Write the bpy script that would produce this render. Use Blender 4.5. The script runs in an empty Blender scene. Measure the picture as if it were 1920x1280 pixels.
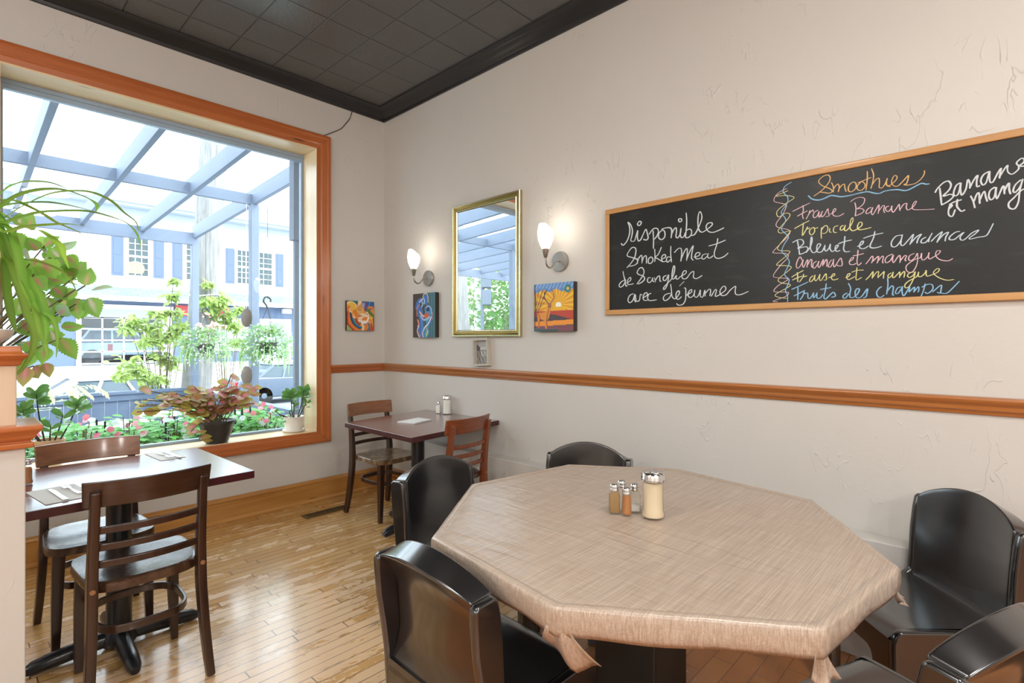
import bpy, bmesh, math, random
import numpy as np
from mathutils import Vector, Matrix, Quaternion, noise
random.seed(11)
scene = bpy.context.scene
COL = scene.collection
PI = math.pi
R = math.radians

# ------------------------------------------------------------------ camera
cam_d = bpy.data.cameras.new('camera')
cam_d.sensor_width = 36.0
cam_d.lens = 986.0 / 1920 * 36.0
cam_d.shift_y = -5.0 / 1920
cam_d.clip_start = 0.05
cam_d.clip_end = 200
cam = bpy.data.objects.new('camera', cam_d)
COL.objects.link(cam)
cam.location = (4.235, -2.75, 1.36)
cam.rotation_euler = (R(90), 0, R(43.35))
scene.camera = cam

# ------------------------------------------------------------------ sky, sun, exposure
scene.view_settings.view_transform = 'Standard'
scene.view_settings.look = 'None'
scene.view_settings.exposure = 0.25
scene.view_settings.gamma = 1.0
scene.view_settings.use_curve_mapping = False
world = bpy.data.worlds.new('sky')
scene.world = world
world.use_nodes = True
bg = world.node_tree.nodes['Background']
bg.inputs['Color'].default_value = (0.80, 0.90, 1.0, 1)
bg.inputs['Strength'].default_value = 5.7

def lamp(name, kind, loc, energy, color, rot=(0, 0, 0), **kw):
    d = bpy.data.lights.new(name, kind)
    d.energy = energy
    d.color = color
    for k, v in kw.items():
        setattr(d, k, v)
    o = bpy.data.objects.new(name, d)
    COL.objects.link(o)
    o.location = loc
    o.rotation_euler = rot
    return o
lamp('sun', 'SUN', (10, 6, 20), 2.0, (1.0, 0.96, 0.90), (R(-20), R(38), 0), angle=R(3))
FILL_GLOBES = [(6.6, -4.4), (5.2, -5.3), (7.3, -2.9), (2.2, -5.4)]       # added globe pendants, out of view, as even fill light
for i, (x, y) in enumerate(FILL_GLOBES):
    lamp('fill_globe_light', 'POINT', (x, y, 2.70), 150, (1.0, 0.975, 0.945), shadow_soft_size=0.12)

FILL_DISCS = [(4.7, -1.9), (3.1, -3.3), (6.3, -1.9)]                  # added round ceiling lamps above and behind the lens, for downward fill light
for i, (x, y) in enumerate(FILL_DISCS):
    lamp('fill_disc_light', 'AREA', (x, y, 3.32), 26, (1.0, 0.965, 0.92), shape='DISK', size=0.5)

# ------------------------------------------------------------------ mesh helpers
class MB:
    def __init__(self):
        self.v, self.f, self.c, self.m = [], [], [], []
    def add(self, vs, fs, col=None, mi=0):
        b = len(self.v)
        self.v += [tuple(p) for p in vs]
        self.f += [tuple(i + b for i in f) for f in fs]
        self.m += [mi] * len(fs)
        if col is None:
            col = (1, 1, 1)
        if isinstance(col, list):
            self.c += col
        else:
            self.c += [col] * len(vs)
        return self
    def box(self, a, b, col=None, mi=0):
        x0, y0, z0 = a
        x1, y1, z1 = b
        vs = [(x0, y0, z0), (x1, y0, z0), (x1, y1, z0), (x0, y1, z0), (x0, y0, z1), (x1, y0, z1), (x1, y1, z1), (x0, y1, z1)]
        return self.add(vs, [(0, 3, 2, 1), (4, 5, 6, 7), (0, 1, 5, 4), (1, 2, 6, 5), (2, 3, 7, 6), (3, 0, 4, 7)], col, mi)
    def hexa(self, bot, top, col=None, mi=0):
        vs = list(bot) + list(top)
        return self.add(vs, [(0, 3, 2, 1), (4, 5, 6, 7), (0, 1, 5, 4), (1, 2, 6, 5), (2, 3, 7, 6), (3, 0, 4, 7)], col, mi)
    def beam(self, p, q, w, h, up=(0, 0, 1), col=None, mi=0):
        return self.bar([p, q], w, h, up, col, mi)
    def bar(self, pts, w, h, up=(0, 0, 1), col=None, mi=0):
        # rectangular section swept along a path; w across, h along up; w and h may be lists
        pts = [Vector(p) for p in pts]
        n = len(pts)
        up = Vector(up)
        vs, fs = [], []
        for i, p in enumerate(pts):
            t = (pts[min(i + 1, n - 1)] - pts[max(i - 1, 0)]).normalized()
            s = t.cross(up)
            s = s.normalized() if s.length > 1e-6 else Vector((1, 0, 0))
            u = s.cross(t).normalized()
            ww = w[i] if isinstance(w, (list, tuple)) else w
            hh = h[i] if isinstance(h, (list, tuple)) else h
            vs += [p + s * ww / 2 + u * hh / 2, p - s * ww / 2 + u * hh / 2, p - s * ww / 2 - u * hh / 2, p + s * ww / 2 - u * hh / 2]
        for i in range(n - 1):
            for k in range(4):
                a, b = i * 4 + k, i * 4 + (k + 1) % 4
                fs.append((a, b, b + 4, a + 4))
        fs.append((3, 2, 1, 0))
        e = (n - 1) * 4
        fs.append((e, e + 1, e + 2, e + 3))
        return self.add(vs, fs, col, mi)
    def tube(self, pts, r, n=8, col=None, closed=False, mi=0):
        pts = [Vector(p) for p in pts]
        m = len(pts)
        vs, fs = [], []
        ref = Vector((0.13, 0.27, 0.95))
        for i, p in enumerate(pts):
            if closed:
                t = (pts[(i + 1) % m] - pts[i - 1]).normalized()
            else:
                t = (pts[min(i + 1, m - 1)] - pts[max(i - 1, 0)]).normalized()
            s = t.cross(ref)
            if s.length < 0.15:
                s = t.cross(Vector((0, 1, 0.1)))
            s.normalize()
            u = s.cross(t)
            rr = r[i] if isinstance(r, (list, tuple)) else r
            for k in range(n):
                a = 2 * PI * k / n
                vs.append(p + (s * math.cos(a) + u * math.sin(a)) * rr)
        for i in range(m if closed else m - 1):
            j = (i + 1) % m
            for k in range(n):
                fs.append((i * n + k, i * n + (k + 1) % n, j * n + (k + 1) % n, j * n + k))
        if not closed:
            fs.append(tuple(range(n - 1, -1, -1)))
            fs.append(tuple((m - 1) * n + k for k in range(n)))
        return self.add(vs, fs, col, mi)
    def lathe(self, prof, n=24, c=(0, 0, 0), col=None, axis='z', mi=0):
        vs, fs = [], []
        for (r, z) in prof:
            for k in range(n):
                a = 2 * PI * k / n
                if axis == 'z':
                    vs.append((c[0] + r * math.cos(a), c[1] + r * math.sin(a), c[2] + z))
                elif axis == 'y':
                    vs.append((c[0] + r * math.cos(a), c[1] + z, c[2] + r * math.sin(a)))
                else:
                    vs.append((c[0] + z, c[1] + r * math.cos(a), c[2] + r * math.sin(a)))
        for i in range(len(prof) - 1):
            for k in range(n):
                fs.append((i * n + k, i * n + (k + 1) % n, (i + 1) * n + (k + 1) % n, (i + 1) * n + k))
        if prof[0][0] > 1e-6:
            fs.append(tuple(range(n - 1, -1, -1)))
        if prof[-1][0] > 1e-6:
            fs.append(tuple((len(prof) - 1) * n + k for k in range(n)))
        return self.add(vs, fs, col, mi)
    def prism(self, poly, axis, a, b, col=None, mi=0):
        # polygon in the two other axes, extruded along axis from a to b
        def P(u, v, w):
            return {'x': (w, u, v), 'y': (u, w, v), 'z': (u, v, w)}[axis]
        n = len(poly)
        vs = [P(u, v, a) for u, v in poly] + [P(u, v, b) for u, v in poly]
        fs = [tuple(range(n - 1, -1, -1)), tuple(range(n, 2 * n))]
        fs += [(i, (i + 1) % n, (i + 1) % n + n, i + n) for i in range(n)]
        return self.add(vs, fs, col, mi)
    def ell(self, c, r, n=12, m=8, col=None, mi=0):
        vs, fs = [], []
        for i in range(m + 1):
            t = PI * i / m
            for k in range(n):
                a = 2 * PI * k / n
                vs.append((c[0] + r[0] * math.sin(t) * math.cos(a), c[1] + r[1] * math.sin(t) * math.sin(a), c[2] + r[2] * math.cos(t)))
        for i in range(m):
            for k in range(n):
                fs.append((i * n + k, (i + 1) * n + k, (i + 1) * n + (k + 1) % n, i * n + (k + 1) % n))
        return self.add(vs, fs, col, mi)
    def leaf(self, p, q, w, up=(0, 0, 1), c_mid=(0.3, 0.5, 0.1), c_edge=None, c_vein=None, n=6, serr=0.0, droop=0.0, fold=0.15, peak=0.42, wid=None, sharp=0.8):
        # one leaf from base p to tip q
        p, q, up = Vector(p), Vector(q), Vector(up)
        ax = q - p
        L = ax.length
        t = ax / max(L, 1e-6)
        s = t.cross(up)
        s = s.normalized() if s.length > 1e-4 else Vector((1, 0, 0))
        u = s.cross(t).normalized()
        c_edge = c_edge or c_mid
        c_vein = c_vein or c_mid
        vs, cs, fs = [], [], []
        for i in range(n + 1):
            f = i / n
            hw = w / 2 * math.sin(PI * f ** (math.log(0.5) / math.log(peak))) ** sharp
            if wid:
                hw = w / 2 * wid(f)
            if serr and 0 < i < n:
                hw *= 1 + serr * (1 if i % 2 else -1)
            ce = p + t * (L * f) - u * (droop * L * f * f)
            for k, g in enumerate((-1, -0.36, 0, 0.36, 1)):
                vs.append(ce + s * (hw * g) + u * (abs(g) * hw * fold))
                tip = min(1, max(0, (f - 0.35) / 0.5))
                if k in (0, 4):
                    cs.append(c_edge)
                elif k == 2:
                    cs.append(tuple(a * (1 - tip) + b * tip for a, b in zip(c_vein, c_edge)))
                else:
                    cs.append(tuple(a * (1 - tip) + b * tip for a, b in zip(c_mid, c_edge)))
        for i in range(n):
            for k in range(4):
                a = i * 5 + k
                fs.append((a, a + 1, a + 6, a + 5))
        return self.add(vs, fs, cs)
    def strap(self, pts, w, up=(0, 0, 1), c_a=(0.2, 0.4, 0.05), c_b=None, fold=0.25):
        pts = [Vector(p) for p in pts]
        n = len(pts)
        c_b = c_b or c_a
        vs, cs, fs = [], [], []
        s0 = None
        for i, p in enumerate(pts):
            t = (pts[min(i + 1, n - 1)] - pts[max(i - 1, 0)]).normalized()
            s = t.cross(Vector(up))
            if s.length < 0.1:
                s = s0 or Vector((1, 0, 0))
            s.normalize()
            if s0 is not None and s.dot(s0) < 0:
                s = -s
            s0 = s
            u = s.cross(t)
            f = i / (n - 1)
            hw = w / 2 * (0.75 + 0.5 * min(f * 3, 1)) * min(1, (1 - f) * 2.6 + 0.04)
            vs += [p - s * hw + u * hw * fold, p, p + s * hw + u * hw * fold]
            cs += [c_a, c_b, c_a]
        for i in range(n - 1):
            for k in range(2):
                a = i * 3 + k
                fs.append((a, a + 1, a + 4, a + 3))
        return self.add(vs, fs, cs)
    def build(self, name, mat, parent=None, smooth=False, bevel=0, seg=2, color=False, angle=35):
        me = bpy.data.meshes.new(name)
        me.from_pydata(self.v, [], self.f)
        mats = mat if isinstance(mat, (list, tuple)) else [mat]
        for m in mats:
            me.materials.append(m)
        if len(mats) > 1:
            me.polygons.foreach_set('material_index', self.m)
        if smooth:
            me.polygons.foreach_set('use_smooth', [True] * len(me.polygons))
        if color:
            at = me.color_attributes.new('Col', 'FLOAT_COLOR', 'POINT')
            at.data.foreach_set('color', [x for c in self.c for x in (c[0], c[1], c[2], 1.0)])
        me.update()
        o = bpy.data.objects.new(name, me)
        COL.objects.link(o)
        if parent is not None:
            o.parent = parent
        if bevel:
            b = o.modifiers.new('edge', 'BEVEL')
            b.width = bevel
            b.segments = seg
            b.limit_method = 'ANGLE'
            b.angle_limit = R(angle)
            for pl in me.polygons:
                pl.use_smooth = True
            w = o.modifiers.new('normals', 'WEIGHTED_NORMAL')
            w.keep_sharp = True
        elif smooth:
            e = None
            try:
                me.set_sharp_from_angle(angle=R(50))
            except Exception:
                pass
        return o

def smooth_path(pts, k=6, closed=False):
    P = [Vector(p) for p in pts]
    n = len(P)
    if n < 3:
        return P
    out = []
    rng = range(n if closed else n - 1)
    for i in rng:
        if closed:
            a, b, c, d = P[i - 1], P[i], P[(i + 1) % n], P[(i + 2) % n]
        else:
            a, b, c, d = P[max(i - 1, 0)], P[i], P[i + 1], P[min(i + 2, n - 1)]
        for j in range(k):
            t = j / k
            out.append(0.5 * ((2 * b) + (c - a) * t + (2 * a - 5 * b + 4 * c - d) * t * t + (3 * b - a - 3 * c + d) * t ** 3))
    if not closed:
        out.append(P[-1])
    return out

def tag(o, label=None, cat=None, group=None, kind=None):
    if label: o['label'] = label
    if cat: o['category'] = cat
    if group: o['group'] = group
    if kind: o['kind'] = kind
    return o
def thing(name, label, cat, loc=(0, 0, 0), rz=0, group=None):
    o = bpy.data.objects.new(name, None)
    o.empty_display_size = 0.1
    COL.objects.link(o)
    o.location = loc
    o.rotation_euler = (0, 0, rz)
    return tag(o, label, cat, group)
def structure(o):
    o['kind'] = 'structure'
    return o
def children(o):
    return [c for c in bpy.data.objects if c.parent == o]
def copy_tree(o, parent=None):
    c = o.copy()
    COL.objects.link(c)
    if parent is not None:
        c.parent = parent
    for ch in children(o):
        copy_tree(ch, c)
    return c
def place_copy(src, label, loc, rz=0, group=None):
    c = copy_tree(src)
    c.location = loc
    c.rotation_euler = (0, 0, rz)
    c['label'] = label
    if group: c['group'] = group
    return c
def rrect(x0, y0, x1, y1, r, n=5):
    pts = []
    for (cx, cy, a0) in ((x1 - r, y1 - r, 0), (x0 + r, y1 - r, 90), (x0 + r, y0 + r, 180), (x1 - r, y0 + r, 270)):
        for k in range(n + 1):
            a = R(a0 + 90 * k / n)
            pts.append((cx + r * math.cos(a), cy + r * math.sin(a)))
    return pts

# ------------------------------------------------------------------ materials
class NT:
    def __init__(self, name):
        self.mat = bpy.data.materials.new(name)
        self.mat.use_nodes = True
        self.t = self.mat.node_tree
        self.t.nodes.clear()
        self.out = self.t.nodes.new('ShaderNodeOutputMaterial')
    def n(self, typ, **kw):
        nd = self.t.nodes.new(typ)
        for k, v in kw.items():
            setattr(nd, k, v)
        return nd
    def put(self, sock, v):
        if isinstance(v, bpy.types.NodeSocket):
            self.t.links.new(v, sock)
        elif v is not None:
            if hasattr(sock, 'default_value'):
                try:
                    sock.default_value = v
                except Exception:
                    sock.default_value = tuple(v) + (1,)
    def math(self, op, a, b=None, c=None):
        nd = self.n('ShaderNodeMath', operation=op)
        self.put(nd.inputs[0], a)
        if b is not None: self.put(nd.inputs[1], b)
        if c is not None: self.put(nd.inputs[2], c)
        return nd.outputs[0]
    def mix(self, f, a, b, blend='MIX'):
        nd = self.n('ShaderNodeMix', data_type='RGBA', blend_type=blend)
        self.put(nd.inputs[0], f)
        self.put(nd.inputs[6], a if not isinstance(a, tuple) else a + (1,) if len(a) == 3 else a)
        self.put(nd.inputs[7], b if not isinstance(b, tuple) else b + (1,) if len(b) == 3 else b)
        return nd.outputs[2]
    def ramp(self, f, stops):
        nd = self.n('ShaderNodeValToRGB')
        el = nd.color_ramp.elements
        while len(el) > 1: el.remove(el[-1])
        for i, (p, c) in enumerate(stops):
            e = el[0] if i == 0 else el.new(p)
            e.position = p
            e.color = tuple(c) + (1,) if len(c) == 3 else c
        self.put(nd.inputs[0], f)
        return nd.outputs[0]
    def coord(self, kind='Object'):
        return self.n('ShaderNodeTexCoord').outputs[kind]
    def map(self, v, scale=(1, 1, 1), rot=(0, 0, 0), loc=(0, 0, 0)):
        nd = self.n('ShaderNodeMapping')
        self.put(nd.inputs['Vector'], v)
        nd.inputs['Scale'].default_value = scale
        nd.inputs['Rotation'].default_value = rot
        nd.inputs['Location'].default_value = loc
        return nd.outputs[0]
    def noise(self, v, scale=5, detail=3, rough=0.5, dist=0):
        nd = self.n('ShaderNodeTexNoise')
        self.put(nd.inputs['Vector'], v)
        nd.inputs['Scale'].default_value = scale
        nd.inputs['Detail'].default_value = detail
        nd.inputs['Roughness'].default_value = rough
        nd.inputs['Distortion'].default_value = dist
        return nd.outputs[0]
    def bump(self, h, strength=0.2, dist=0.01):
        nd = self.n('ShaderNodeBump')
        nd.inputs['Strength'].default_value = strength
        nd.inputs['Distance'].default_value = dist
        self.put(nd.inputs['Height'], h)
        return nd.outputs[0]
    def principled(self, col, rough=0.5, metal=0.0, normal=None, coat=0.0, coat_rough=0.1, spec=None, emis=None, estr=0.0, alpha=None, sheen=None, coat_normal=None, ior=None):
        b = self.n('ShaderNodeBsdfPrincipled')
        self.put(b.inputs['Base Color'], col)
        self.put(b.inputs['Roughness'], rough)
        self.put(b.inputs['Metallic'], metal)
        if normal is not None: self.put(b.inputs['Normal'], normal)
        if coat is not None: self.put(b.inputs['Coat Weight'], coat)
        self.put(b.inputs['Coat Roughness'], coat_rough)
        if coat_normal is not None: self.put(b.inputs['Coat Normal'], coat_normal)
        if ior: b.inputs['IOR'].default_value = ior
        if spec is not None: self.put(b.inputs['Specular IOR Level'], spec)
        if emis is not None:
            self.put(b.inputs['Emission Color'], emis)
            b.inputs['Emission Strength'].default_value = estr
        return b.outputs[0]
    def done(self, sh):
        self.t.links.new(sh, self.out.inputs[0])
        return self.mat

def plain(name, col, rough=0.5, metal=0.0, coat=0.0, spec=None, var=0.06, vscale=6, bump=0.0, bscale=80, emis=None, estr=0, coat_rough=0.1, ior=None):
    t = NT(name)
    v = t.coord()
    nz = t.noise(v, vscale, 3)
    c = t.mix(nz, tuple(max(0, x * (1 - var)) for x in col), tuple(min(1, x * (1 + var)) for x in col))
    nm = t.bump(t.noise(v, bscale, 2), bump, 0.003) if bump else None
    return t.done(t.principled(c, rough, metal, nm, coat, coat_rough, spec, emis, estr, ior=ior))

def wood(name, c1, c2, axis='x', scale=1.0, rough=0.35, coat=0.3, knots=False, coat_rough=0.12, bump=0.0):
    t = NT(name)
    v = t.coord()
    s = {'x': (1.2, 22, 22), 'y': (22, 1.2, 22), 'z': (22, 22, 1.2)}[axis]
    m = t.map(v, tuple(k * scale for k in s))
    g = t.noise(m, 1.6, 5, 0.62, 0.6)
    big = t.noise(t.map(v, tuple(k * scale * 0.22 for k in s)), 1.3, 2)
    f = t.math('ADD', t.math('MULTIPLY', g, 0.65), t.math('MULTIPLY', big, 0.35))
    c = t.ramp(f, [(0.3, c1), (0.68, c2)])
    if knots:
        vo = t.n('ShaderNodeTexVoronoi')
        ks = {'x': (0.9, 7, 7), 'y': (7, 0.9, 7), 'z': (7, 7, 0.9)}[axis]
        t.put(vo.inputs['Vector'], t.map(v, tuple(k * 0.75 for k in ks)))
        vo.inputs['Scale'].default_value = 2.0
        k = t.ramp(vo.outputs['Distance'], [(0.035, (1, 1, 1)), (0.09, (0, 0, 0))])
        c = t.mix(k, c, tuple(x * 0.32 for x in c1))
    nm = t.bump(g, bump, 0.002) if bump else None
    return t.done(t.principled(c, rough, 0, nm, coat, coat_rough))

def leafmat(name, rough=0.45, trans=0.35):
    t = NT(name)
    a = t.n('ShaderNodeVertexColor', layer_name='Col').outputs[0]
    p = t.principled(a, rough)
    tr = t.n('ShaderNodeBsdfTranslucent')
    t.put(tr.inputs[0], t.mix(0.35, a, (0.75, 0.95, 0.25), 'MIX'))
    mx = t.n('ShaderNodeMixShader')
    mx.inputs[0].default_value = trans
    t.t.links.new(p, mx.inputs[1])
    t.t.links.new(tr.outputs[0], mx.inputs[2])
    return t.done(mx.outputs[0])

def vcol(name, rough=0.5, coat=0.0, bump=0.0, bscale=120):
    t = NT(name)
    a = t.n('ShaderNodeVertexColor', layer_name='Col').outputs[0]
    nm = t.bump(t.noise(t.coord(), bscale, 3), bump, 0.003) if bump else None
    return t.done(t.principled(a, rough, 0, nm, coat))

def clear_glass(name, tint=(1, 1, 1), ior=1.45, rough=0.0, gain=1.0):
    t = NT(name)
    tr = t.n('ShaderNodeBsdfTransparent')
    tr.inputs[0].default_value = tint + (1,)
    gl = t.n('ShaderNodeBsdfGlossy')
    gl.inputs['Roughness'].default_value = rough
    lw = t.n('ShaderNodeLayerWeight')
    lw.inputs[0].default_value = 0.5
    f0 = ((ior - 1) / (ior + 1)) ** 2
    fr = t.math('ADD', f0, t.math('MULTIPLY', t.math('POWER', lw.outputs['Facing'], 5.0), 1 - f0))
    mx = t.n('ShaderNodeMixShader')
    t.put(mx.inputs[0], t.math('MULTIPLY', fr, gain))
    t.t.links.new(tr.outputs[0], mx.inputs[1])
    t.t.links.new(gl.outputs[0], mx.inputs[2])
    return t.done(mx.outputs[0])

M = {}
def wall_paint(name, col):
    t = NT(name)
    v = t.coord()
    n1 = t.noise(v, 1.6, 3)
    c = t.mix(n1, tuple(x * 0.955 for x in col), tuple(min(1, x * 1.035) for x in col))
    # trowel ridges: short thin marks in scattered places
    m = t.map(v, (5, 5, 2.2), (0, R(28), 0))
    w = t.noise(m, 2.3, 2, 0.5, 0.8)
    ridge = t.ramp(t.math('ABSOLUTE', t.math('SUBTRACT', w, 0.5)), [(0.0, (1, 1, 1)), (0.016, (0, 0, 0))])
    where = t.ramp(t.noise(v, 1.15, 2), [(0.53, (0, 0, 0)), (0.6, (1, 1, 1))])
    where2 = t.ramp(t.noise(t.map(v, (1, 1, 1), (0, 0, 0), (7, 3, 1)), 7, 2), [(0.5, (0, 0, 0)), (0.56, (1, 1, 1))])
    h = t.math('MULTIPLY', t.math('MULTIPLY', ridge, where), where2)
    h = t.math('ADD', t.math('MULTIPLY', h, 0.75), t.math('MULTIPLY', t.noise(v, 14, 4), 0.30))
    fine = t.noise(v, 160, 2)
    h = t.math('ADD', h, t.math('MULTIPLY', fine, 0.05))
    nm = t.bump(h, 0.42, 0.012)
    return t.done(t.principled(c, 0.55, 0, nm))
M['wall'] = wall_paint('wall_paint_beige', (0.605, 0.58, 0.54))

def ceiling_mat():
    t = NT('black_ceiling_tiles')
    sp = t.n('ShaderNodeSeparateXYZ')
    t.put(sp.inputs[0], t.coord())
    gs = []
    for ax, off, pit in ((0, 0.058, 0.316), (1, 0.175, 0.313)):
        f = t.math('FRACT', t.math('ADD', t.math('DIVIDE', t.math('SUBTRACT', sp.outputs[ax], off), pit), 200.0))
        gs.append(t.math('MINIMUM', f, t.math('SUBTRACT', 1.0, f)))
    d = t.math('MINIMUM', gs[0], gs[1])
    groove = t.ramp(d, [(0.006, (0, 0, 0)), (0.016, (1, 1, 1))])
    v = t.coord()
    h = t.math('ADD', t.math('MULTIPLY', groove, 1.0), t.math('MULTIPLY', t.noise(v, 55, 3), 0.42))
    col = t.mix(groove, (0.006, 0.006, 0.007), (0.075, 0.075, 0.077))
    return t.done(t.principled(col, 0.30, 0, t.bump(h, 0.55, 0.006), ior=1.7))
M['ceiling'] = ceiling_mat()
M['black_trim'] = plain('black_gloss_paint', (0.016, 0.016, 0.018), 0.3)
M['cherry_y'] = wood('orange_pine_along_y', (0.33, 0.080, 0.018), (0.52, 0.155, 0.038), 'y', 1, 0.32, 0.35, True)
M['cherry_x'] = wood('orange_pine_along_x', (0.33, 0.105, 0.022), (0.50, 0.19, 0.05), 'x', 1, 0.32, 0.35, True)
M['cherry_z'] = wood('orange_pine_upright', (0.34, 0.085, 0.019), (0.53, 0.165, 0.042), 'z', 1, 0.32, 0.35, True)
M['base_y'] = wood('honey_pine_along_y', (0.36, 0.15, 0.03), (0.55, 0.27, 0.07), 'y', 1, 0.3, 0.4, True)
M['pale_y'] = wood('pale_pine_along_y', (0.74, 0.54, 0.30), (0.85, 0.70, 0.46), 'y', 0.7, 0.35, 0.2, True)
M['pale_z'] = wood('pale_pine_upright', (0.74, 0.56, 0.33), (0.84, 0.70, 0.48), 'z', 0.7, 0.35, 0.2, True)
M['pergola'] = plain('blue_grey_timber_paint', (0.145, 0.18, 0.245), 0.6, var=0.08, vscale=3, bump=0.25, bscale=60)
M['fence'] = plain('slate_blue_fence_paint', (0.115, 0.155, 0.23), 0.6, var=0.08, vscale=3)
M['sash'] = plain('blue_grey_sash_paint', (0.30, 0.39, 0.50), 0.4)
M['glass'] = clear_glass('window_glass', (0.97, 0.99, 0.98), 1.45, 0.0, 1.0)

def floor_mat():
    t = NT('worn_strip_oak')
    v = t.coord()
    sp = t.n('ShaderNodeSeparateXYZ')
    t.put(sp.inputs[0], v)
    x, y = sp.outputs[0], sp.outputs[1]
    W = 0.0575
    fx0 = t.math('DIVIDE', t.math('ADD', x, 20.0), W)
    strip = t.math('FLOOR', fx0)
    fx = t.math('FRACT', fx0)
    wn = t.n('ShaderNodeTexWhiteNoise', noise_dimensions='1D')
    t.put(wn.inputs['W'], strip)
    yy = t.math('DIVIDE', t.math('ADD', t.math('ADD', y, 30.0), t.math('MULTIPLY', wn.outputs[0], 5.0)), 0.95)
    plank = t.math('FLOOR', yy)
    fy = t.math('FRACT', yy)
    wn2 = t.n('ShaderNodeTexWhiteNoise', noise_dimensions='2D')
    cb = t.n('ShaderNodeCombineXYZ')
    t.put(cb.inputs[0], strip)
    t.put(cb.inputs[1], plank)
    t.put(wn2.inputs['Vector'], cb.outputs[0])
    rnd = wn2.outputs[0]
    gx = t.math('MINIMUM', fx, t.math('SUBTRACT', 1.0, fx))
    gy = t.math('MINIMUM', fy, t.math('SUBTRACT', 1.0, fy))
    gapn = t.math('ADD', 0.010, t.math('MULTIPLY', t.noise(v, 3.0, 3), 0.05))
    gap = t.math('MAXIMUM', t.math('LESS_THAN', gx, gapn), t.math('LESS_THAN', gy, 0.0025))
    grain = t.noise(t.map(v, (46, 2.6, 1)), 1.5, 5, 0.6, 0.5)
    # old varnish worn off in patches that follow the strips
    off = t.n('ShaderNodeCombineXYZ')
    t.put(off.inputs[1], t.math('MULTIPLY', rnd, 1.2))
    va = t.n('ShaderNodeVectorMath', operation='ADD')
    t.put(va.inputs[0], v)
    t.put(va.inputs[1], off.outputs[0])
    wear1 = t.noise(t.map(va.outputs[0], (6.5, 2.4, 1)), 1.25, 5, 0.66, 0.4)
    lane = t.n('ShaderNodeVectorMath', operation='DISTANCE')
    t.put(lane.inputs[0], t.map(v, (1, 0.8, 0)))
    lane.inputs[1].default_value = (1.95, -1.38, 0)
    near = t.ramp(lane.outputs['Value'], [(0.25, (1, 1, 1)), (1.25, (0, 0, 0))])
    wearv = t.math('ADD', wear1, t.math('MULTIPLY', near, 0.155))
    worn = t.ramp(wearv, [(0.565, (0, 0, 0)), (0.60, (1, 1, 1))])
    base = t.ramp(rnd, [(0.0, (0.53, 0.285, 0.085)), (0.5, (0.63, 0.37, 0.125)), (1.0, (0.69, 0.435, 0.17))])
    base = t.mix(t.math('MULTIPLY', grain, 0.75), base, (0.40, 0.20, 0.06))
    pale = t.mix(grain, (0.80, 0.57, 0.35), (0.68, 0.44, 0.23))
    col = t.mix(t.math('MULTIPLY', worn, 0.85), base, pale)
    dirt = t.ramp(t.noise(t.map(va.outputs[0], (14, 2.5, 1)), 1.1, 5, 0.7), [(0.60, (0, 0, 0)), (0.68, (1, 1, 1))])
    col = t.mix(t.math('MULTIPLY', t.math('MULTIPLY', dirt, near), 0.75), col, (0.16, 0.10, 0.06))
    # warm orange block parquet on the table side of the room
    br = t.n('ShaderNodeTexBrick')
    br.offset = 0.5
    t.put(br.inputs['Vector'], t.map(v, (1, 1, 1), (0, 0, R(90))))
    br.inputs['Scale'].default_value = 1.0
    br.inputs['Brick Width'].default_value = 0.26
    br.inputs['Row Height'].default_value = 0.085
    br.inputs['Mortar Size'].default_value = 0.0016
    br.inputs['Color1'].default_value = (0.62, 0.25, 0.06, 1)
    br.inputs['Color2'].default_value = (0.50, 0.17, 0.035, 1)
    br.inputs['Mortar'].default_value = (0.10, 0.04, 0.015, 1)
    pq = t.mix(t.math('MULTIPLY', grain, 0.5), br.outputs[0], (0.44, 0.16, 0.04))
    zone = t.math('GREATER_THAN', x, 2.62)
    col = t.mix(t.math('MULTIPLY', gap, t.math('SUBTRACT', 1.0, zone)), t.mix(zone, col, pq), (0.13, 0.065, 0.025))
    rough = t.math('ADD', 0.17, t.math('MULTIPLY', worn, 0.16))
    rough = t.math('ADD', rough, t.math('MULTIPLY', t.noise(v, 9, 3), 0.12))
    h = t.math('SUBTRACT', t.math('MULTIPLY', grain, 0.15), t.math('ADD', t.math('MULTIPLY', gap, 0.7), t.math('MULTIPLY', worn, 0.12)))
    h = t.math('ADD', h, t.math('MULTIPLY', t.noise(t.map(v, (14, 3, 1)), 1.5, 3), 0.6))
    nm = t.bump(h, 0.35, 0.003)
    return t.done(t.principled(col, rough, 0, nm, 0.6, 0.14, ior=1.6))
M['floor'] = floor_mat()

M['black_chair'] = plain('black_lacquer', (0.0065, 0.0065, 0.0075), 0.22, coat=0.6, var=0.1, coat_rough=0.13, ior=1.85)
M['dark_wood'] = wood('dark_walnut_stain', (0.016, 0.006, 0.0035), (0.052, 0.021, 0.011), 'z', 1.3, 0.28, 0.4)
M['dark_wood_x'] = wood('dark_walnut_stain_crosswise', (0.018, 0.007, 0.004), (0.066, 0.027, 0.013), 'x', 1.3, 0.28, 0.4)
M['mid_wood_x'] = wood('walnut_figured_crosswise', (0.10, 0.032, 0.012), (0.30, 0.115, 0.04), 'x', 0.8, 0.3, 0.4)
M['red_wood'] = wood('red_brown_stain', (0.12, 0.026, 0.008), (0.24, 0.062, 0.02), 'z', 1.2, 0.3, 0.4)
M['red_wood_x'] = wood('red_brown_stain_crosswise', (0.12, 0.026, 0.008), (0.26, 0.07, 0.022), 'x', 1.2, 0.3, 0.4)
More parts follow.
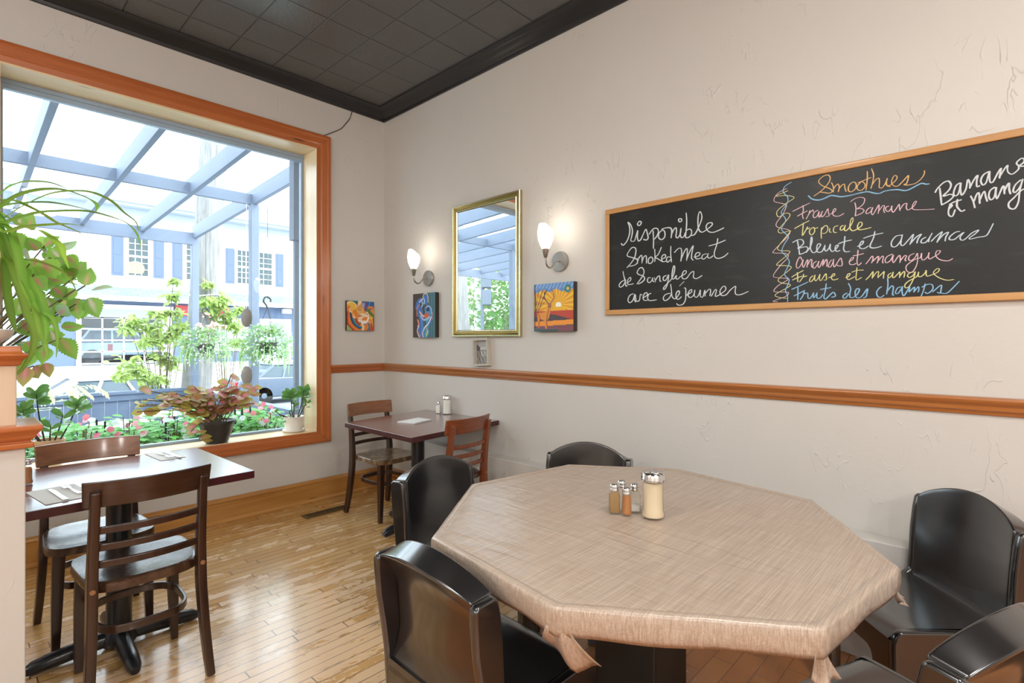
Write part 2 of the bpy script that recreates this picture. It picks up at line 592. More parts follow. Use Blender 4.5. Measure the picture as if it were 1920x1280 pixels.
def seat_mat(name, c1, c2, c3):
    t = NT(name)
    v = t.coord()
    g = t.noise(t.map(v, (24, 2.5, 10)), 1.4, 5, 0.6, 0.5)
    c = t.ramp(g, [(0.3, c1), (0.7, c2)])
    w = t.ramp(t.noise(t.map(v, (6, 12, 4)), 1.6, 5, 0.7, 0.6), [(0.5, (0, 0, 0)), (0.62, (1, 1, 1))])
    c = t.mix(t.math('MULTIPLY', w, 0.6), c, c3)
    r = t.math('ADD', 0.2, t.math('MULTIPLY', t.noise(v, 18, 4), 0.16))
    return t.done(t.principled(c, r, 0, None, 0.4, 0.16))
M['seat_dark'] = seat_mat('dark_seat_scuffed', (0.03, 0.013, 0.007), (0.07, 0.032, 0.016), (0.13, 0.075, 0.045))
M['seat_worn'] = seat_mat('seat_worn_pale', (0.07, 0.035, 0.015), (0.16, 0.09, 0.04), (0.40, 0.28, 0.15))
M['plug'] = plain('pale_wood_plug', (0.30, 0.13, 0.05), 0.4)
M['maroon'] = plain('maroon_laminate', (0.13, 0.022, 0.026), 0.22, var=0.12, vscale=60, coat=1.0, coat_rough=0.2, ior=2.1)
M['maroon_edge'] = plain('dark_maroon_edge_band', (0.055, 0.010, 0.012), 0.3)
M['iron'] = plain('black_cast_iron', (0.010, 0.012, 0.016), 0.3, coat=0.2, bump=0.15, bscale=90)

def cloth_mat():
    t = NT('taupe_woven_vinyl_cloth')
    v = t.coord()
    sp = t.n('ShaderNodeSeparateXYZ')
    t.put(sp.inputs[0], v)
    # threads run along two crossing directions, slubbed
    a = t.noise(t.map(v, (430, 5, 40)), 1.0, 3, 0.62)
    b = t.noise(t.map(v, (9, 330, 330)), 1.0, 2, 0.6)
    f = t.math('ADD', t.math('MULTIPLY', a, 0.70), t.math('MULTIPLY', b, 0.30))
    c = t.ramp(f, [(0.32, (0.30, 0.225, 0.165)), (0.5, (0.43, 0.335, 0.26)), (0.68, (0.56, 0.465, 0.385))])
    wr = t.noise(t.map(v, (1.1, 6.5, 2), (0, 0, R(-62))), 1.4, 2, 0.4, 0.35)
    ridge = t.ramp(t.math('ABSOLUTE', t.math('SUBTRACT', wr, 0.5)), [(0.0, (1, 1, 1)), (0.07, (0, 0, 0))])
    h = t.math('ADD', t.math('MULTIPLY', ridge, 0.38), t.math('MULTIPLY', t.noise(v, 26, 3, 0.5, 0.4), 0.6))
    where = t.ramp(t.noise(v, 2.6, 2), [(0.42, (0.15, 0.15, 0.15)), (0.6, (1, 1, 1))])
    h = t.math('MULTIPLY', h, where)
    hw = t.math('ADD', h, t.math('MULTIPLY', f, 0.10))
    nm = t.bump(hw, 0.55, 0.008)
    return t.done(t.principled(c, 0.40, 0, nm, 0.7, 0.22, coat_normal=nm))
M['cloth'] = cloth_mat()

M['brass'] = plain('antique_gold', (0.30, 0.205, 0.065), 0.3, 1.0, var=0.1)
M['gold_light'] = plain('pale_gold', (0.50, 0.44, 0.26), 0.25, 1.0)
M['gold_dark'] = plain('dark_gold_groove', (0.17, 0.11, 0.03), 0.35, 1.0)
M['mirror'] = plain('silvered_mirror', (0.93, 0.95, 0.95), 0.0, 1.0, var=0.0)
def brushed():
    t = NT('brushed_nickel')
    v = t.coord()
    g = t.noise(t.map(v, (4, 4, 4)), 3, 2)
    return t.done(t.principled(t.mix(g, (0.36, 0.345, 0.32), (0.50, 0.48, 0.45)), 0.3, 1.0))
M['nickel'] = brushed()
M['chrome'] = plain('chrome', (0.72, 0.72, 0.72), 0.14, 1.0)
M['steel'] = plain('stainless_cutlery', (0.78, 0.78, 0.80), 0.2, 1.0)
M['shade'] = plain('lit_frosted_glass', (0.95, 0.93, 0.9), 0.3, emis=(1.0, 0.93, 0.82, 1), estr=2.6, var=0)
M['jar'] = clear_glass('jar_glass', (0.97, 0.985, 0.98), 1.5, 0.03, 1.0)
M['cumin'] = plain('ochre_spice', (0.30, 0.17, 0.06), 0.8, bump=0.3, bscale=400)
M['cinnamon'] = plain('cinnamon_spice', (0.40, 0.16, 0.05), 0.8, bump=0.3, bscale=400)
M['sugar_brown'] = plain('beige_sugar', (0.70, 0.56, 0.38), 0.7, bump=0.2, bscale=500)
M['sugar'] = plain('white_sugar', (0.80, 0.77, 0.70), 0.7, bump=0.2, bscale=500)
M['paper'] = plain('white_paper_napkin', (0.82, 0.82, 0.80), 0.8, var=0.02)
M['slate'] = None
def slate():
    t = NT('chalkboard_slate')
    v = t.coord()
    n1 = t.noise(v, 3.2, 4, 0.6)
    n2 = t.ramp(t.noise(t.map(v, (3, 3, 9)), 2.4, 5, 0.7), [(0.55, (0, 0, 0)), (0.8, (1, 1, 1))])
    c = t.mix(n1, (0.013, 0.0145, 0.015), (0.022, 0.024, 0.0245))
    c = t.mix(t.math('MULTIPLY', n2, 0.07), c, (0.35, 0.36, 0.36))
    return t.done(t.principled(c, 0.36, 0, spec=0.3))
M['slate'] = slate()
M['oak_frame'] = wood('oak_frame', (0.42, 0.20, 0.06), (0.60, 0.33, 0.12), 'x', 1, 0.4, 0.2)
M['oak_frame_z'] = wood('oak_frame_upright', (0.42, 0.20, 0.06), (0.60, 0.33, 0.12), 'z', 1, 0.4, 0.2)
def chalk(name, c):
    t = NT(name)
    nz = t.noise(t.coord(), 160, 3, 0.6)
    return t.done(t.principled(t.mix(nz, tuple(x * 0.7 for x in c), c), 0.95))
CHALKS = {'white': chalk('white_chalk', (0.72, 0.76, 0.78)), 'pale': chalk('pale_blue_chalk', (0.62, 0.72, 0.80)), 'orange': chalk('orange_chalk', (0.78, 0.50, 0.22)),
          'blue': chalk('blue_chalk', (0.30, 0.56, 0.80)), 'pink': chalk('pink_chalk', (0.80, 0.55, 0.60)), 'yellow': chalk('yellow_chalk', (0.78, 0.74, 0.34))}
M['canvas_side'] = plain('dark_canvas_edge', (0.035, 0.028, 0.022), 0.6)
M['paint'] = vcol('acrylic_paint', 0.45, 0.1, 0.5, 160)
M['driftwood'] = plain('whitewashed_wood', (0.52, 0.48, 0.41), 0.7, var=0.15, vscale=30)
M['fill_cover'] = plain('fill_disc_opal', (0.9, 0.88, 0.84), 0.4, emis=(1, 0.95, 0.88, 1), estr=3.0)  # glowing cover of the added ceiling fill lights
def opal():
    # opal glass of the added fill globes: lets light through and glows
    t = NT('fill_globe_opal')
    tr = t.n('ShaderNodeBsdfTransparent')
    em = t.n('ShaderNodeEmission')
    em.inputs[0].default_value = (1.0, 0.96, 0.91, 1)
    em.inputs[1].default_value = 6.0
    mx = t.n('ShaderNodeMixShader')
    mx.inputs[0].default_value = 0.5
    t.t.links.new(tr.outputs[0], mx.inputs[1])
    t.t.links.new(em.outputs[0], mx.inputs[2])
    return t.done(mx.outputs[0])
M['opal'] = opal()
M['white_plastic'] = plain('white_pot_glaze', (0.82, 0.79, 0.74), 0.4, bump=0.5, bscale=60)
M['black_pot'] = plain('dark_grey_pot', (0.035, 0.035, 0.036), 0.35, var=0.12)
M['tan_pot'] = plain('tan_clay_pot', (0.62, 0.40, 0.24), 0.6)
M['saucer'] = plain('white_plastic_saucer', (0.80, 0.76, 0.72), 0.3)
M['soil'] = plain('potting_soil', (0.03, 0.02, 0.013), 0.95, bump=0.8, bscale=120)
M['leaf'] = leafmat('leaf', 0.42, 0.35)
M['leaf_gloss'] = leafmat('glossy_leaf', 0.25, 0.22)
M['petal'] = leafmat('petal', 0.5, 0.35)
M['stem'] = plain('green_brown_stem', (0.13, 0.10, 0.045), 0.6)
M['stem_dark'] = plain('dark_bark_stem', (0.06, 0.05, 0.035), 0.7)
M['dark_metal'] = plain('dark_iron', (0.018, 0.022, 0.022), 0.5)
M['vent'] = plain('worn_brass_vent', (0.20, 0.14, 0.06), 0.35, 0.8, var=0.4, vscale=40)
M['vent_dark'] = plain('vent_shadow_gap', (0.008, 0.007, 0.006), 0.8)
# outdoors
M['clapboard'] = None
def clap():
    t = NT('white_clapboard')
    sp = t.n('ShaderNodeSeparateXYZ')
    t.put(sp.inputs[0], t.coord())
    f = t.math('FRACT', t.math('DIVIDE', sp.outputs[2], 0.115))
    nm = t.bump(f, 0.35, 0.02)
    return t.done(t.principled((0.84, 0.86, 0.88, 1), 0.6, 0, nm))
M['clapboard'] = clap()
M['shutter'] = plain('blue_grey_shutter', (0.085, 0.12, 0.20), 0.6)
M['white_frame'] = plain('white_painted_frame', (0.85, 0.87, 0.9), 0.5)
M['far_glass'] = plain('dark_reflective_glass', (0.035, 0.06, 0.065), 0.15, var=0.5, vscale=2.5)
M['door_glass'] = plain('shop_door_glass', (0.30, 0.37, 0.42), 0.15, var=0.35, vscale=1.2)
def shingle():
    t = NT('blue_grey_shingles')
    br = t.n('ShaderNodeTexBrick')
    t.put(br.inputs['Vector'], t.map(t.coord(), (1, 1, 1), (0, 0, R(90))))
    br.inputs['Scale'].default_value = 1
    br.inputs['Brick Width'].default_value = 0.45
    br.inputs['Row Height'].default_value = 0.22
    br.inputs['Mortar Size'].default_value = 0.02
    br.inputs['Color1'].default_value = (0.20, 0.25, 0.32, 1)
    br.inputs['Color2'].default_value = (0.15, 0.195, 0.27, 1)
    br.inputs['Mortar'].default_value = (0.11, 0.145, 0.20, 1)
    return t.done(t.principled(br.outputs[0], 0.8))
M['shingle'] = shingle()
M['blue_wall'] = plain('blue_grey_shopfront_paint', (0.10, 0.145, 0.235), 0.6)
M['soffit'] = plain('pale_grey_soffit', (0.34, 0.385, 0.44), 0.6)
M['red_sign'] = plain('red_sign_panel', (0.45, 0.03, 0.04), 0.45)
M['white_letter'] = plain('white_sign_lettering', (0.9, 0.9, 0.9), 0.5)
M['asphalt'] = plain('sunlit_asphalt', (0.24, 0.26, 0.29), 0.9, var=0.12, vscale=2, bump=0.3, bscale=30)
M['concrete'] = plain('pale_concrete', (0.55, 0.55, 0.54), 0.9, var=0.1, vscale=2)
M['patio'] = plain('pale_blue_grey_paving', (0.34, 0.37, 0.41), 0.8)
def pole_mat():
    t = NT('weathered_pole_wood')
    g = t.noise(t.map(t.coord(), (16, 16, 1.2)), 1.6, 5, 0.65, 0.4)
    return t.done(t.principled(t.ramp(g, [(0.3, (0.14, 0.14, 0.135)), (0.7, (0.30, 0.295, 0.285))]), 0.9, 0, t.bump(g, 0.6, 0.01)))
M['pole'] = pole_mat()
M['white_table'] = plain('white_patio_plastic', (0.86, 0.87, 0.88), 0.35)
M['car_silver'] = plain('silver_car_paint', (0.36, 0.38, 0.41), 0.25, 0.6, coat=0.5)
M['car_dark'] = plain('slate_blue_car_paint', (0.10, 0.13, 0.18), 0.25, 0.4, coat=0.5)
M['car_white'] = plain('white_truck_paint', (0.78, 0.80, 0.83), 0.3, coat=0.4)
M['car_glass'] = plain('tinted_car_glass', (0.06, 0.09, 0.11), 0.08)
M['tyre'] = plain('tyre_rubber', (0.02, 0.02, 0.02), 0.8)
M['red_lens'] = plain('red_tail_lens', (0.6, 0.02, 0.02), 0.2)
M['capiz'] = plain('brown_shell_disc', (0.085, 0.052, 0.028), 0.6, var=0.35, vscale=14)
M['rope'] = plain('white_rope', (0.8, 0.8, 0.78), 0.8)
M['bark'] = plain('pale_tree_bark', (0.38, 0.36, 0.32), 0.9, var=0.25, vscale=8, bump=0.6, bscale=20)
M['sign_blue'] = plain('pale_blue_sign', (0.25, 0.62, 0.75), 0.5)
M['signal'] = plain('dark_signal_housing', (0.10, 0.13, 0.17), 0.5)
M['tan_blind'] = plain('tan_window_blind', (0.34, 0.26, 0.16), 0.8)
CHALK = [
 ('chalk_line_disponible','white',3.3,[
  "108,426 122,413 142,427 158,452 168,489 164,522 155,544 173,527 185,492 181,460 174,435 185,428 201,433 220,487 218,450 225,425 241,433 259,466 273,486 282,460 287,434 275,424 256,431",
  "231,539 218,526 225,515 237,517 243,531 231,540",
  "318,473 321,420 320,368",
  "292,453 318,481 344,480 351,458 338,433 322,420",
  "372,465 355,452 353,427 372,414 390,428 389,458 372,471 400,476 425,471 432,452 428,414",
  "430,434 444,460 457,468 460,448 457,420 468,411 482,432 487,462 482,432 488,410 503,414 513,435",
  "480,516 472,511 476,499 487,498 490,509 480,516",
  "516,542 519,494 516,445 512,405",
  "513,443 534,450 547,438 543,416 526,404 513,407",
  "543,414 565,418 590,461 604,503 595,534 585,519 582,475 587,440 604,423 630,433 659,453 655,466 635,464 627,445 640,422 664,414 693,420 722,430",
 ]),
 ('chalk_line_smoked_meat','white',2.9,[
  "147,275 173,298 198,329 208,365 204,386 182,391 157,366 151,346 185,332 214,319 218,300 198,286 164,283",
  "217,327 219,292",
  "219,305 231,330 246,337 248,292",
  "248,302 260,328 275,331 276,288",
  "304,323 290,314 288,293 301,286 317,300 313,318 301,324",
  "328,367 330,331 329,293",
  "370,372 351,334 332,319 350,307 375,289",
  "372,304 394,312 393,326 378,325 371,308 378,289 400,290",
  "425,309 408,312 400,297 408,283 425,296",
  "427,372 426,325 431,280",
  "446,331 471,352 487,348 490,318 485,279",
  "487,292 508,335 521,346 522,315 518,280",
  "519,289 539,332 556,357 549,322 546,292 557,278",
  "557,295 587,300 592,314 575,316 566,300 575,284 600,286",
  "631,305 610,302 603,286 615,279 633,293 638,307 635,288 647,281 665,292",
  "689,380 684,349 671,308 674,284 693,274 722,281 743,297",
  "640,345 684,352 730,365",
 ]),
 ('chalk_line_de_sanglier','white',2.9,[
  "140,206 111,196 95,177 102,164 121,171 136,193 140,206",
  "121,258 126,233 136,200 141,169 152,171",
  "152,187 173,201 172,217 158,209 150,188 162,175 193,179",
  "213,174 241,205 261,238 251,265 231,265 216,242 228,229 257,217 264,199 246,183 222,174",
  "304,205 287,204 283,186 295,177 310,188 316,204 316,186 327,179",
  "327,205 333,176",
  "333,187 347,207 359,209 361,182 371,179",
  "400,210 383,203 381,186 394,182 405,197 413,212 410,179 400,146 386,132 383,142 405,164 430,187 446,221 450,252 443,257 436,228 433,196 443,186 460,205 457,189 468,184 482,196 513,211 515,225 502,224 492,203 497,184 519,185 539,209 557,219 559,206 557,187 575,178 606,193",
 ]),
 ('chalk_line_avec_dejeuner','white',2.9,[
  "192,120 167,111 155,84 167,68 189,83 201,117 198,88 207,68",
  "205,114 211,76 231,80 237,112 249,108",
  "251,90 281,106 278,120 263,116 254,90 266,76 284,78",
  "307,116 290,109 284,88 298,74 342,77",
  "425,109 394,103 381,83 392,69 416,81 431,106",
  "425,160 430,126 434,91 452,76 476,103 473,119 460,109 457,84 471,72 490,87",
  "477,145 505,169",
  "503,132 513,129 514,96 511,66 497,44 473,40 460,50",
  "514,91 544,106 547,121 534,115 526,95 536,79 557,89 565,118 562,88 575,78 590,97 595,116 596,82 610,80 620,114 621,80",
  "622,95 640,115 651,112 647,80",
  "654,78 674,111 682,108 676,79 693,82 729,107 726,126 712,123 700,100 710,80 733,83 754,106 780,123 778,100 782,82 805,79 844,93",
 ]),
 ('chalk_line_smoothies','orange',2.6,[
  "1135,516 1156,528 1179,546 1198,569 1202,590 1193,602 1176,601 1158,587 1158,573 1173,556 1201,538 1210,524 1198,518 1179,525 1159,531",
  "1207,566 1215,542 1214,519",
  "1215,534 1226,549 1234,552 1238,537 1234,516",
  "1235,528 1249,545 1258,546 1260,530 1265,512",
  "1283,547 1274,533 1274,515 1285,508 1300,519 1303,537 1295,549 1283,547",
  "1321,544 1308,530 1308,514 1321,507 1334,518 1335,533 1324,546",
  "1344,587 1344,550 1339,503",
  "1308,542 1339,551 1359,556",
  "1359,595 1367,566 1364,536 1357,507",
  "1362,523 1374,542 1386,547 1388,526 1387,508 1397,503 1409,520 1416,541 1413,521 1416,508 1428,503",
  "1410,520 1415,510 1427,510 1445,525 1450,539 1442,547 1434,536 1431,519 1437,505 1452,500 1472,519 1488,537 1487,522 1482,505 1473,502 1489,497 1513,500 1532,516 1541,534 1541,546",
 ]),
 ('chalk_underline','blue',4.0,[
  "1112,524 1128,505 1153,495 1176,497 1204,506 1226,500 1247,493 1282,493 1324,497 1347,496 1369,486 1387,481 1406,487 1425,488 1435,487 1452,485 1477,476 1494,479 1515,489 1532,495 1546,489 1558,488",
 ]),
 ('chalk_line_fraise_banane','pink',2.4,[
  "1045,460 1081,474 1121,488",
  "1090,482 1092,459 1088,440 1092,417",
  "1066,434 1087,444 1110,453",
  "1120,454 1115,436 1103,414",
  "1116,438 1131,453 1134,442",
  "1154,449 1139,441 1133,426 1139,415 1151,424 1158,442 1156,426 1159,415 1172,441 1166,427 1169,415 1179,422 1193,448 1195,432 1198,415 1184,413",
  "1202,421 1220,431 1225,441 1218,443 1212,426 1218,412 1237,408 1257,417",
  "1281,464 1298,475 1319,477 1334,468 1331,449 1319,436 1306,429 1324,426 1332,416 1321,405 1298,398",
  "1298,458 1302,430 1299,397",
  "1359,426 1347,422 1339,408 1344,401 1357,408 1364,425 1359,405 1364,393 1377,416 1386,432 1386,413 1383,394",
  "1386,406 1399,425 1406,424 1403,407 1407,394",
  "1422,421 1412,418 1410,406 1420,398 1429,409 1432,420 1431,405 1437,392 1450,411 1457,422 1458,407 1460,394",
  "1460,400 1472,419 1483,421 1481,406 1487,393 1506,405 1515,424 1508,422 1502,408 1502,396 1513,390 1546,385 1574,382",
 ]),
 ('chalk_line_tropicale','yellow',2.6,[
  "1053,377 1084,392 1118,406",
  "1092,399 1090,371 1087,339",
  "1090,340 1107,372 1109,378 1110,368 1120,373",
  "1133,372 1119,361 1119,345 1128,338 1139,351 1138,367 1133,373 1142,366 1154,369",
  "1168,367 1166,341 1167,315",
  "1168,356 1179,371 1190,370 1193,353 1184,339 1170,339",
  "1201,359 1200,343 1207,338",
  "1234,365 1220,362 1215,350 1218,337 1229,335",
  "1255,363 1245,359 1242,346 1250,343 1260,356 1261,362 1258,344 1265,338 1279,353 1290,376 1290,392 1283,384 1279,357 1282,341 1293,334 1311,342 1324,353 1324,365 1315,367 1308,352 1313,336 1334,335 1359,339",
 ]),
 ('chalk_line_bleuet_et_ananas','pale',3.1,[
  "1045,312 1069,323 1087,320 1093,304 1081,290 1068,282 1102,286 1111,276 1102,261 1075,252",
  "1066,322 1072,287 1076,252",
  "1104,258 1122,285 1129,313 1126,329 1123,307 1122,275 1131,256 1142,256 1156,274 1164,289 1153,292 1148,275 1151,256 1168,255 1179,275 1182,284 1180,265 1187,256 1198,269 1203,286 1202,265 1209,252 1218,254 1231,268 1234,277 1226,276 1222,263 1228,250 1242,253",
  "1260,315 1258,284 1255,256 1263,244 1280,244",
  "1234,283 1258,290 1287,294",
  "1306,262 1324,269 1330,281 1324,283 1316,270 1317,255 1331,250 1349,260",
  "1372,321 1366,291 1354,259 1364,249 1384,250 1396,254",
  "1329,295 1362,304 1402,309",
  "1466,291 1446,289 1431,268 1432,248 1446,246 1462,267 1468,293 1464,270 1463,251 1472,248 1490,270 1505,289 1501,272 1493,247",
  "1496,253 1514,276 1531,286 1521,269 1516,250",
  "1547,272 1534,265 1530,252 1544,250 1557,267 1566,286 1557,265 1554,250",
  "1562,251 1579,271 1598,287 1589,266 1581,245",
  "1584,251 1601,274 1617,282 1609,263 1607,247",
  "1653,280 1639,279 1623,265 1620,253 1635,251 1651,265 1664,275 1653,258 1656,246 1667,247 1688,269 1708,278 1697,264 1681,251 1684,246 1706,250 1729,253 1740,272 1750,298",
 ]),
 ('chalk_line_ananas_et_mangue','pink',2.6,[
  "1087,224 1078,241 1066,222 1062,200 1068,188 1081,201 1092,226 1088,207 1093,190 1104,215 1111,224 1109,205 1107,188",
  "1109,198 1122,223 1128,219 1126,197 1131,185",
  "1148,214 1136,206 1132,190 1139,182 1151,198 1157,213 1153,194 1159,184 1170,209 1176,218 1173,199 1172,189",
  "1175,195 1186,217 1190,210 1189,184",
  "1209,214 1200,203 1195,184 1204,183 1213,201 1216,217 1215,195 1220,181 1242,217 1248,204 1249,185 1237,183 1228,189",
  "1274,198 1287,204 1293,215 1285,214 1278,201 1279,187 1293,184 1303,189",
  "1310,247 1308,219 1306,195 1311,179 1323,190",
  "1290,223 1308,224 1332,229",
  "1338,181 1349,196 1362,214 1365,201 1359,183",
  "1362,189 1377,205 1385,210 1383,193 1379,181",
  "1383,190 1397,209 1402,206 1399,186 1402,179",
  "1435,215 1416,207 1408,191 1413,180 1427,189 1437,211 1434,192 1438,178 1451,199 1459,206 1461,189 1459,175",
  "1462,185 1475,203 1482,201 1477,187 1481,180",
  "1509,210 1493,202 1489,186 1498,181 1511,193 1518,209 1519,183 1514,155 1501,133 1485,136 1480,155 1490,170 1514,186 1527,189 1532,208 1532,185 1539,179 1552,192 1556,208 1554,189 1559,181 1569,187 1586,198 1592,210 1581,211 1577,196 1584,181 1599,171 1618,168 1631,176",
 ]),
 ('chalk_line_fraise_et_mangue','yellow',2.6,[
  "1041,148 1066,163 1093,176",
  "1066,170 1068,147 1068,123",
  "1044,134 1069,144 1087,150",
  "1075,122 1090,145 1093,158 1094,146 1108,150",
  "1133,148 1122,139 1118,125 1125,121 1136,135 1141,151 1139,132 1145,123 1156,139 1161,152 1159,133 1165,123 1184,152 1187,140 1187,125 1176,125",
  "1195,133 1218,141 1219,150 1212,147 1207,133 1215,122 1235,126",
  "1261,129 1274,133 1280,145 1271,143 1267,128 1274,119 1287,124 1298,131",
  "1306,171 1304,146 1302,122 1306,115 1324,125",
  "1285,150 1306,157 1331,156",
  "1338,112 1354,130 1365,147 1364,132 1362,117",
  "1364,122 1377,142 1385,144 1383,127 1383,117",
  "1384,121 1399,137 1405,143 1403,126 1402,113",
  "1430,136 1419,127 1420,115 1430,122 1437,139 1434,123 1438,114 1454,131 1459,137 1459,121 1458,112",
  "1460,120 1472,137 1476,132 1473,112",
  "1506,133 1490,128 1485,118 1493,111 1505,120 1511,134 1506,107 1493,76 1480,68 1476,80 1488,95 1516,113 1522,131 1521,115 1529,111 1542,123 1547,136 1547,116 1554,112 1581,123 1589,136 1581,139 1570,124 1579,110 1596,97 1615,90 1635,92",
 ]),
 ('chalk_line_fruits_des_champs','blue',3.0,[
  "1041,90 1075,104 1113,121",
  "1069,99 1069,68 1068,38",
  "1050,58 1072,68 1099,83",
  "1078,38 1090,57 1096,76 1099,66 1110,69 1112,46 1122,45 1133,64 1135,68 1135,45 1148,63 1149,67 1149,44 1162,43 1173,59",
  "1187,109 1183,77 1177,46 1183,37 1190,42 1212,65 1221,59 1222,47 1207,44",
  "1162,82 1184,85 1207,88",
  "1269,60 1255,51 1253,39 1263,38 1275,56",
  "1273,103 1282,80 1279,56 1280,40 1293,39 1308,54 1315,72 1306,76 1299,61 1303,39 1321,39 1344,73 1343,55 1340,40 1329,34",
  "1397,79 1387,73 1378,56 1382,38 1394,34 1405,43",
  "1417,114 1418,84 1413,44",
  "1415,57 1430,79 1437,73 1434,43 1440,42",
  "1464,74 1451,69 1444,49 1454,48 1467,70 1468,74 1467,51 1473,36 1488,63 1493,72 1490,49",
  "1490,49 1506,68 1509,65 1506,48",
  "1506,48 1521,70 1523,58 1520,47",
  "1544,82 1537,50 1527,22",
  "1532,67 1552,78 1567,74 1567,55 1552,41 1542,47",
  "1567,45 1594,72 1594,53 1591,40 1581,44",
  "1589,41 1611,38 1630,57 1651,84",
 ]),
 ('chalk_line_banane_et_mangue','white',4.0,[
  "1575,448 1583,464 1601,483 1617,487 1625,470 1619,451 1601,430 1623,433 1632,423 1619,408 1595,394",
  "1590,466 1593,430 1596,394",
  "1654,473 1641,464 1633,437 1637,424 1648,432 1655,473 1654,447 1658,423 1670,444 1676,480 1682,465 1682,444",
  "1683,450 1695,478 1705,491 1702,469 1703,448 1712,450",
  "1739,500 1722,490 1714,469 1720,451 1730,460 1739,500 1739,478 1741,458 1749,457 1763,489 1772,504 1769,485 1767,466",
  "1769,474 1781,499 1790,511 1789,497 1792,483 1803,475 1819,489 1821,501 1834,513 1834,525 1826,528 1814,514 1824,500 1842,499",
  "1617,373 1628,386 1624,392 1619,379 1617,359 1621,347 1630,345 1638,370",
  "1645,410 1643,384 1650,368 1658,359 1668,364",
  "1619,392 1637,401 1658,405",
  "1684,416 1692,392 1697,365",
  "1694,391 1701,415 1708,423 1710,403 1711,379",
  "1711,394 1719,417 1725,425 1728,405 1733,384",
  "1755,436 1741,425 1737,404 1743,389 1753,400 1758,435 1757,411 1760,390 1769,413 1776,433 1780,431 1781,403",
  "1781,417 1789,437 1794,442 1794,420 1798,400",
  "1826,449 1811,433 1805,412 1811,405 1824,424 1831,451 1823,409 1819,367 1809,344 1795,349 1793,368 1807,385 1826,408 1842,416",
 ]),
 ('chalk_spiral_blue','blue',2.2,[
  "1042,601 1015,588 1004,570 1009,553 1024,533 1024,507 1005,480 996,462 1012,436 1015,419 999,391 999,378 1015,359 1024,348 1027,336 1009,308 999,276 1015,254 1031,226 1027,203 1012,171 1015,155 1031,137 1024,111 1015,85 1024,61 1024,27",
 ]),
 ('chalk_spiral_yellow','yellow',1.9,[
  "1027,563 971,547 1015,542 1053,525 1015,502 977,472 984,444 1015,457 1034,449 1027,430 984,383 993,365 1034,370 1030,359 981,298 993,280 1035,269 977,218 993,209 1041,195 984,144 996,125 1037,110 971,71 984,56 1024,48",
 ]),
 ('chalk_spiral_pink','pink',1.9,[
  "1022,575 984,561 965,538 968,520 1015,499 1015,479 999,448 974,415 981,394 1031,373 1027,347 993,314 960,280 965,272 1015,264 1027,246 993,210 960,162 984,150 1027,140 984,114 962,88 984,81 1027,77 1015,58 959,38 981,34",
 ]),
]
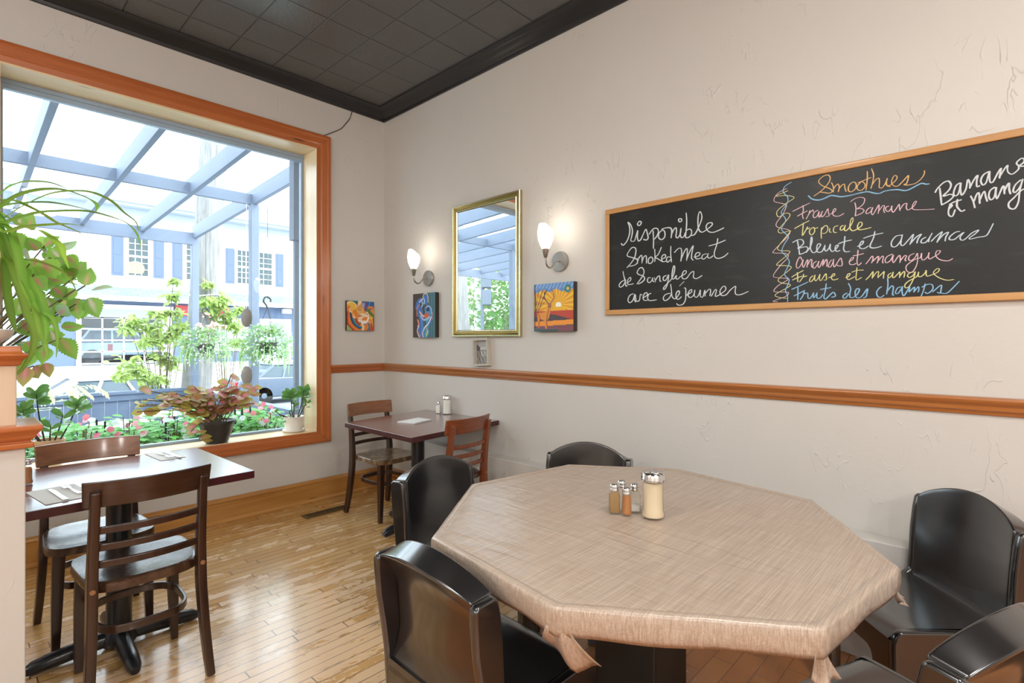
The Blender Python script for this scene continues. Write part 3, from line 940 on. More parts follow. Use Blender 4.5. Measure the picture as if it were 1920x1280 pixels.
STRAPS = [
  [(1.930,-2.700,1.720),(1.970,-2.654,1.806),(1.960,-2.614,1.850),(1.950,-2.572,1.866),(1.940,-2.529,1.872),(1.930,-2.484,1.863)],
  [(1.930,-2.700,1.730),(2.007,-2.656,1.760),(2.035,-2.619,1.795),(2.062,-2.576,1.815),(2.090,-2.530,1.822),(2.118,-2.491,1.813),(2.145,-2.457,1.793),(2.173,-2.446,1.773),(2.200,-2.453,1.749)],
  [(1.930,-2.700,1.740),(1.974,-2.655,1.727),(1.969,-2.601,1.780),(1.963,-2.537,1.831),(1.958,-2.474,1.854),(1.952,-2.424,1.858),(1.947,-2.375,1.841),(1.941,-2.337,1.809),(1.936,-2.301,1.783),(1.930,-2.290,1.751)],
  [(1.930,-2.700,1.750),(2.004,-2.656,1.712),(2.029,-2.631,1.719),(2.053,-2.580,1.745),(2.078,-2.529,1.756),(2.102,-2.460,1.764),(2.127,-2.404,1.752),(2.151,-2.369,1.736),(2.176,-2.345,1.701),(2.200,-2.338,1.654)],
  [(1.930,-2.700,1.760),(1.970,-2.631,1.778),(1.960,-2.601,1.790),(1.950,-2.545,1.804),(1.940,-2.485,1.807),(1.930,-2.415,1.801)],
  [(1.930,-2.700,1.770),(2.024,-2.657,1.683),(2.068,-2.608,1.696),(2.112,-2.559,1.703),(2.156,-2.510,1.708),(2.200,-2.471,1.701)],
  [(1.930,-2.700,1.780),(1.972,-2.631,1.791),(1.963,-2.596,1.782),(1.955,-2.558,1.765),(1.947,-2.521,1.742),(1.938,-2.472,1.726),(1.930,-2.431,1.706)],
  [(1.930,-2.700,1.790),(2.017,-2.609,1.708),(2.053,-2.573,1.695),(2.090,-2.549,1.672),(2.127,-2.530,1.642),(2.163,-2.524,1.606),(2.200,-2.517,1.568)],
  [(1.930,-2.700,1.800),(1.972,-2.643,1.617),(1.963,-2.607,1.611),(1.955,-2.558,1.605),(1.947,-2.515,1.588),(1.938,-2.485,1.561),(1.930,-2.467,1.523)],
  [(1.930,-2.700,1.810),(2.000,-2.656,1.716),(2.020,-2.637,1.695),(2.040,-2.627,1.650),(2.060,-2.620,1.603),(2.080,-2.614,1.549),(2.100,-2.605,1.495),(2.120,-2.572,1.443),(2.140,-2.551,1.423),(2.160,-2.542,1.386),(2.180,-2.542,1.343),(2.200,-2.546,1.304)],
  [(1.930,-2.700,1.820),(1.975,-2.655,1.666),(1.970,-2.641,1.622),(1.965,-2.625,1.557),(1.960,-2.607,1.493),(1.955,-2.593,1.432),(1.950,-2.581,1.403),(1.945,-2.576,1.360),(1.940,-2.584,1.305),(1.935,-2.613,1.249),(1.930,-2.653,1.229)],
  [(1.930,-2.700,1.830),(2.004,-2.642,1.703),(2.029,-2.631,1.673),(2.053,-2.617,1.586),(2.078,-2.604,1.529),(2.102,-2.588,1.480),(2.127,-2.579,1.395),(2.151,-2.568,1.343),(2.176,-2.565,1.310),(2.200,-2.582,1.280)],
  [(1.930,-2.700,1.840),(1.973,-2.655,1.663),(1.966,-2.646,1.610),(1.959,-2.643,1.538),(1.951,-2.636,1.467),(1.944,-2.627,1.419),(1.937,-2.619,1.391),(1.930,-2.607,1.374)],
  [(1.930,-2.700,1.850),(2.011,-2.621,1.598),(2.043,-2.606,1.561),(2.074,-2.582,1.510),(2.106,-2.569,1.463),(2.137,-2.565,1.416),(2.169,-2.567,1.368),(2.200,-2.573,1.343)],
]
COLEUS_LEAVES = [
  ((0.299,-2.356,1.854),(0.171,-2.246,1.949),0.100),
  ((0.456,-2.360,1.806),(0.428,-2.397,1.864),0.088),
  ((0.301,-2.302,1.722),(0.290,-2.219,1.821),0.130),
  ((0.385,-2.237,1.666),(0.374,-2.216,1.779),0.113),
  ((0.442,-2.208,1.646),(0.608,-2.145,1.648),0.081),
  ((0.366,-2.220,1.598),(0.348,-2.170,1.482),0.136),
  ((0.375,-2.278,1.557),(0.341,-2.262,1.467),0.083),
  ((0.442,-2.431,1.783),(0.423,-2.366,1.692),0.148),
  ((0.343,-2.438,1.845),(0.331,-2.481,1.917),0.099),
  ((0.433,-2.519,1.954),(0.423,-2.512,2.031),0.074),
  ((0.280,-2.466,1.967),(0.358,-2.461,2.044),0.085),
  ((0.346,-2.338,1.423),(0.320,-2.228,1.435),0.090),
  ((0.476,-2.354,1.363),(0.503,-2.289,1.245),0.124),
  ((0.384,-2.364,1.443),(0.370,-2.381,1.505),0.075),
  ((0.287,-2.400,1.315),(0.337,-2.420,1.221),0.092),
  ((0.362,-2.453,1.211),(0.315,-2.423,1.137),0.097),
  ((0.425,-2.491,1.209),(0.469,-2.507,1.111),0.096),
  ((0.326,-2.404,1.226),(0.330,-2.386,1.142),0.083),
  ((0.346,-2.460,1.579),(0.204,-2.400,1.498),0.113),
  ((0.439,-2.509,1.459),(0.391,-2.464,1.369),0.103),
  ((0.463,-2.383,1.641),(0.476,-2.325,1.574),0.117),
  ((0.430,-2.415,1.583),(0.408,-2.373,1.487),0.103),
  ((0.374,-2.325,1.630),(0.376,-2.278,1.582),0.083),
  ((0.473,-2.470,1.685),(0.544,-2.421,1.622),0.109),
  ((0.467,-2.444,1.631),(0.477,-2.474,1.538),0.102),
  ((0.386,-2.387,1.404),(0.375,-2.348,1.309),0.097),
  ((0.434,-2.488,1.346),(0.463,-2.435,1.277),0.095),
  ((0.472,-2.290,1.635),(0.461,-2.339,1.574),0.081),
  ((0.404,-2.328,1.822),(0.415,-2.264,1.767),0.112),
  ((0.415,-2.401,1.695),(0.449,-2.468,1.744),0.096),
  ((0.320,-2.369,1.766),(0.238,-2.295,1.843),0.107),
  ((0.445,-2.509,1.825),(0.397,-2.460,1.778),0.103),
  ((0.483,-2.532,1.679),(0.381,-2.484,1.605),0.102),
  ((0.467,-2.500,1.571),(0.503,-2.533,1.484),0.095),
  ((0.492,-2.364,1.490),(0.384,-2.307,1.555),0.094),
  ((0.453,-2.447,1.431),(0.470,-2.401,1.461),0.088),
  ((0.292,-2.249,1.594),(0.371,-2.310,1.511),0.092),
  ((0.299,-2.457,1.286),(0.316,-2.490,1.199),0.084),
  ((0.327,-2.523,1.288),(0.397,-2.510,1.175),0.098),
  ((0.308,-2.275,1.715),(0.289,-2.325,1.773),0.099),
  ((0.194,-2.458,1.353),(0.278,-2.388,1.408),0.128),
  ((0.265,-2.446,1.698),(0.302,-2.424,1.626),0.111),
  ((0.152,-2.479,1.819),(0.170,-2.453,1.746),0.128),
  ((0.226,-2.434,1.817),(0.186,-2.438,1.728),0.119),
  ((0.222,-2.397,1.890),(0.290,-2.350,1.948),0.095),
  ((0.208,-2.499,1.725),(0.179,-2.430,1.675),0.111),
  ((0.220,-2.381,1.845),(0.232,-2.308,1.816),0.098),
  ((0.203,-2.448,1.688),(0.141,-2.347,1.721),0.096),
  ((0.194,-2.274,1.530),(0.194,-2.215,1.585),0.109),
  ((0.192,-2.408,1.507),(0.230,-2.389,1.422),0.105),
  ((0.236,-2.427,1.656),(0.220,-2.342,1.703),0.102),
  ((0.123,-2.365,1.946),(0.111,-2.434,1.886),0.102),
  ((0.151,-2.475,1.943),(0.111,-2.456,1.864),0.115),
  ((0.178,-2.528,1.523),(0.173,-2.454,1.513),0.129),
  ((0.256,-2.386,1.563),(0.268,-2.330,1.511),0.098),
  ((0.172,-2.496,1.762),(0.247,-2.454,1.689),0.133),
  ((0.192,-2.339,1.796),(0.090,-2.323,1.703),0.133),
  ((0.202,-2.377,1.826),(0.172,-2.299,1.856),0.111),
  ((0.204,-2.401,1.858),(0.090,-2.298,1.872),0.132),
  ((0.262,-2.378,1.700),(0.315,-2.307,1.681),0.096),
  ((0.232,-2.316,1.693),(0.183,-2.233,1.681),0.094),
  ((0.243,-2.409,1.527),(0.245,-2.456,1.446),0.096),
  ((0.192,-2.392,1.741),(0.295,-2.349,1.652),0.122),
  ((0.159,-2.315,1.603),(0.198,-2.283,1.510),0.105),
  ((0.168,-2.390,1.427),(0.256,-2.327,1.455),0.095),
  ((0.207,-2.527,1.697),(0.276,-2.449,1.672),0.122),
  ((0.186,-2.280,1.515),(0.177,-2.179,1.543),0.124),
  ((0.226,-2.532,1.949),(0.301,-2.493,1.854),0.109),
  ((0.145,-2.311,1.767),(0.130,-2.244,1.715),0.128),
  ((0.181,-2.404,1.380),(0.205,-2.303,1.386),0.107),
  ((0.170,-2.470,1.570),(0.123,-2.474,1.484),0.100),
  ((0.260,-2.484,1.346),(0.383,-2.458,1.275),0.112),
  ((0.142,-2.513,1.884),(0.114,-2.429,1.909),0.104),
  ((0.171,-2.394,1.820),(0.104,-2.308,1.892),0.099),
]
SAPLING_BIG = [
  (-4.884,-0.499,2.241,0.072),
  (-4.844,-0.529,1.997,0.103),
  (-4.949,-0.483,1.763,0.161),
  (-4.908,-0.423,1.562,0.162),
  (-4.936,-0.521,1.440,0.177),
  (-4.933,-0.658,1.320,0.174),
  (-5.141,-0.291,1.318,0.117),
  (-5.007,-0.939,1.632,0.155),
  (-4.936,-1.017,1.490,0.138),
  (-5.048,-0.767,1.558,0.143),
  (-5.010,-0.641,1.120,0.144),
  (-5.052,-0.492,0.994,0.146),
  (-4.992,-1.006,0.975,0.185),
  (-4.843,-1.158,0.873,0.105),
  (-5.001,-0.895,0.853,0.172),
  (-4.969,-0.731,0.784,0.174),
  (-4.848,-0.711,1.751,0.110),
  (-4.869,-0.870,1.321,0.124),
]
SAPLING_SMALL = [
  (-4.738,-0.109,1.958,0.131),
  (-5.211,0.148,2.118,0.139),
  (-4.843,0.073,1.864,0.185),
  (-5.010,0.204,1.644,0.155),
  (-4.933,0.258,1.747,0.129),
  (-4.845,0.349,1.575,0.155),
  (-4.815,0.387,1.317,0.121),
  (-4.820,-0.032,2.216,0.075),
  (-4.931,0.460,1.841,0.105),
  (-4.749,0.159,1.990,0.118),
]

# ------------------------------------------------------------------ room shell
H = 3.45
b = MB()
WY0, WY1, WZ0, WZ1 = -2.57, -0.668, 0.585, 2.95      # window opening
b.box((-0.27, WY1 + 0.02, -0.35), (0, 0.15, H + 0.2))
b.box((-0.27, -6.2, -0.35), (0, WY0 - 0.02, H + 0.2))
b.box((-0.27, WY0 - 0.02, -0.35), (0, WY1 + 0.02, WZ0 - 0.02))
b.box((-0.27, WY0 - 0.02, WZ1 + 0.02), (0, WY1 + 0.02, H + 0.2))
structure(b.build('wall_left', M['wall']))
structure(MB().box((0, 0, -0.1), (8.0, 0.15, H + 0.2)).build('wall_right', M['wall']))
structure(MB().box((8.0, -6.2, -0.1), (8.15, 0.15, H + 0.2)).build('wall_back', M['wall']))
structure(MB().box((0, -6.2, -0.1), (8.0, -6.05, H + 0.2)).build('wall_front', M['wall']))
structure(MB().box((0, -6.05, -0.1), (8.0, 0, 0)).build('floor', M['floor']))
structure(MB().box((0, -6.05, H), (8.0, 0, H + 0.15)).build('ceiling', M['ceiling']))

def moulding(name, prof, mat, wall, a, c, parent=None):
    # prof: (distance from wall, z); wall 'left' lies on x=0, 'right' on y=0
    b = MB()
    if wall == 'left':
        b.prism([(d, z) for d, z in prof], 'y', a, c)
    else:
        b.prism([(-d, z) for d, z in prof], 'x', a, c)
    return b.build(name, mat, parent, bevel=0.002, seg=1)
crown = [(0, 3.372), (0.018, 3.372), (0.022, 3.392), (0.035, 3.398), (0.06, 3.408), (0.085, 3.425), (0.10, 3.437), (0.125, 3.440), (0.128, 3.449), (0, 3.449)]
structure(moulding('trim_1', crown, M['black_trim'], 'left', -6.05, 0))
structure(moulding('trim_2', crown, M['black_trim'], 'right', 0, 8.0))
rail = [(0, 1.064), (0.010, 1.064), (0.012, 1.078), (0.022, 1.083), (0.024, 1.100), (0.036, 1.112), (0.040, 1.124), (0.036, 1.133), (0, 1.135)]
structure(moulding('trim_3', rail, M['cherry_y'], 'left', -0.545, 0))
structure(moulding('trim_4', rail, M['cherry_x'], 'right', 0, 8.0))
base = [(0, 0), (0.034, 0), (0.034, 0.014), (0.026, 0.024), (0.020, 0.028), (0.020, 0.148), (0.026, 0.156), (0.022, 0.168), (0.012, 0.180), (0, 0.182)]
structure(moulding('baseboard_left', base, M['base_y'], 'left', -6.05, 0))
structure(moulding('baseboard_right', base, M['cherry_x'], 'right', 0.02, 0.62))
# painted boxed ledge along the foot of the right wall
structure(MB().box((0.62, -0.103, 0), (8.0, 0, 0.513)).build('trim_5', M['wall'], bevel=0.006))

# ------------------------------------------------------------------ window
win = bpy.data.objects.new('window_1', None)
COL.objects.link(win)
structure(win)
cp = [(0, 0), (0.030, 0.004), (0.032, 0.028), (0.024, 0.034), (0.024, 0.080), (0.016, 0.088), (0.014, 0.122), (0, 0.126)]   # (out from wall, across from outer edge)
def casing(side):
    b = MB()
    o = dict(y0=WY0 - 0.126, y1=WY1 + 0.126, z0=WZ0 - 0.10, z1=WZ1 + 0.133)
    vs = []
    for d, a in cp:
        if side == 'top': vs.append(((d, o['y0'] + a, o['z1'] - a), (d, o['y1'] - a, o['z1'] - a)))
        if side == 'bottom': vs.append(((d, o['y0'] + a, o['z0'] + a * 0.8), (d, o['y1'] - a, o['z0'] + a * 0.8)))
        if side == 'right': vs.append(((d, o['y1'] - a, o['z0'] + a * 0.8), (d, o['y1'] - a, o['z1'] - a)))
        if side == 'left': vs.append(((d, o['y0'] + a, o['z0'] + a * 0.8), (d, o['y0'] + a, o['z1'] - a)))
    n = len(vs)
    pts = [p for p, q in vs] + [q for p, q in vs]
    fs = [(i, (i + 1) % n, (i + 1) % n + n, i + n) for i in range(n)]
    b.add(pts, fs + [tuple(range(n)), tuple(range(2 * n - 1, n - 1, -1))])
    return b
for s in ('top', 'bottom', 'left', 'right'):
    o = casing(s).build('casing', M['cherry_y'] if s in ('top', 'bottom') else M['cherry_z'], win, bevel=0.002, seg=1)
    bm = bmesh.new(); bm.from_mesh(o.data); bmesh.ops.recalc_face_normals(bm, faces=bm.faces); bm.to_mesh(o.data); bm.free()
GX = -0.235
MB().box((-0.27, WY0 - 0.02, WZ1), (0.012, WY1 + 0.02, WZ1 + 0.02)).build('jamb', M['pale_y'], win)
MB().box((-0.27, WY1, WZ0 - 0.02), (0.012, WY1 + 0.02, WZ1)).build('jamb', M['pale_z'], win)
MB().box((-0.27, WY0 - 0.02, WZ0 - 0.02), (0.012, WY0, WZ1)).build('jamb', M['pale_z'], win)
MB().box((-0.27, WY0, WZ0 - 0.02), (0.014, WY1, WZ0)).build('window_sill', M['pale_y'], win, bevel=0.003)
b = MB()
b.box((GX - 0.03, WY0, WZ1 - 0.058), (GX + 0.012, WY1, WZ1))
b.box((GX - 0.03, WY0, WZ1 - 0.028), (GX + 0.022, WY1, WZ1))
b.box((GX - 0.03, WY1 - 0.022, WZ0), (GX + 0.012, WY1, WZ1 - 0.058))
b.box((GX - 0.03, WY0, WZ0), (GX + 0.012, WY0 + 0.022, WZ1 - 0.058))
b.box((GX - 0.03, WY0 + 0.022, WZ0), (GX + 0.012, WY1 - 0.022, WZ0 + 0.02))
b.build('sash_frame', M['sash'], win, bevel=0.003)
MB().box((GX - 0.006, WY0 + 0.01, WZ0 + 0.01), (GX - 0.002, WY1 - 0.01, WZ1 - 0.04)).build('pane', M['glass'], win)

# ------------------------------------------------------------------ half wall with capped post, near the camera
PX = 2.0
div = bpy.data.objects.new('wall_divider', None)
COL.objects.link(div)
structure(div)
MB().box((PX - 0.16, -5.0, 0), (PX, -2.598, 1.02)).build('half_wall', M['wall'], div, bevel=0.004)
def cap_ring(name, x0, x1, y0, y1, prof, mat):
    # prof: (outset, z) closed profile run round a rectangle
    b = MB()
    vs, fs = [], []
    n = len(prof)
    for d, z in prof:
        vs += [(x0 - d, y0 - d, z), (x1 + d, y0 - d, z), (x1 + d, y1 + d, z), (x0 - d, y1 + d, z)]
    for i in range(n - 1):
        for k in range(4):
            fs.append((i * 4 + k, i * 4 + (k + 1) % 4, (i + 1) * 4 + (k + 1) % 4, (i + 1) * 4 + k))
    fs.append((3, 2, 1, 0))
    e = (n - 1) * 4
    fs.append((e, e + 1, e + 2, e + 3))
    b.add(vs, fs)
    return b.build(name, mat, div, bevel=0.003, seg=2, angle=25)
cap_ring('cap_moulding', PX - 0.16, PX, -5.0, -2.598, [(0.004, 1.018), (0.018, 1.021), (0.019, 1.036), (0.010, 1.041), (0.022, 1.052), (0.025, 1.062), (0.038, 1.078), (0.038, 1.092)], M['cherry_y'])
MB().box((PX - 0.15, -2.80, 1.09), (PX - 0.012, -2.618, 1.28)).build('post', plain('cream_wall_paint', (0.66, 0.50, 0.36), 0.55), div, bevel=0.003)
cap_ring('capital', PX - 0.15, PX - 0.012, -2.80, -2.618, [(0.004, 1.276), (0.010, 1.279), (0.013, 1.292), (0.026, 1.306), (0.028, 1.312), (0.012, 1.319), (0.010, 1.337)], M['cherry_y'])

# pendant bodies round the added fill lights
for i, (x, y) in enumerate(FILL_GLOBES):
    t = thing('fill_globe', 'added fill light shaped as a white globe pendant, out of view', 'pendant lamp', (x, y, 2.70), 0, 'added globe fill lights')
    b = MB().ell((0, 0, 0), (0.145, 0.145, 0.145), 28, 18)
    b.build('globe', M['opal'], t, True)
    MB().lathe([(0.05, 0.135), (0.05, 0.17), (0.02, 0.19), (0, 0.19)], 20).build('gallery', M['nickel'], t, True)
    MB().tube([(0, 0, 0.18), (0, 0, 0.745)], 0.005, 8).build('cord', M['dark_metal'], t, True)
    MB().lathe([(0, 0.72), (0.03, 0.722), (0.06, 0.748), (0, 0.749)], 24).build('canopy', M['nickel'], t, True)

for i, (x, y) in enumerate(FILL_DISCS):  # lamp bodies round the added ceiling fill lights
    t = thing('fill_disc', 'added fill light shaped as a round opal ceiling lamp, out of view', 'ceiling lamp', (x, y, 3.45), 0, 'added ceiling fill lights')
    MB().lathe([(0.0, -0.001), (0.30, -0.001), (0.30, -0.045), (0.27, -0.05), (0.27, -0.02), (0, -0.02)], 32).build('disc_base', M['nickel'], t, True)
    MB().lathe([(0.268, -0.022), (0.268, -0.05), (0.20, -0.085), (0, -0.10)], 32).build('disc_cover', M['fill_cover'], t, True)

# thin wire and wall marks
o = MB().tube(smooth_path([(0.004, -0.60, 3.085), (0.006, -0.52, 3.135), (0.006, -0.44, 3.19), (0.005, -0.405, 3.235), (0.006, -0.36, 3.30), (0.006, -0.335, 3.372)], 5), 0.0032, 6).build('wire', M['dark_metal'], None, True)
tag(o, 'thin black wire running up the wall above the window corner', 'wire')

# floor register
t = thing('floor_vent', 'worn brass slotted vent set in the wood floor beside the window wall', 'vent', (0.335, -0.745, 0.0))
b = MB()
b.box((-0.05, -0.185, 0.0), (0.05, -0.165, 0.006)); b.box((-0.05, 0.165, 0.0), (0.05, 0.185, 0.006))
b.box((-0.05, -0.165, 0.0), (-0.035, 0.165, 0.006)); b.box((0.035, -0.165, 0.0), (0.05, 0.165, 0.006))
b.build('vent_frame', M['vent'], t, bevel=0.002)
MB().box((-0.036, -0.166, 0.0002), (0.036, 0.166, 0.001)).build('vent_opening', M['vent_dark'], t)
b = MB()
for i in range(22):
    y = -0.158 + i * 0.015
    b.box((-0.036, y, 0.001), (0.036, y + 0.006, 0.0045))
b.box((-0.003, -0.166, 0.001), (0.003, 0.166, 0.005))
b.build('vent_grille', M['vent'], t)

# ------------------------------------------------------------------ bentwood-stretcher cafe chairs (face +y)
def cafe_chair(label, kind='dark', group='wooden cafe chairs'):
    fr, rail_m, seat_m = {'dark': (M['dark_wood'], M['dark_wood_x'], M['seat_dark']), 'figured': (M['dark_wood'], M['mid_wood_x'], M['seat_dark']),
                          'worn': (M['dark_wood'], M['mid_wood_x'], M['seat_worn']), 'red': (M['red_wood'], M['red_wood_x'], M['seat_dark'])}[kind]
    t = thing('cafe_chair', label, 'chair', group=group)
    # saddle seat
    b = MB()
    out = []
    for k in range(48):
        a = 2 * PI * k / 48
        ca, sa = math.cos(a), math.sin(a)
        r = (abs(ca) ** 4.2 + abs(sa) ** 4.2) ** (-1 / 4.2)
        x, y = ca * r, sa * r
        out.append((x * (0.196 + 0.014 * y), y * 0.205 + 0.005))
    rings = [(1.0, 0.428), (1.0, 0.458), (0.985, 0.463), (0.93, 0.4635), (0.7, 0.459), (0.4, 0.4555), (0.12, 0.455)]
    vs = [(x * s, y * s + (0.005 if s < 1 else 0), z) for s, z in rings for x, y in out]
    fs = []
    for i in range(len(rings) - 1):
        for k in range(48):
            fs.append((i * 48 + k, i * 48 + (k + 1) % 48, (i + 1) * 48 + (k + 1) % 48, (i + 1) * 48 + k))
    fs.append(tuple(range(47, -1, -1)))
    fs.append(tuple(range(6 * 48, 7 * 48)))
    b.add(vs, fs)
    b.build('seat', seat_m, t, True)
    for s in (-1, 1):
        b = MB()
        p = [(s * 0.158, 0.160, 0.432), (s * 0.164, 0.163, 0.25), (s * 0.170, 0.166, 0.0)]
        b.bar(p, [0.044, 0.040, 0.028], [0.044, 0.040, 0.028], (0, 1, 0))
        b.build('leg', fr, t, bevel=0.004)
        b = MB()
        p = smooth_path([(s * 0.196, -0.245, 0.0), (s * 0.186, -0.215, 0.16), (s * 0.178, -0.193, 0.34), (s * 0.176, -0.188, 0.46), (s * 0.174, -0.200, 0.60), (s * 0.172, -0.232, 0.815)], 4)
        n = len(p)
        b.bar(p, [0.030 + 0.004 * math.sin(PI * i / (n - 1)) for i in range(n)], [0.036 + 0.016 * math.sin(PI * min(1, i / (n - 1) * 1.1)) for i in range(n)], (0, 1, 0))
        leg = b.build('leg', fr, t, bevel=0.006)
        MB().lathe([(0.009, 0.006), (0.009, -0.002), (0, -0.0025)], 12, (s * 0.177, -0.2135, 0.452), axis='y').build('plug', M['plug'], leg, True)
    # wide curved top rail, three slim slats
    def arc(z, hw, bow, y0, n=14):
        return [(hw * (2 * i / n - 1), y0 - bow * (1 - (2 * i / n - 1) ** 2), z) for i in range(n + 1)]
    b = MB()
    lo, hi = arc(0.752, 0.204, 0.045, -0.192), arc(0.850, 0.208, 0.047, -0.212)
    vs, fs = [], []
    n = len(lo)
    for (p, q) in zip(lo, hi):
        vs += [(p[0], p[1] + 0.009, p[2]), (q[0], q[1] + 0.009, q[2]), (q[0], q[1] - 0.009, q[2]), (p[0], p[1] - 0.009, p[2])]
    for i in range(n - 1):
        for k in range(4):
            fs.append((i * 4 + k, i * 4 + (k + 1) % 4, i * 4 + 4 + (k + 1) % 4, i * 4 + 4 + k))
    fs += [(3, 2, 1, 0), ((n - 1) * 4, (n - 1) * 4 + 1, (n - 1) * 4 + 2, (n - 1) * 4 + 3)]
    b.add(vs, fs)
    b.build('top_rail', rail_m, t, bevel=0.005)
    for z, y0 in ((0.668, -0.208), (0.604, -0.198), (0.540, -0.190)):
        MB().bar(arc(z, 0.168, 0.030, y0), 0.014, 0.027).build('slat', fr, t, bevel=0.004)
    # bentwood hoop round the four legs
    pts = []
    for k in range(40):
        a = 2 * PI * k / 40
        ca, sa = math.cos(a), math.sin(a)
        r = (abs(ca) ** 3.2 + abs(sa) ** 3.2) ** (-1 / 3.2)
        pts.append((ca * r * 0.150, sa * r * 0.165 - 0.012, 0.272))
    b = MB()
    n = len(pts)
    vs, fs = [], []
    for i, p in enumerate(pts):
        nx, ny = p[0] / 0.150 ** 2, (p[1] + 0.012) / 0.165 ** 2
        l = math.hypot(nx, ny)
        nx, ny = nx / l, ny / l
        for (d, z) in ((0.007, 0.015), (-0.007, 0.015), (-0.007, -0.015), (0.007, -0.015)):
            vs.append((p[0] + nx * d, p[1] + ny * d, p[2] + z))
    for i in range(n):
        for k in range(4):
            j = (i + 1) % n
            fs.append((i * 4 + k, i * 4 + (k + 1) % 4, j * 4 + (k + 1) % 4, j * 4 + k))
    b.add(vs, fs)
    b.build('stretcher', fr, t, bevel=0.003)
    return t
CG = 'wooden cafe chairs'
c = cafe_chair('dark wooden slat-back chair seen from behind at the window table', 'dark'); c.location = (1.640, -2.235, 0); c.rotation_euler.z = R(90)
c = cafe_chair('dark wooden chair between the window table and the window sill', 'figured'); c.location = (1.098, -2.285, 0); c.rotation_euler.z = R(-90)
c = cafe_chair('wooden chair with a worn pale seat at the maroon corner table', 'worn'); c.location = (0.690, -0.435, 0); c.rotation_euler.z = R(-87)
c = cafe_chair('reddish brown slat-back chair at the maroon corner table', 'red'); c.location = (1.455, -0.462, 0); c.rotation_euler.z = R(96)

# ------------------------------------------------------------------ square laminate tables on cross feet
def cafe_table(label, corners, cx, cy, rz_feet, h=0.762):
    t = thing('cafe_table', label, 'table', (cx, cy, 0))
    loc = [(x - cx, y - cy) for x, y in corners]
    b = MB()
    b.prism(loc, 'z', h - 0.034, h)
    top = b.build('tabletop', [M['maroon'], M['maroon_edge']], t, bevel=0.003)
    for p in top.data.polygons:
        if abs(p.normal.z) < 0.5: p.material_index = 1
    MB().lathe([(0.045, 0.05), (0.0475, 0.06), (0.0475, h - 0.05), (0.0475, h - 0.045)], 28).build('column', M['iron'], t, True)
    MB().box((-0.11, -0.11, h - 0.045), (0.11, 0.11, h - 0.034)).build('top_plate', M['iron'], t, bevel=0.003)
    MB().lathe([(0.062, 0.018), (0.070, 0.03), (0.066, 0.055), (0.05, 0.085), (0.047, 0.10)], 28).build('hub', M['iron'], t, True)
    for k in range(4):
        a = rz_feet + k * PI / 2
        d = Vector((math.cos(a), math.sin(a), 0))
        pts = [d * 0.03 + Vector((0, 0, 0.048)), d * 0.12 + Vector((0, 0, 0.045)), d * 0.22 + Vector((0, 0, 0.036)), d * 0.285 + Vector((0, 0, 0.028)), d * 0.31 + Vector((0, 0, 0.020))]
        b = MB()
        b.tube(pts, [0.034, 0.033, 0.031, 0.027, 0.017], 12)
        b.v = [(x, y, max(0.0, z)) for x, y, z in b.v]
        b.build('foot', M['iron'], t, True)
    return t
cafe_table('window-side maroon laminate table with two napkins laid out', [(1.745, -1.815), (0.985, -1.835), (0.985, -2.69), (1.775, -2.69)], 1.365, -2.25, R(0))
cafe_table('smaller corner table with a maroon top pushed against the right wall', [(1.512, -0.004), (0.645, -0.004), (0.785, -0.838), (1.612, -0.852)], 1.10, -0.43, R(5))

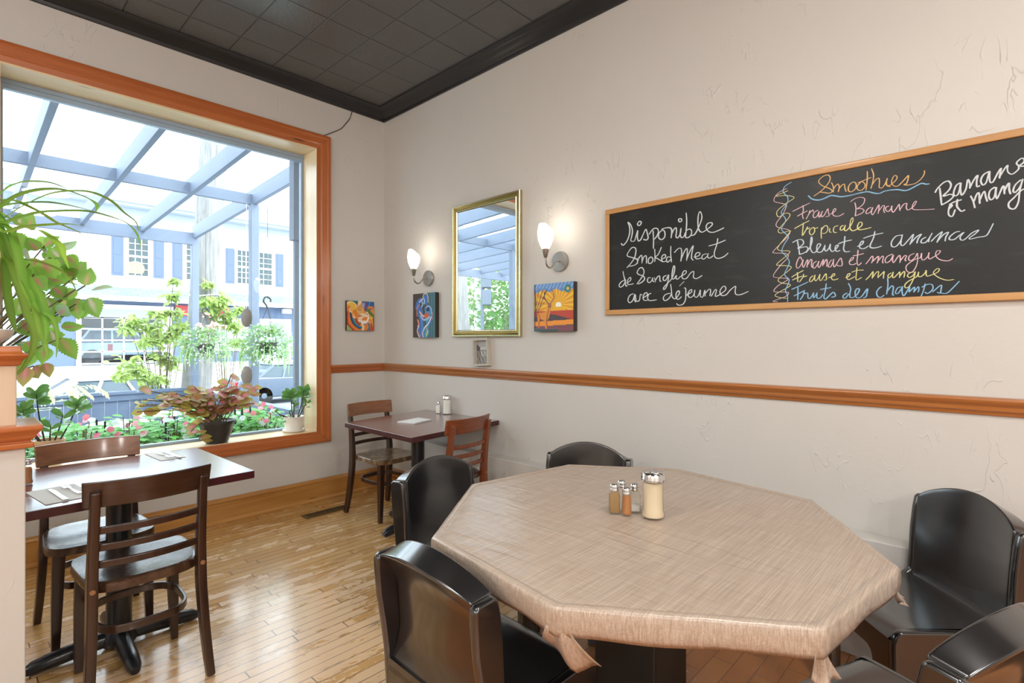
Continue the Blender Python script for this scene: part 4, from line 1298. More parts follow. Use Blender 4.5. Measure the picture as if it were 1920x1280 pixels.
# ------------------------------------------------------------------ glossy black shell chairs (face +y)
def shell_chair(label):
    t = thing('shell_chair', label, 'chair', group='glossy black moulded chairs')
    W, TH = 0.226, 0.028
    # side panels: leg, seat side and back wing in one sheet
    def arch(x0, x1, z, r):
        pts = [(x0, 0)]
        for k in range(6):
            a = R(180 - 90 * k / 5)
            pts.append((x0 + r + r * math.cos(a), z - r + r * math.sin(a)))
        for k in range(6):
            a = R(90 - 90 * k / 5)
            pts.append((x1 - r + r * math.cos(a), z - r + r * math.sin(a)))
        pts.append((x1, 0))
        return pts
    prof = [(-0.205, 0)] + arch(-0.105, 0.140, 0.33, 0.035) + [(0.232, 0)]
    prof += [(0.236, 0.40), (0.230, 0.425), (0.213, 0.44), (0.10, 0.44), (-0.105, 0.437), (-0.130, 0.455), (-0.136, 0.52), (-0.142, 0.62), (-0.152, 0.70), (-0.160, 0.738), (-0.170, 0.750)]
    prof += [(-0.222, 0.746), (-0.236, 0.735), (-0.235, 0.70), (-0.228, 0.62), (-0.214, 0.54), (-0.203, 0.46), (-0.196, 0.36), (-0.194, 0.25), (-0.197, 0.12)]
    for s in (-1, 1):
        b = MB()
        b.prism(prof, 'x', s * W, s * (W - TH))
        o = b.build('side_panel', M['black_chair'], t, bevel=0.009, seg=3, angle=40)
        bm = bmesh.new(); bm.from_mesh(o.data); bmesh.ops.recalc_face_normals(bm, faces=bm.faces); bm.to_mesh(o.data); bm.free()
    # seat: dished slab with a rolled front edge
    wi = W - TH + 0.004
    b = MB()
    nx, ny = 12, 12
    vs, fs = [], []
    def seat_z(u, v):
        return 0.440 - 0.010 * (1 - u * u) * math.sin(PI * v) - (0.030 * ((v - 0.88) / 0.12) ** 2 if v > 0.88 else 0)
    for j in range(ny + 1):
        v = j / ny
        for i in range(nx + 1):
            u = 2 * i / nx - 1
            vs.append((u * wi, -0.20 + 0.440 * v, seat_z(u, v)))
    for j in range(ny):
        for i in range(nx):
            a = j * (nx + 1) + i
            fs.append((a, a + 1, a + nx + 2, a + nx + 1))
    k = len(vs)
    for j in range(ny + 1):
        for i in range(nx + 1):
            x, y, z = vs[j * (nx + 1) + i]
            vs.append((x, y - (0.028 if j == ny else 0), min(z - 0.035, 0.405)))
    for j in range(ny):
        for i in range(nx):
            a = k + j * (nx + 1) + i
            fs.append((a + nx + 1, a + nx + 2, a + 1, a))
    for i in range(nx):
        a = i
        fs.append((a + 1, a, a + k, a + k + 1))
        a = ny * (nx + 1) + i
        fs.append((a, a + 1, a + k + 1, a + k))
    b.add(vs, fs)
    b.build('seat', M['black_chair'], t, True)
    # front apron with an arch between the legs
    b = MB()
    ap = [(-wi, 0)] + arch(-0.115, 0.115, 0.33, 0.035) + [(wi, 0), (wi, 0.415), (-wi, 0.415)]
    b.prism(ap, 'y', 0.205, 0.233)
    o = b.build('front_panel', M['black_chair'], t, bevel=0.005)
    bm = bmesh.new(); bm.from_mesh(o.data); bmesh.ops.recalc_face_normals(bm, faces=bm.faces); bm.to_mesh(o.data); bm.free()
    # back shell: hollow front, hollow rear, thick arched top rim
    b = MB()
    nx, nz = 20, 18
    F, Bk = [], []
    for j in range(nz + 1):
        v = j / nz
        for i in range(nx + 1):
            u = 2 * i / nx - 1
            q = 1 - u * u
            zt = 0.750 + 0.070 * q ** 0.85
            zb_top = 0.744 + 0.036 * q
            z = 0.415 + (zt - 0.415) * v
            yf = -0.132 - 0.010 * v - 0.016 * v * v - 0.040 * q * min(1, 0.35 + v)
            if v < 0.12: yf += 0.014 * (1 - v / 0.12) ** 2
            F.append((u * wi, yf, z))
            flare = max(0, (v - 0.70) / 0.30) ** 1.8
            yb = (yf - 0.024) * (1 - flare) + (-0.232 - 0.026 * q) * flare
            low = max(0, (0.35 - v) / 0.35) ** 1.5
            yb = yb * (1 - low) + (-0.200) * low
            Bk.append((u * wi, min(yb, yf - 0.02), z + (zb_top - zt) * v ** 3))
    vs = F + Bk
    k = len(F)
    fs = []
    for j in range(nz):
        for i in range(nx):
            a = j * (nx + 1) + i
            fs.append((a + 1, a, a + nx + 1, a + nx + 2))
            fs.append((k + a, k + a + 1, k + a + nx + 2, k + a + nx + 1))
    for i in range(nx):
        a = nz * (nx + 1) + i
        fs.append((a + 1, a, a + k, a + k + 1))
        fs.append((i, i + 1, i + 1 + k, i + k))
    for j in range(nz):
        a = j * (nx + 1)
        fs.append((a, a + k, a + k + nx + 1, a + nx + 1))
        a = a + nx
        fs.append((a + nx + 1, a + k + nx + 1, a + k, a))
    b.add(vs, fs)
    o = b.build('backrest', M['black_chair'], t, bevel=0.008, seg=3, angle=55)
    # lower rear panel
    b = MB()
    ap = [(-wi, 0)] + arch(-0.115, 0.115, 0.30, 0.035) + [(wi, 0), (wi, 0.425), (-wi, 0.425)]
    b.prism(ap, 'y', -0.200, -0.180)
    o = b.build('rear_panel', M['black_chair'], t, bevel=0.004)
    bm = bmesh.new(); bm.from_mesh(o.data); bmesh.ops.recalc_face_normals(bm, faces=bm.faces); bm.to_mesh(o.data); bm.free()
    return t
def rot_of(fx, fy):
    return math.atan2(-fx, fy)
proto = shell_chair('glossy black moulded chair on the strip floor, at the octagonal table side by the window')
proto.location = (2.495, -1.205, 0); proto.rotation_euler.z = rot_of(0.995, 0.10)
for lab, (x, y), (fx, fy) in (
        ('black chair seen from behind with a brown-shining back, tucked under the cloth edge', (3.135, -1.695), (0.03, 1.0)),
        ('glossy black chair against the right wall showing only its arched back above the cloth', (2.69, -0.64), (0.327, -0.945)),
        ('black moulded chair facing us beside the right wall, its whole seat in view', (3.995, -0.405), (-0.735, -0.68)),
        ('black chair cut off by the lower right corner, its back turned to us', (4.045, -1.215), (-0.93, 0.37))):
    place_copy(proto, lab, (x, y, 0), rot_of(fx, fy))

# ------------------------------------------------------------------ octagonal table and its cloth
OCT = [(2.992, -1.779), (3.512, -1.848), (3.963, -1.539), (4.032, -1.081), (3.711, -0.596), (3.143, -0.502), (2.734, -0.777), (2.653, -1.313)]  # counter-clockwise
OC = (3.3425, -1.179)
TZ = 0.770
t = thing('octagonal_table', 'large octagonal dining table under the taupe cloth', 'table', (OC[0], OC[1], 0))
def octs(s, ox=OC[0], oy=OC[1]):
    return [((x - OC[0]) * s + OC[0] - ox, (y - OC[1]) * s + OC[1] - oy) for x, y in OCT]
M['table_under'] = plain('dark_table_wood', (0.02, 0.018, 0.014), 0.5)
MB().prism(octs(0.975), 'z', TZ - 0.040, TZ - 0.006).build('tabletop', M['table_under'], t)
MB().box((-0.11, -0.11, 0.06), (0.11, 0.11, TZ - 0.045)).build('column', M['table_under'], t, bevel=0.006)
for k in range(4):
    a = R(20) + k * PI / 2
    d = Vector((math.cos(a), math.sin(a), 0))
    MB().bar([d * 0.10 + Vector((0, 0, 0.045)), d * 0.40 + Vector((0, 0, 0.030))], [0.07, 0.06], [0.09, 0.06]).build('foot', M['table_under'], t, bevel=0.008)

def tablecloth():
    b = MB()
    nseg = 14
    loops = []
    # rows: (inset scale on the octagon, z offset)
    def ring(s, z, wob, out=0.0):
        pts = []
        n = len(OCT)
        for i in range(n):
            p, q = Vector(OCT[i]), Vector(OCT[(i + 1) % n])
            e = (q - p).normalized()
            nr = Vector((e.y, -e.x))
            for k in range(nseg):
                f = k / nseg
                c = p.lerp(q, f)
                c = Vector(OC) + (c - Vector(OC)) * s
                amp = noise.noise(Vector((c.x * 9, c.y * 9, z * 12))) * wob
                sag = wob * 0.35 * math.sin(f * PI * 3 + i)
                bump = math.sin(PI * f)
                c = c + nr * (amp + out * bump)
                pts.append((c.x, c.y, z + sag * 0.6 + noise.noise(Vector((c.x * 7, c.y * 7, 3))) * wob * 0.5))
        return pts
    rows = [ring(s, TZ, 0) for s in (0.10, 0.25, 0.4, 0.55, 0.68, 0.78, 0.86, 0.92, 0.955)]
    rows.append(ring(0.962, TZ - 0.0012, 0))
    rows.append(ring(0.970, TZ + 0.0022, 0))
    rows.append(ring(0.985, TZ + 0.0034, 0))
    rows += [ring(0.998, TZ + 0.0014, 0.0004), ring(1.003, TZ - 0.004, 0.0008), ring(1.004, TZ - 0.020, 0.002), ring(1.003, TZ - 0.036, 0.004, 0.001), ring(0.999, TZ - 0.052, 0.006, 0.001), ring(0.990, TZ - 0.066, 0.008)]
    n = len(rows[0])
    vs = [p for r in rows for p in r]
    # small creases pressed into the top
    out = []
    for (x, y, z) in vs:
        if z > TZ - 0.003:
            z += 0.0022 * max(0, noise.noise(Vector((x * 5.5 + y * 3, y * 6.5 - x * 4, 0.7)))) + 0.0007 * noise.noise(Vector((x * 24, y * 24, 2)))
        out.append((x, y, z))
    fs = []
    for i in range(len(rows) - 1):
        for k in range(n):
            fs.append((i * n + k, i * n + (k + 1) % n, (i + 1) * n + (k + 1) % n, (i + 1) * n + k))
    b.add(out, fs)
    b.add([(OC[0], OC[1], TZ)] + out[:n], [(0, (k + 1) % n + 1, k + 1) for k in range(n)])
    o = b.build('tablecloth', M['cloth'], None)
    bm = bmesh.new(); bm.from_mesh(o.data)
    bmesh.ops.remove_doubles(bm, verts=bm.verts, dist=1e-5)
    bmesh.ops.recalc_face_normals(bm, faces=bm.faces)
    bm.to_mesh(o.data); bm.free()
    for p in o.data.polygons: p.use_smooth = True
    so = o.modifiers.new('thick', 'SOLIDIFY'); so.thickness = 0.0012; so.offset = -1
    return o
cl = tag(tablecloth(), 'taupe woven cloth covering the big octagonal table', 'tablecloth')
# loose folded corners of the cloth hanging below the edge
def corner_fold(i, drop, width, lean, name='corner_fold', curl=0.02):
    p = Vector(OCT[i] + (0,)); c = Vector(OC + (0,))
    o_ = (p - c).normalized()
    s_ = Vector((-o_.y, o_.x, 0))
    b = MB()
    vs, fs = [], []
    nu, nv = 10, 8
    for j in range(nv + 1):
        v = j / nv
        for k in range(nu + 1):
            u = 2 * k / nu - 1
            wv = width * (0.35 + 0.65 * v)
            fold = 0.008 * math.sin(u * 5.0 + v * 1.5) * (0.4 + v)
            q = p + o_ * (-0.010 - 0.012 * v + fold + lean * v * v) + s_ * (u * wv + 0.015 * v) + Vector((0, 0, TZ - 0.045 - drop * v * (1 - 0.35 * abs(u - 0.25)) + curl * 0.2 * math.sin(u * 3)))
            vs.append(q)
    for j in range(nv):
        for k in range(nu):
            a = j * (nu + 1) + k
            fs.append((a, a + 1, a + nu + 2, a + nu + 1))
    b.add(vs, fs)
    o = b.build(name, M['cloth'], cl, True)
    so = o.modifiers.new('thick', 'SOLIDIFY'); so.thickness = 0.0012
corner_fold(1, 0.125, 0.070, -0.045)
corner_fold(2, 0.095, 0.040, 0.012)
corner_fold(3, 0.060, 0.026, 0.03)
corner_fold(0, 0.035, 0.022, 0.0)

# ------------------------------------------------------------------ jars, shakers, napkins
def sugar_jar(label, content, loc, rz=0, hgt=0.148, group='sugar pourers'):
    t = thing('sugar_pourer', label, 'sugar pourer', loc, rz, group)
    h = hgt
    MB().lathe([(0.0, 0.002), (0.036, 0.002), (0.038, 0.012), (0.0335, 0.022), (0.0325, h * 0.55), (0.033, h * 0.80), (0.0345, h - 0.022), (0.0335, h - 0.018)], 28).build('jar', M['jar'], t, True)
    MB().lathe([(0.0, 0.005), (0.0335, 0.005), (0.035, 0.012), (0.0308, 0.023), (0.030, h * 0.55), (0.0302, h * 0.78), (0.0, h * 0.79)], 28).build('sugar', content, t, True)
    MB().lathe([(0.0365, h - 0.028), (0.039, h - 0.026), (0.039, h - 0.018), (0.037, h - 0.014), (0.0375, h - 0.006), (0.033, h), (0.0, h + 0.002)], 28).build('lid', M['chrome'], t, True)
    f = MB()
    f.box((-0.008, -0.034, h + 0.001), (0.008, -0.014, h + 0.0045))
    f.tube([(-0.011, -0.013, h + 0.003), (0.011, -0.013, h + 0.003)], 0.0026, 8)
    f.build('pour_flap', M['chrome'], t, bevel=0.001)
    return t
def shaker(label, content, loc, rz=0, hgt=0.098, round_body=False, fill=0.78, group='table shakers', w=0.0185):
    t = thing('shaker', label, 'shaker', loc, rz, group)
    h = hgt
    def body(e, z0, z1, zs):
        b = MB()
        if round_body:
            b.lathe([(0, z0), (w - 0.001 - e, z0), (w + 0.001 - e, z0 + 0.006), (w - 0.002 - e, z0 + 0.014), (w - 0.002 - e, zs), (w - 0.005 - e, z1)], 24)
        else:
            r0 = rrect(-w + e, -w + e, w - e, w - e, 0.006)
            r1 = rrect(-0.013 + e, -0.013 + e, 0.013 - e, 0.013 - e, 0.0115)
            n = len(r0)
            vs = [(x * 0.96, y * 0.96, z0) for x, y in r0] + [(x, y, z0 + 0.003) for x, y in r0] + [(x, y, zs) for x, y in r0] + [(x, y, z1) for x, y in r1]
            fs = [(i * n + k, i * n + (k + 1) % n, (i + 1) * n + (k + 1) % n, (i + 1) * n + k) for i in range(3) for k in range(n)]
            fs += [tuple(range(n - 1, -1, -1)), tuple(range(3 * n, 4 * n))]
            b.add(vs, fs)
        return b
    body(0, 0.001, h - 0.020, h * 0.62).build('jar', M['jar'], t, True)
    if content is not None:
        body(0.0022, 0.004, h * fill, h * min(0.60, fill - 0.05)).build('spice', content, t, True)
    MB().lathe([(0.0135, h - 0.024), (0.0150, h - 0.022), (0.0150, h - 0.017), (0.0142, h - 0.0155), (0.0150, h - 0.014), (0.0146, h - 0.004), (0.011, h), (0, h + 0.001)], 20).build('cap', M['chrome'], t, True)
    return t
Z2 = TZ + 0.0035
shaker('square glass shaker of ochre spice on the octagonal table', M['cumin'], (3.268, -1.222, Z2), R(38))
shaker('fluted glass shaker of cinnamon-coloured spice on the octagonal table', M['cinnamon'], (3.309, -1.212, Z2), R(0), 0.092, True)
shaker('nearly empty clear shaker behind the ochre spice shaker', None, (3.262, -1.165, Z2), R(30))
shaker('clear salt shaker just behind the cinnamon shaker', M['sugar'], (3.309, -1.160, Z2), R(40), 0.094, False, 0.28)
sugar_jar('tall glass sugar pourer of beige sugar on the octagonal table', M['sugar_brown'], (3.384, -1.172, Z2), R(50), 0.148)
sugar_jar('glass sugar pourer standing at the wall end of the maroon corner table', M['sugar'], (0.985, -0.062, 0.762), R(40), 0.148)
shaker('small clear salt shaker beside the sugar pourer on the maroon corner table', M['sugar'], (0.905, -0.085, 0.762), R(35), 0.096, False, 0.72)
sugar_jar('glass sugar pourer on the window table, half hidden by the capped post', M['sugar'], (1.145, -2.578, 0.762), R(40), 0.15)
shaker('glass pepper shaker with brown contents on the window table, beside the capped post', M['cinnamon'], (1.30, -2.545, 0.762), R(10), 0.105, True, 0.66)

def flat_quad(pts, z0, z1):
    b = MB()
    b.hexa([(x, y, z0) for x, y in pts], [(x, y, z1) for x, y in pts])
    return b
def napkin(label, c, pts, layers, rz=0):
    t = thing('napkin', label, 'napkin', (c[0], c[1], 0.762), rz, 'paper napkins')
    b = MB()
    for i in range(layers):
        k = 1 - 0.012 * i
        b.hexa([(x * k, y * k, 0.0006 + i * 0.0028) for x, y in pts], [(x * k + 0.001 * i, y * k, 0.0026 + i * 0.0028) for x, y in pts])
    b.build('paper', M['paper'], t, bevel=0.0006, seg=1)
    return t
def fork(label, loc, rz, group='forks'):
    o = MB()
    o.bar([(0, -0.085, 0.004), (0, -0.03, 0.0035), (0, 0.02, 0.007), (0, 0.045, 0.006)], [0.017, 0.012, 0.006, 0.010], 0.002)
    o.box((-0.0125, 0.040, 0.004), (0.0125, 0.060, 0.006))
    for k in range(4):
        x = -0.0108 + k * 0.0072
        o.bar([(x, 0.056, 0.005), (x, 0.085, 0.006), (x, 0.108, 0.010)], [0.004, 0.0036, 0.002], 0.0018)
    ob = o.build('fork', M['steel'], None, bevel=0.0006, seg=1)
    ob.location = loc; ob.rotation_euler = (0, 0, rz)
    return tag(ob, label, 'fork', group)
def knife(label, loc, rz, group='table knives'):
    o = MB()
    o.prism([(-0.009, -0.11), (0.009, -0.11), (0.008, -0.01), (0.0095, 0.0), (0.0105, 0.06), (0.004, 0.108), (-0.006, 0.10), (-0.007, 0.0), (-0.008, -0.01)], 'z', 0.0015, 0.0042)
    ob = o.build('table_knife', M['steel'], None, bevel=0.0008, seg=1)
    ob.location = loc; ob.rotation_euler = (0, 0, rz)
    return tag(ob, label, 'knife', group)
napkin('white napkin under a fork and knife, nearest the dark chair seen from behind', (1.58, -2.47), [(-0.13, -0.075), (0.13, -0.075), (0.13, 0.075), (-0.13, 0.075)], 1, R(8))
NZ = 0.7655
fork('fork lying on the napkin nearest the dark slat-back chair', (1.565, -2.435, NZ), R(100))
knife('table knife beside the fork on the napkin nearest the dark slat-back chair', (1.60, -2.482, NZ), R(97))
napkin('white napkin under cutlery at the window-sill side of the window table', (1.09, -2.012), [(-0.125, -0.055), (0.125, -0.055), (0.125, 0.055), (-0.125, 0.055)], 1, R(4))
fork('fork on the napkin at the window-sill side', (1.11, -2.02, NZ), R(-82))
knife('table knife on the napkin at the window-sill side', (1.12, -1.985, NZ), R(-84))
napkin('folded white napkin lying on the maroon corner table', (1.105, -0.455), [(-0.085, -0.105), (0.075, -0.115), (0.085, 0.085), (-0.06, 0.115)], 3, R(18))
# the dropped napkin-wrapped foil scrap under the window table
o = MB().ell((0, 0, 0.012), (0.028, 0.018, 0.012), 10, 6).build('foil_scrap', M['chrome'], None, True)
o.location = (0.62, -1.90, 0)
tag(o, 'crumpled silver foil scrap on the floor under the window table', 'foil scrap')

# ------------------------------------------------------------------ things on the walls
def paint_canvas(w, h, nx, ny, ops, background):
    # paints a picture into a grid of colours; u to the right, v down, both 0..1
    img = np.zeros((ny, nx, 3))
    U, V = np.meshgrid((np.arange(nx) + 0.5) / nx, (np.arange(ny) + 0.5) / ny)
    img[:] = background(U, V) if callable(background) else background
    for op in ops:
        k = op[0]
        if k == 'poly':
            pts = op[1]
            ins = np.zeros(U.shape, bool)
            j = len(pts) - 1
            for i in range(len(pts)):
                (xi, yi), (xj, yj) = pts[i], pts[j]
                if yi != yj:
                    cr = ((yi > V) != (yj > V)) & (U < (xj - xi) * (V - yi) / (yj - yi) + xi)
                    ins ^= cr
                j = i
            img[ins] = op[2]
        elif k == 'line':
            pts = [(p[0], p[1]) for p in smooth_path([(x, y, 0) for x, y in op[1]], 5)]
            d = np.full(U.shape, 9.0)
            asp = h / w
            for (x0, y0), (x1, y1) in zip(pts[:-1], pts[1:]):
                dx, dy = x1 - x0, (y1 - y0) * asp
                l2 = dx * dx + dy * dy + 1e-12
                tt = np.clip(((U - x0) * dx + (V - y0) * asp * dy) / l2, 0, 1)
                d = np.minimum(d, np.hypot(U - x0 - tt * dx, (V - y0) * asp - tt * dy))
            img[d < op[3] / 2] = op[2]
        elif k == 'disc':
            cx, cy, rx, ry = op[1]
            img[((U - cx) / rx) ** 2 + ((V - cy) / ry) ** 2 < 1] = op[2]
    return img
def canvas(name, label, w, h, depth, img, loc, wall):
    # front faces -y (right wall) or +x (left wall)
    t = thing(name, label, 'painting', loc, 0 if wall == 'right' else R(90), 'small canvases on the walls')
    MB().box((-w / 2, -depth + 0.0015, -h / 2), (w / 2, -0.001, h / 2)).build('canvas_edge', M['canvas_side'], t)
    ny, nx = img.shape[:2]
    b = MB()
    vs = [(-w / 2 + w * i / nx, -depth, h / 2 - h * j / ny) for j in range(ny + 1) for i in range(nx + 1)]
    pad = np.pad(img, ((0, 1), (0, 1), (0, 0)), mode='edge')
    cs = [tuple(c) for c in pad.reshape(-1, 3)]
    fs = [(j * (nx + 1) + i, (j + 1) * (nx + 1) + i, (j + 1) * (nx + 1) + i + 1, j * (nx + 1) + i + 1) for j in range(ny) for i in range(nx)]
    b.add(vs, fs, cs)
    b.build('picture', M['paint'], t, color=True)
    return t
OR, RD, YL, CR = (0.75, 0.22, 0.03), (0.45, 0.04, 0.02), (0.85, 0.50, 0.06), (0.85, 0.68, 0.48)
NB, TB, GR, PK, WH, DK, SK = (0.02, 0.04, 0.14), (0.02, 0.16, 0.30), (0.12, 0.20, 0.03), (0.6, 0.3, 0.25), (0.9, 0.88, 0.82), (0.03, 0.03, 0.035), (0.30, 0.42, 0.62)
ops = [('poly', [(0, 0), (0.45, 0), (0.30, 0.2), (0, 0.1)], (0.02, 0.16, 0.14)), ('poly', [(0.55, 0), (1, 0), (1, 0.22), (0.72, 0.36), (0.6, 0.2)], (0.03, 0.12, 0.35)),
       ('line', [(0.66, 0.02), (0.70, 0.15), (0.66, 0.30)], (0.25, 0.05, 0.2), 0.06), ('line', [(0.85, 0), (0.82, 0.12), (0.75, 0.25)], (0.05, 0.30, 0.6), 0.05),
       ('disc', (0.13, 0.22, 0.22, 0.20), YL), ('line', [(0.02, 0.1), (0.18, 0.04), (0.32, 0.12), (0.34, 0.22)], CR, 0.03),
       ('line', [(0.08, 0.25), (0.06, 0.55), (0.16, 0.78), (0.34, 0.96)], OR, 0.15), ('line', [(0.01, 0.4), (0.02, 0.75), (0.16, 0.93), (0.24, 1.0)], RD, 0.08),
       ('line', [(0.14, 0.42), (0.17, 0.62), (0.27, 0.80), (0.48, 0.93)], NB, 0.07), ('line', [(0.21, 0.60), (0.27, 0.74), (0.40, 0.86), (0.52, 0.9)], TB, 0.06), ('line', [(0.28, 0.62), (0.33, 0.76), (0.44, 0.84)], (0.1, 0.35, 0.2), 0.035), ('line', [(0.33, 0.62), (0.38, 0.74), (0.46, 0.80)], RD, 0.07),
       ('line', [(0.14, 0.25), (0.10, 0.33), (0.17, 0.40)], CR, 0.035), ('poly', [(0.2, 0.35), (0.3, 0.28), (0.42, 0.45), (0.40, 0.60), (0.30, 0.55)], OR), ('poly', [(0.22, 0.42), (0.30, 0.55), (0.33, 0.60), (0.24, 0.58)], CR),
       ('poly', [(0.36, 0.24), (0.5, 0.10), (0.55, 0.0), (0.40, 0), (0.42, 0.12)], CR), ('poly', [(0.56, 0.08), (0.66, 0.04), (0.64, 0.22), (0.54, 0.2)], SK), ('poly', [(0.34, 0.30), (0.52, 0.24), (0.62, 0.26), (0.60, 0.40), (0.50, 0.48), (0.40, 0.42)], (0.75, 0.45, 0.15)),
       ('line', [(0.42, 0.29), (0.48, 0.31), (0.52, 0.29)], DK, 0.02), ('poly', [(0.40, 0.60), (0.52, 0.42), (0.66, 0.42), (0.80, 0.32), (0.82, 0.55), (0.74, 0.72), (0.55, 0.74)], CR), ('poly', [(0.52, 0.65), (0.62, 0.54), (0.76, 0.54), (0.72, 0.66)], OR),
       ('line', [(0.44, 0.66), (0.58, 0.74), (0.72, 0.72), (0.80, 0.56)], WH, 0.045), ('line', [(0.47, 0.72), (0.60, 0.79), (0.75, 0.75)], (0.1, 0.15, 0.4), 0.03), ('line', [(0.44, 0.53), (0.50, 0.50), (0.54, 0.52)], RD, 0.03), ('line', [(0.70, 0.42), (0.76, 0.44), (0.80, 0.40)], DK, 0.018),
       ('line', [(0.76, 0.28), (0.86, 0.40), (1.0, 0.52)], GR, 0.10), ('line', [(0.80, 0.22), (0.92, 0.20), (1.0, 0.30)], OR, 0.08), ('line', [(0.88, 0.55), (0.98, 0.66), (0.95, 0.85), (0.88, 0.98)], YL, 0.09), ('line', [(0.99, 0.6), (1.0, 0.8), (0.95, 1.0)], RD, 0.08),
       ('line', [(0.80, 0.68), (0.88, 0.72), (0.80, 0.74)], (0.85, 0.35, 0.2), 0.04), ('line', [(0.56, 0.78), (0.60, 0.9), (0.58, 1.0)], CR, 0.07), ('line', [(0.70, 0.80), (0.72, 0.9), (0.66, 1.0)], OR, 0.07), ('line', [(0.80, 0.78), (0.82, 0.9), (0.76, 1.0)], TB, 0.06), ('line', [(0.90, 0.78), (0.90, 0.9), (0.84, 1.0)], RD, 0.06), ('poly', [(0.02, 0.82), (0.2, 1), (0.02, 1)], (0.25, 0.45, 0.15))]
img = paint_canvas(0.275, 0.262, 96, 96, ops, (0.72, 0.30, 0.06))
canvas('canvas_painting', 'small square canvas of two kissing faces in swirling colours, beside the window', 0.272, 0.262, 0.028, img, (0.001, -0.262, 1.565), 'left')
def dark_streaks(U, V):
    s = np.sin(U * 61) * 0.5 + np.sin(U * 137 + 2) * 0.5
    a = np.array((0.055, 0.040, 0.032)); b_ = np.array((0.05, 0.16, 0.20))
    m = np.clip((U - 0.45) * 3, 0, 1)[..., None]
    return (a * (1 - m) + b_ * m) * (1 + 0.55 * s[..., None])
BL, LB, NV = (0.05, 0.17, 0.52), (0.35, 0.52, 0.75), (0.015, 0.03, 0.13)
ops = [('poly', [(0.15, 0.22), (0.25, 0.13), (0.42, 0.10), (0.46, 0.2), (0.36, 0.22), (0.28, 0.30), (0.10, 0.36)], BL), ('line', [(0.30, 0.2), (0.40, 0.15), (0.46, 0.13)], WH, 0.022),
       ('poly', [(0.48, 0.07), (0.58, 0.03), (0.68, 0.06), (0.70, 0.2), (0.60, 0.28), (0.48, 0.22)], BL), ('line', [(0.46, 0.10), (0.50, 0.03), (0.62, 0.02), (0.68, 0.08), (0.69, 0.22)], (0.8, 0.72, 0.5), 0.025), ('line', [(0.50, 0.12), (0.54, 0.2), (0.50, 0.24)], LB, 0.05),
       ('line', [(0.42, 0.18), (0.44, 0.26), (0.40, 0.31)], LB, 0.05), ('poly', [(0.20, 0.34), (0.34, 0.28), (0.44, 0.36), (0.50, 0.55), (0.50, 0.75), (0.46, 1.0), (0.28, 1.0), (0.24, 0.8), (0.34, 0.66), (0.24, 0.5)], BL),
       ('poly', [(0.55, 0.34), (0.68, 0.28), (0.84, 0.36), (0.88, 0.5), (0.80, 0.66), (0.70, 0.8), (0.74, 0.9), (0.66, 1.0), (0.50, 1.0), (0.52, 0.8), (0.60, 0.7), (0.56, 0.5)], (0.06, 0.28, 0.5)),
       ('line', [(0.30, 0.26), (0.18, 0.36), (0.20, 0.52)], (0.75, 0.3, 0.2), 0.03), ('line', [(0.32, 0.42), (0.42, 0.5), (0.52, 0.53)], (0.8, 0.5, 0.35), 0.05), ('poly', [(0.52, 0.48), (0.70, 0.44), (0.74, 0.54), (0.56, 0.58)], (0.62, 0.12, 0.05)),
       ('line', [(0.36, 0.52), (0.48, 0.60), (0.62, 0.60), (0.76, 0.55)], LB, 0.06), ('poly', [(0.60, 0.33), (0.74, 0.32), (0.76, 0.42), (0.62, 0.42)], NV), ('line', [(0.60, 0.34), (0.70, 0.30), (0.82, 0.36), (0.86, 0.48)], LB, 0.035),
       ('poly', [(0.18, 0.56), (0.30, 0.64), (0.32, 0.72), (0.22, 0.78)], RD), ('line', [(0.22, 0.60), (0.28, 0.68), (0.22, 0.76)], WH, 0.018), ('line', [(0.28, 0.74), (0.20, 0.86), (0.30, 1.0)], WH, 0.03), ('line', [(0.24, 0.86), (0.36, 1.0)], (0.75, 0.15, 0.08), 0.025), ('line', [(0.38, 0.62), (0.44, 0.78), (0.38, 0.95)], (0.08, 0.3, 0.6), 0.05),
       ('line', [(0.84, 0.55), (0.70, 0.70), (0.54, 0.78), (0.46, 0.9), (0.47, 1.0)], WH, 0.03), ('line', [(0.86, 0.6), (0.74, 0.72)], BL, 0.05), ('line', [(0.62, 0.78), (0.66, 0.86), (0.60, 0.95)], (0.8, 0.5, 0.1), 0.03), ('line', [(0.70, 0.86), (0.60, 1.0)], (0.3, 0.7, 0.3), 0.025), ('line', [(0.88, 0.45), (0.89, 0.6)], (0.7, 0.25, 0.2), 0.02)]
img = paint_canvas(0.30, 0.375, 84, 110, ops, dark_streaks)
canvas('canvas_painting', 'upright canvas of an embracing blue couple, below the sconce nearer the corner', 0.305, 0.372, 0.040, img, (0.658, -0.001, 1.558), 'right')
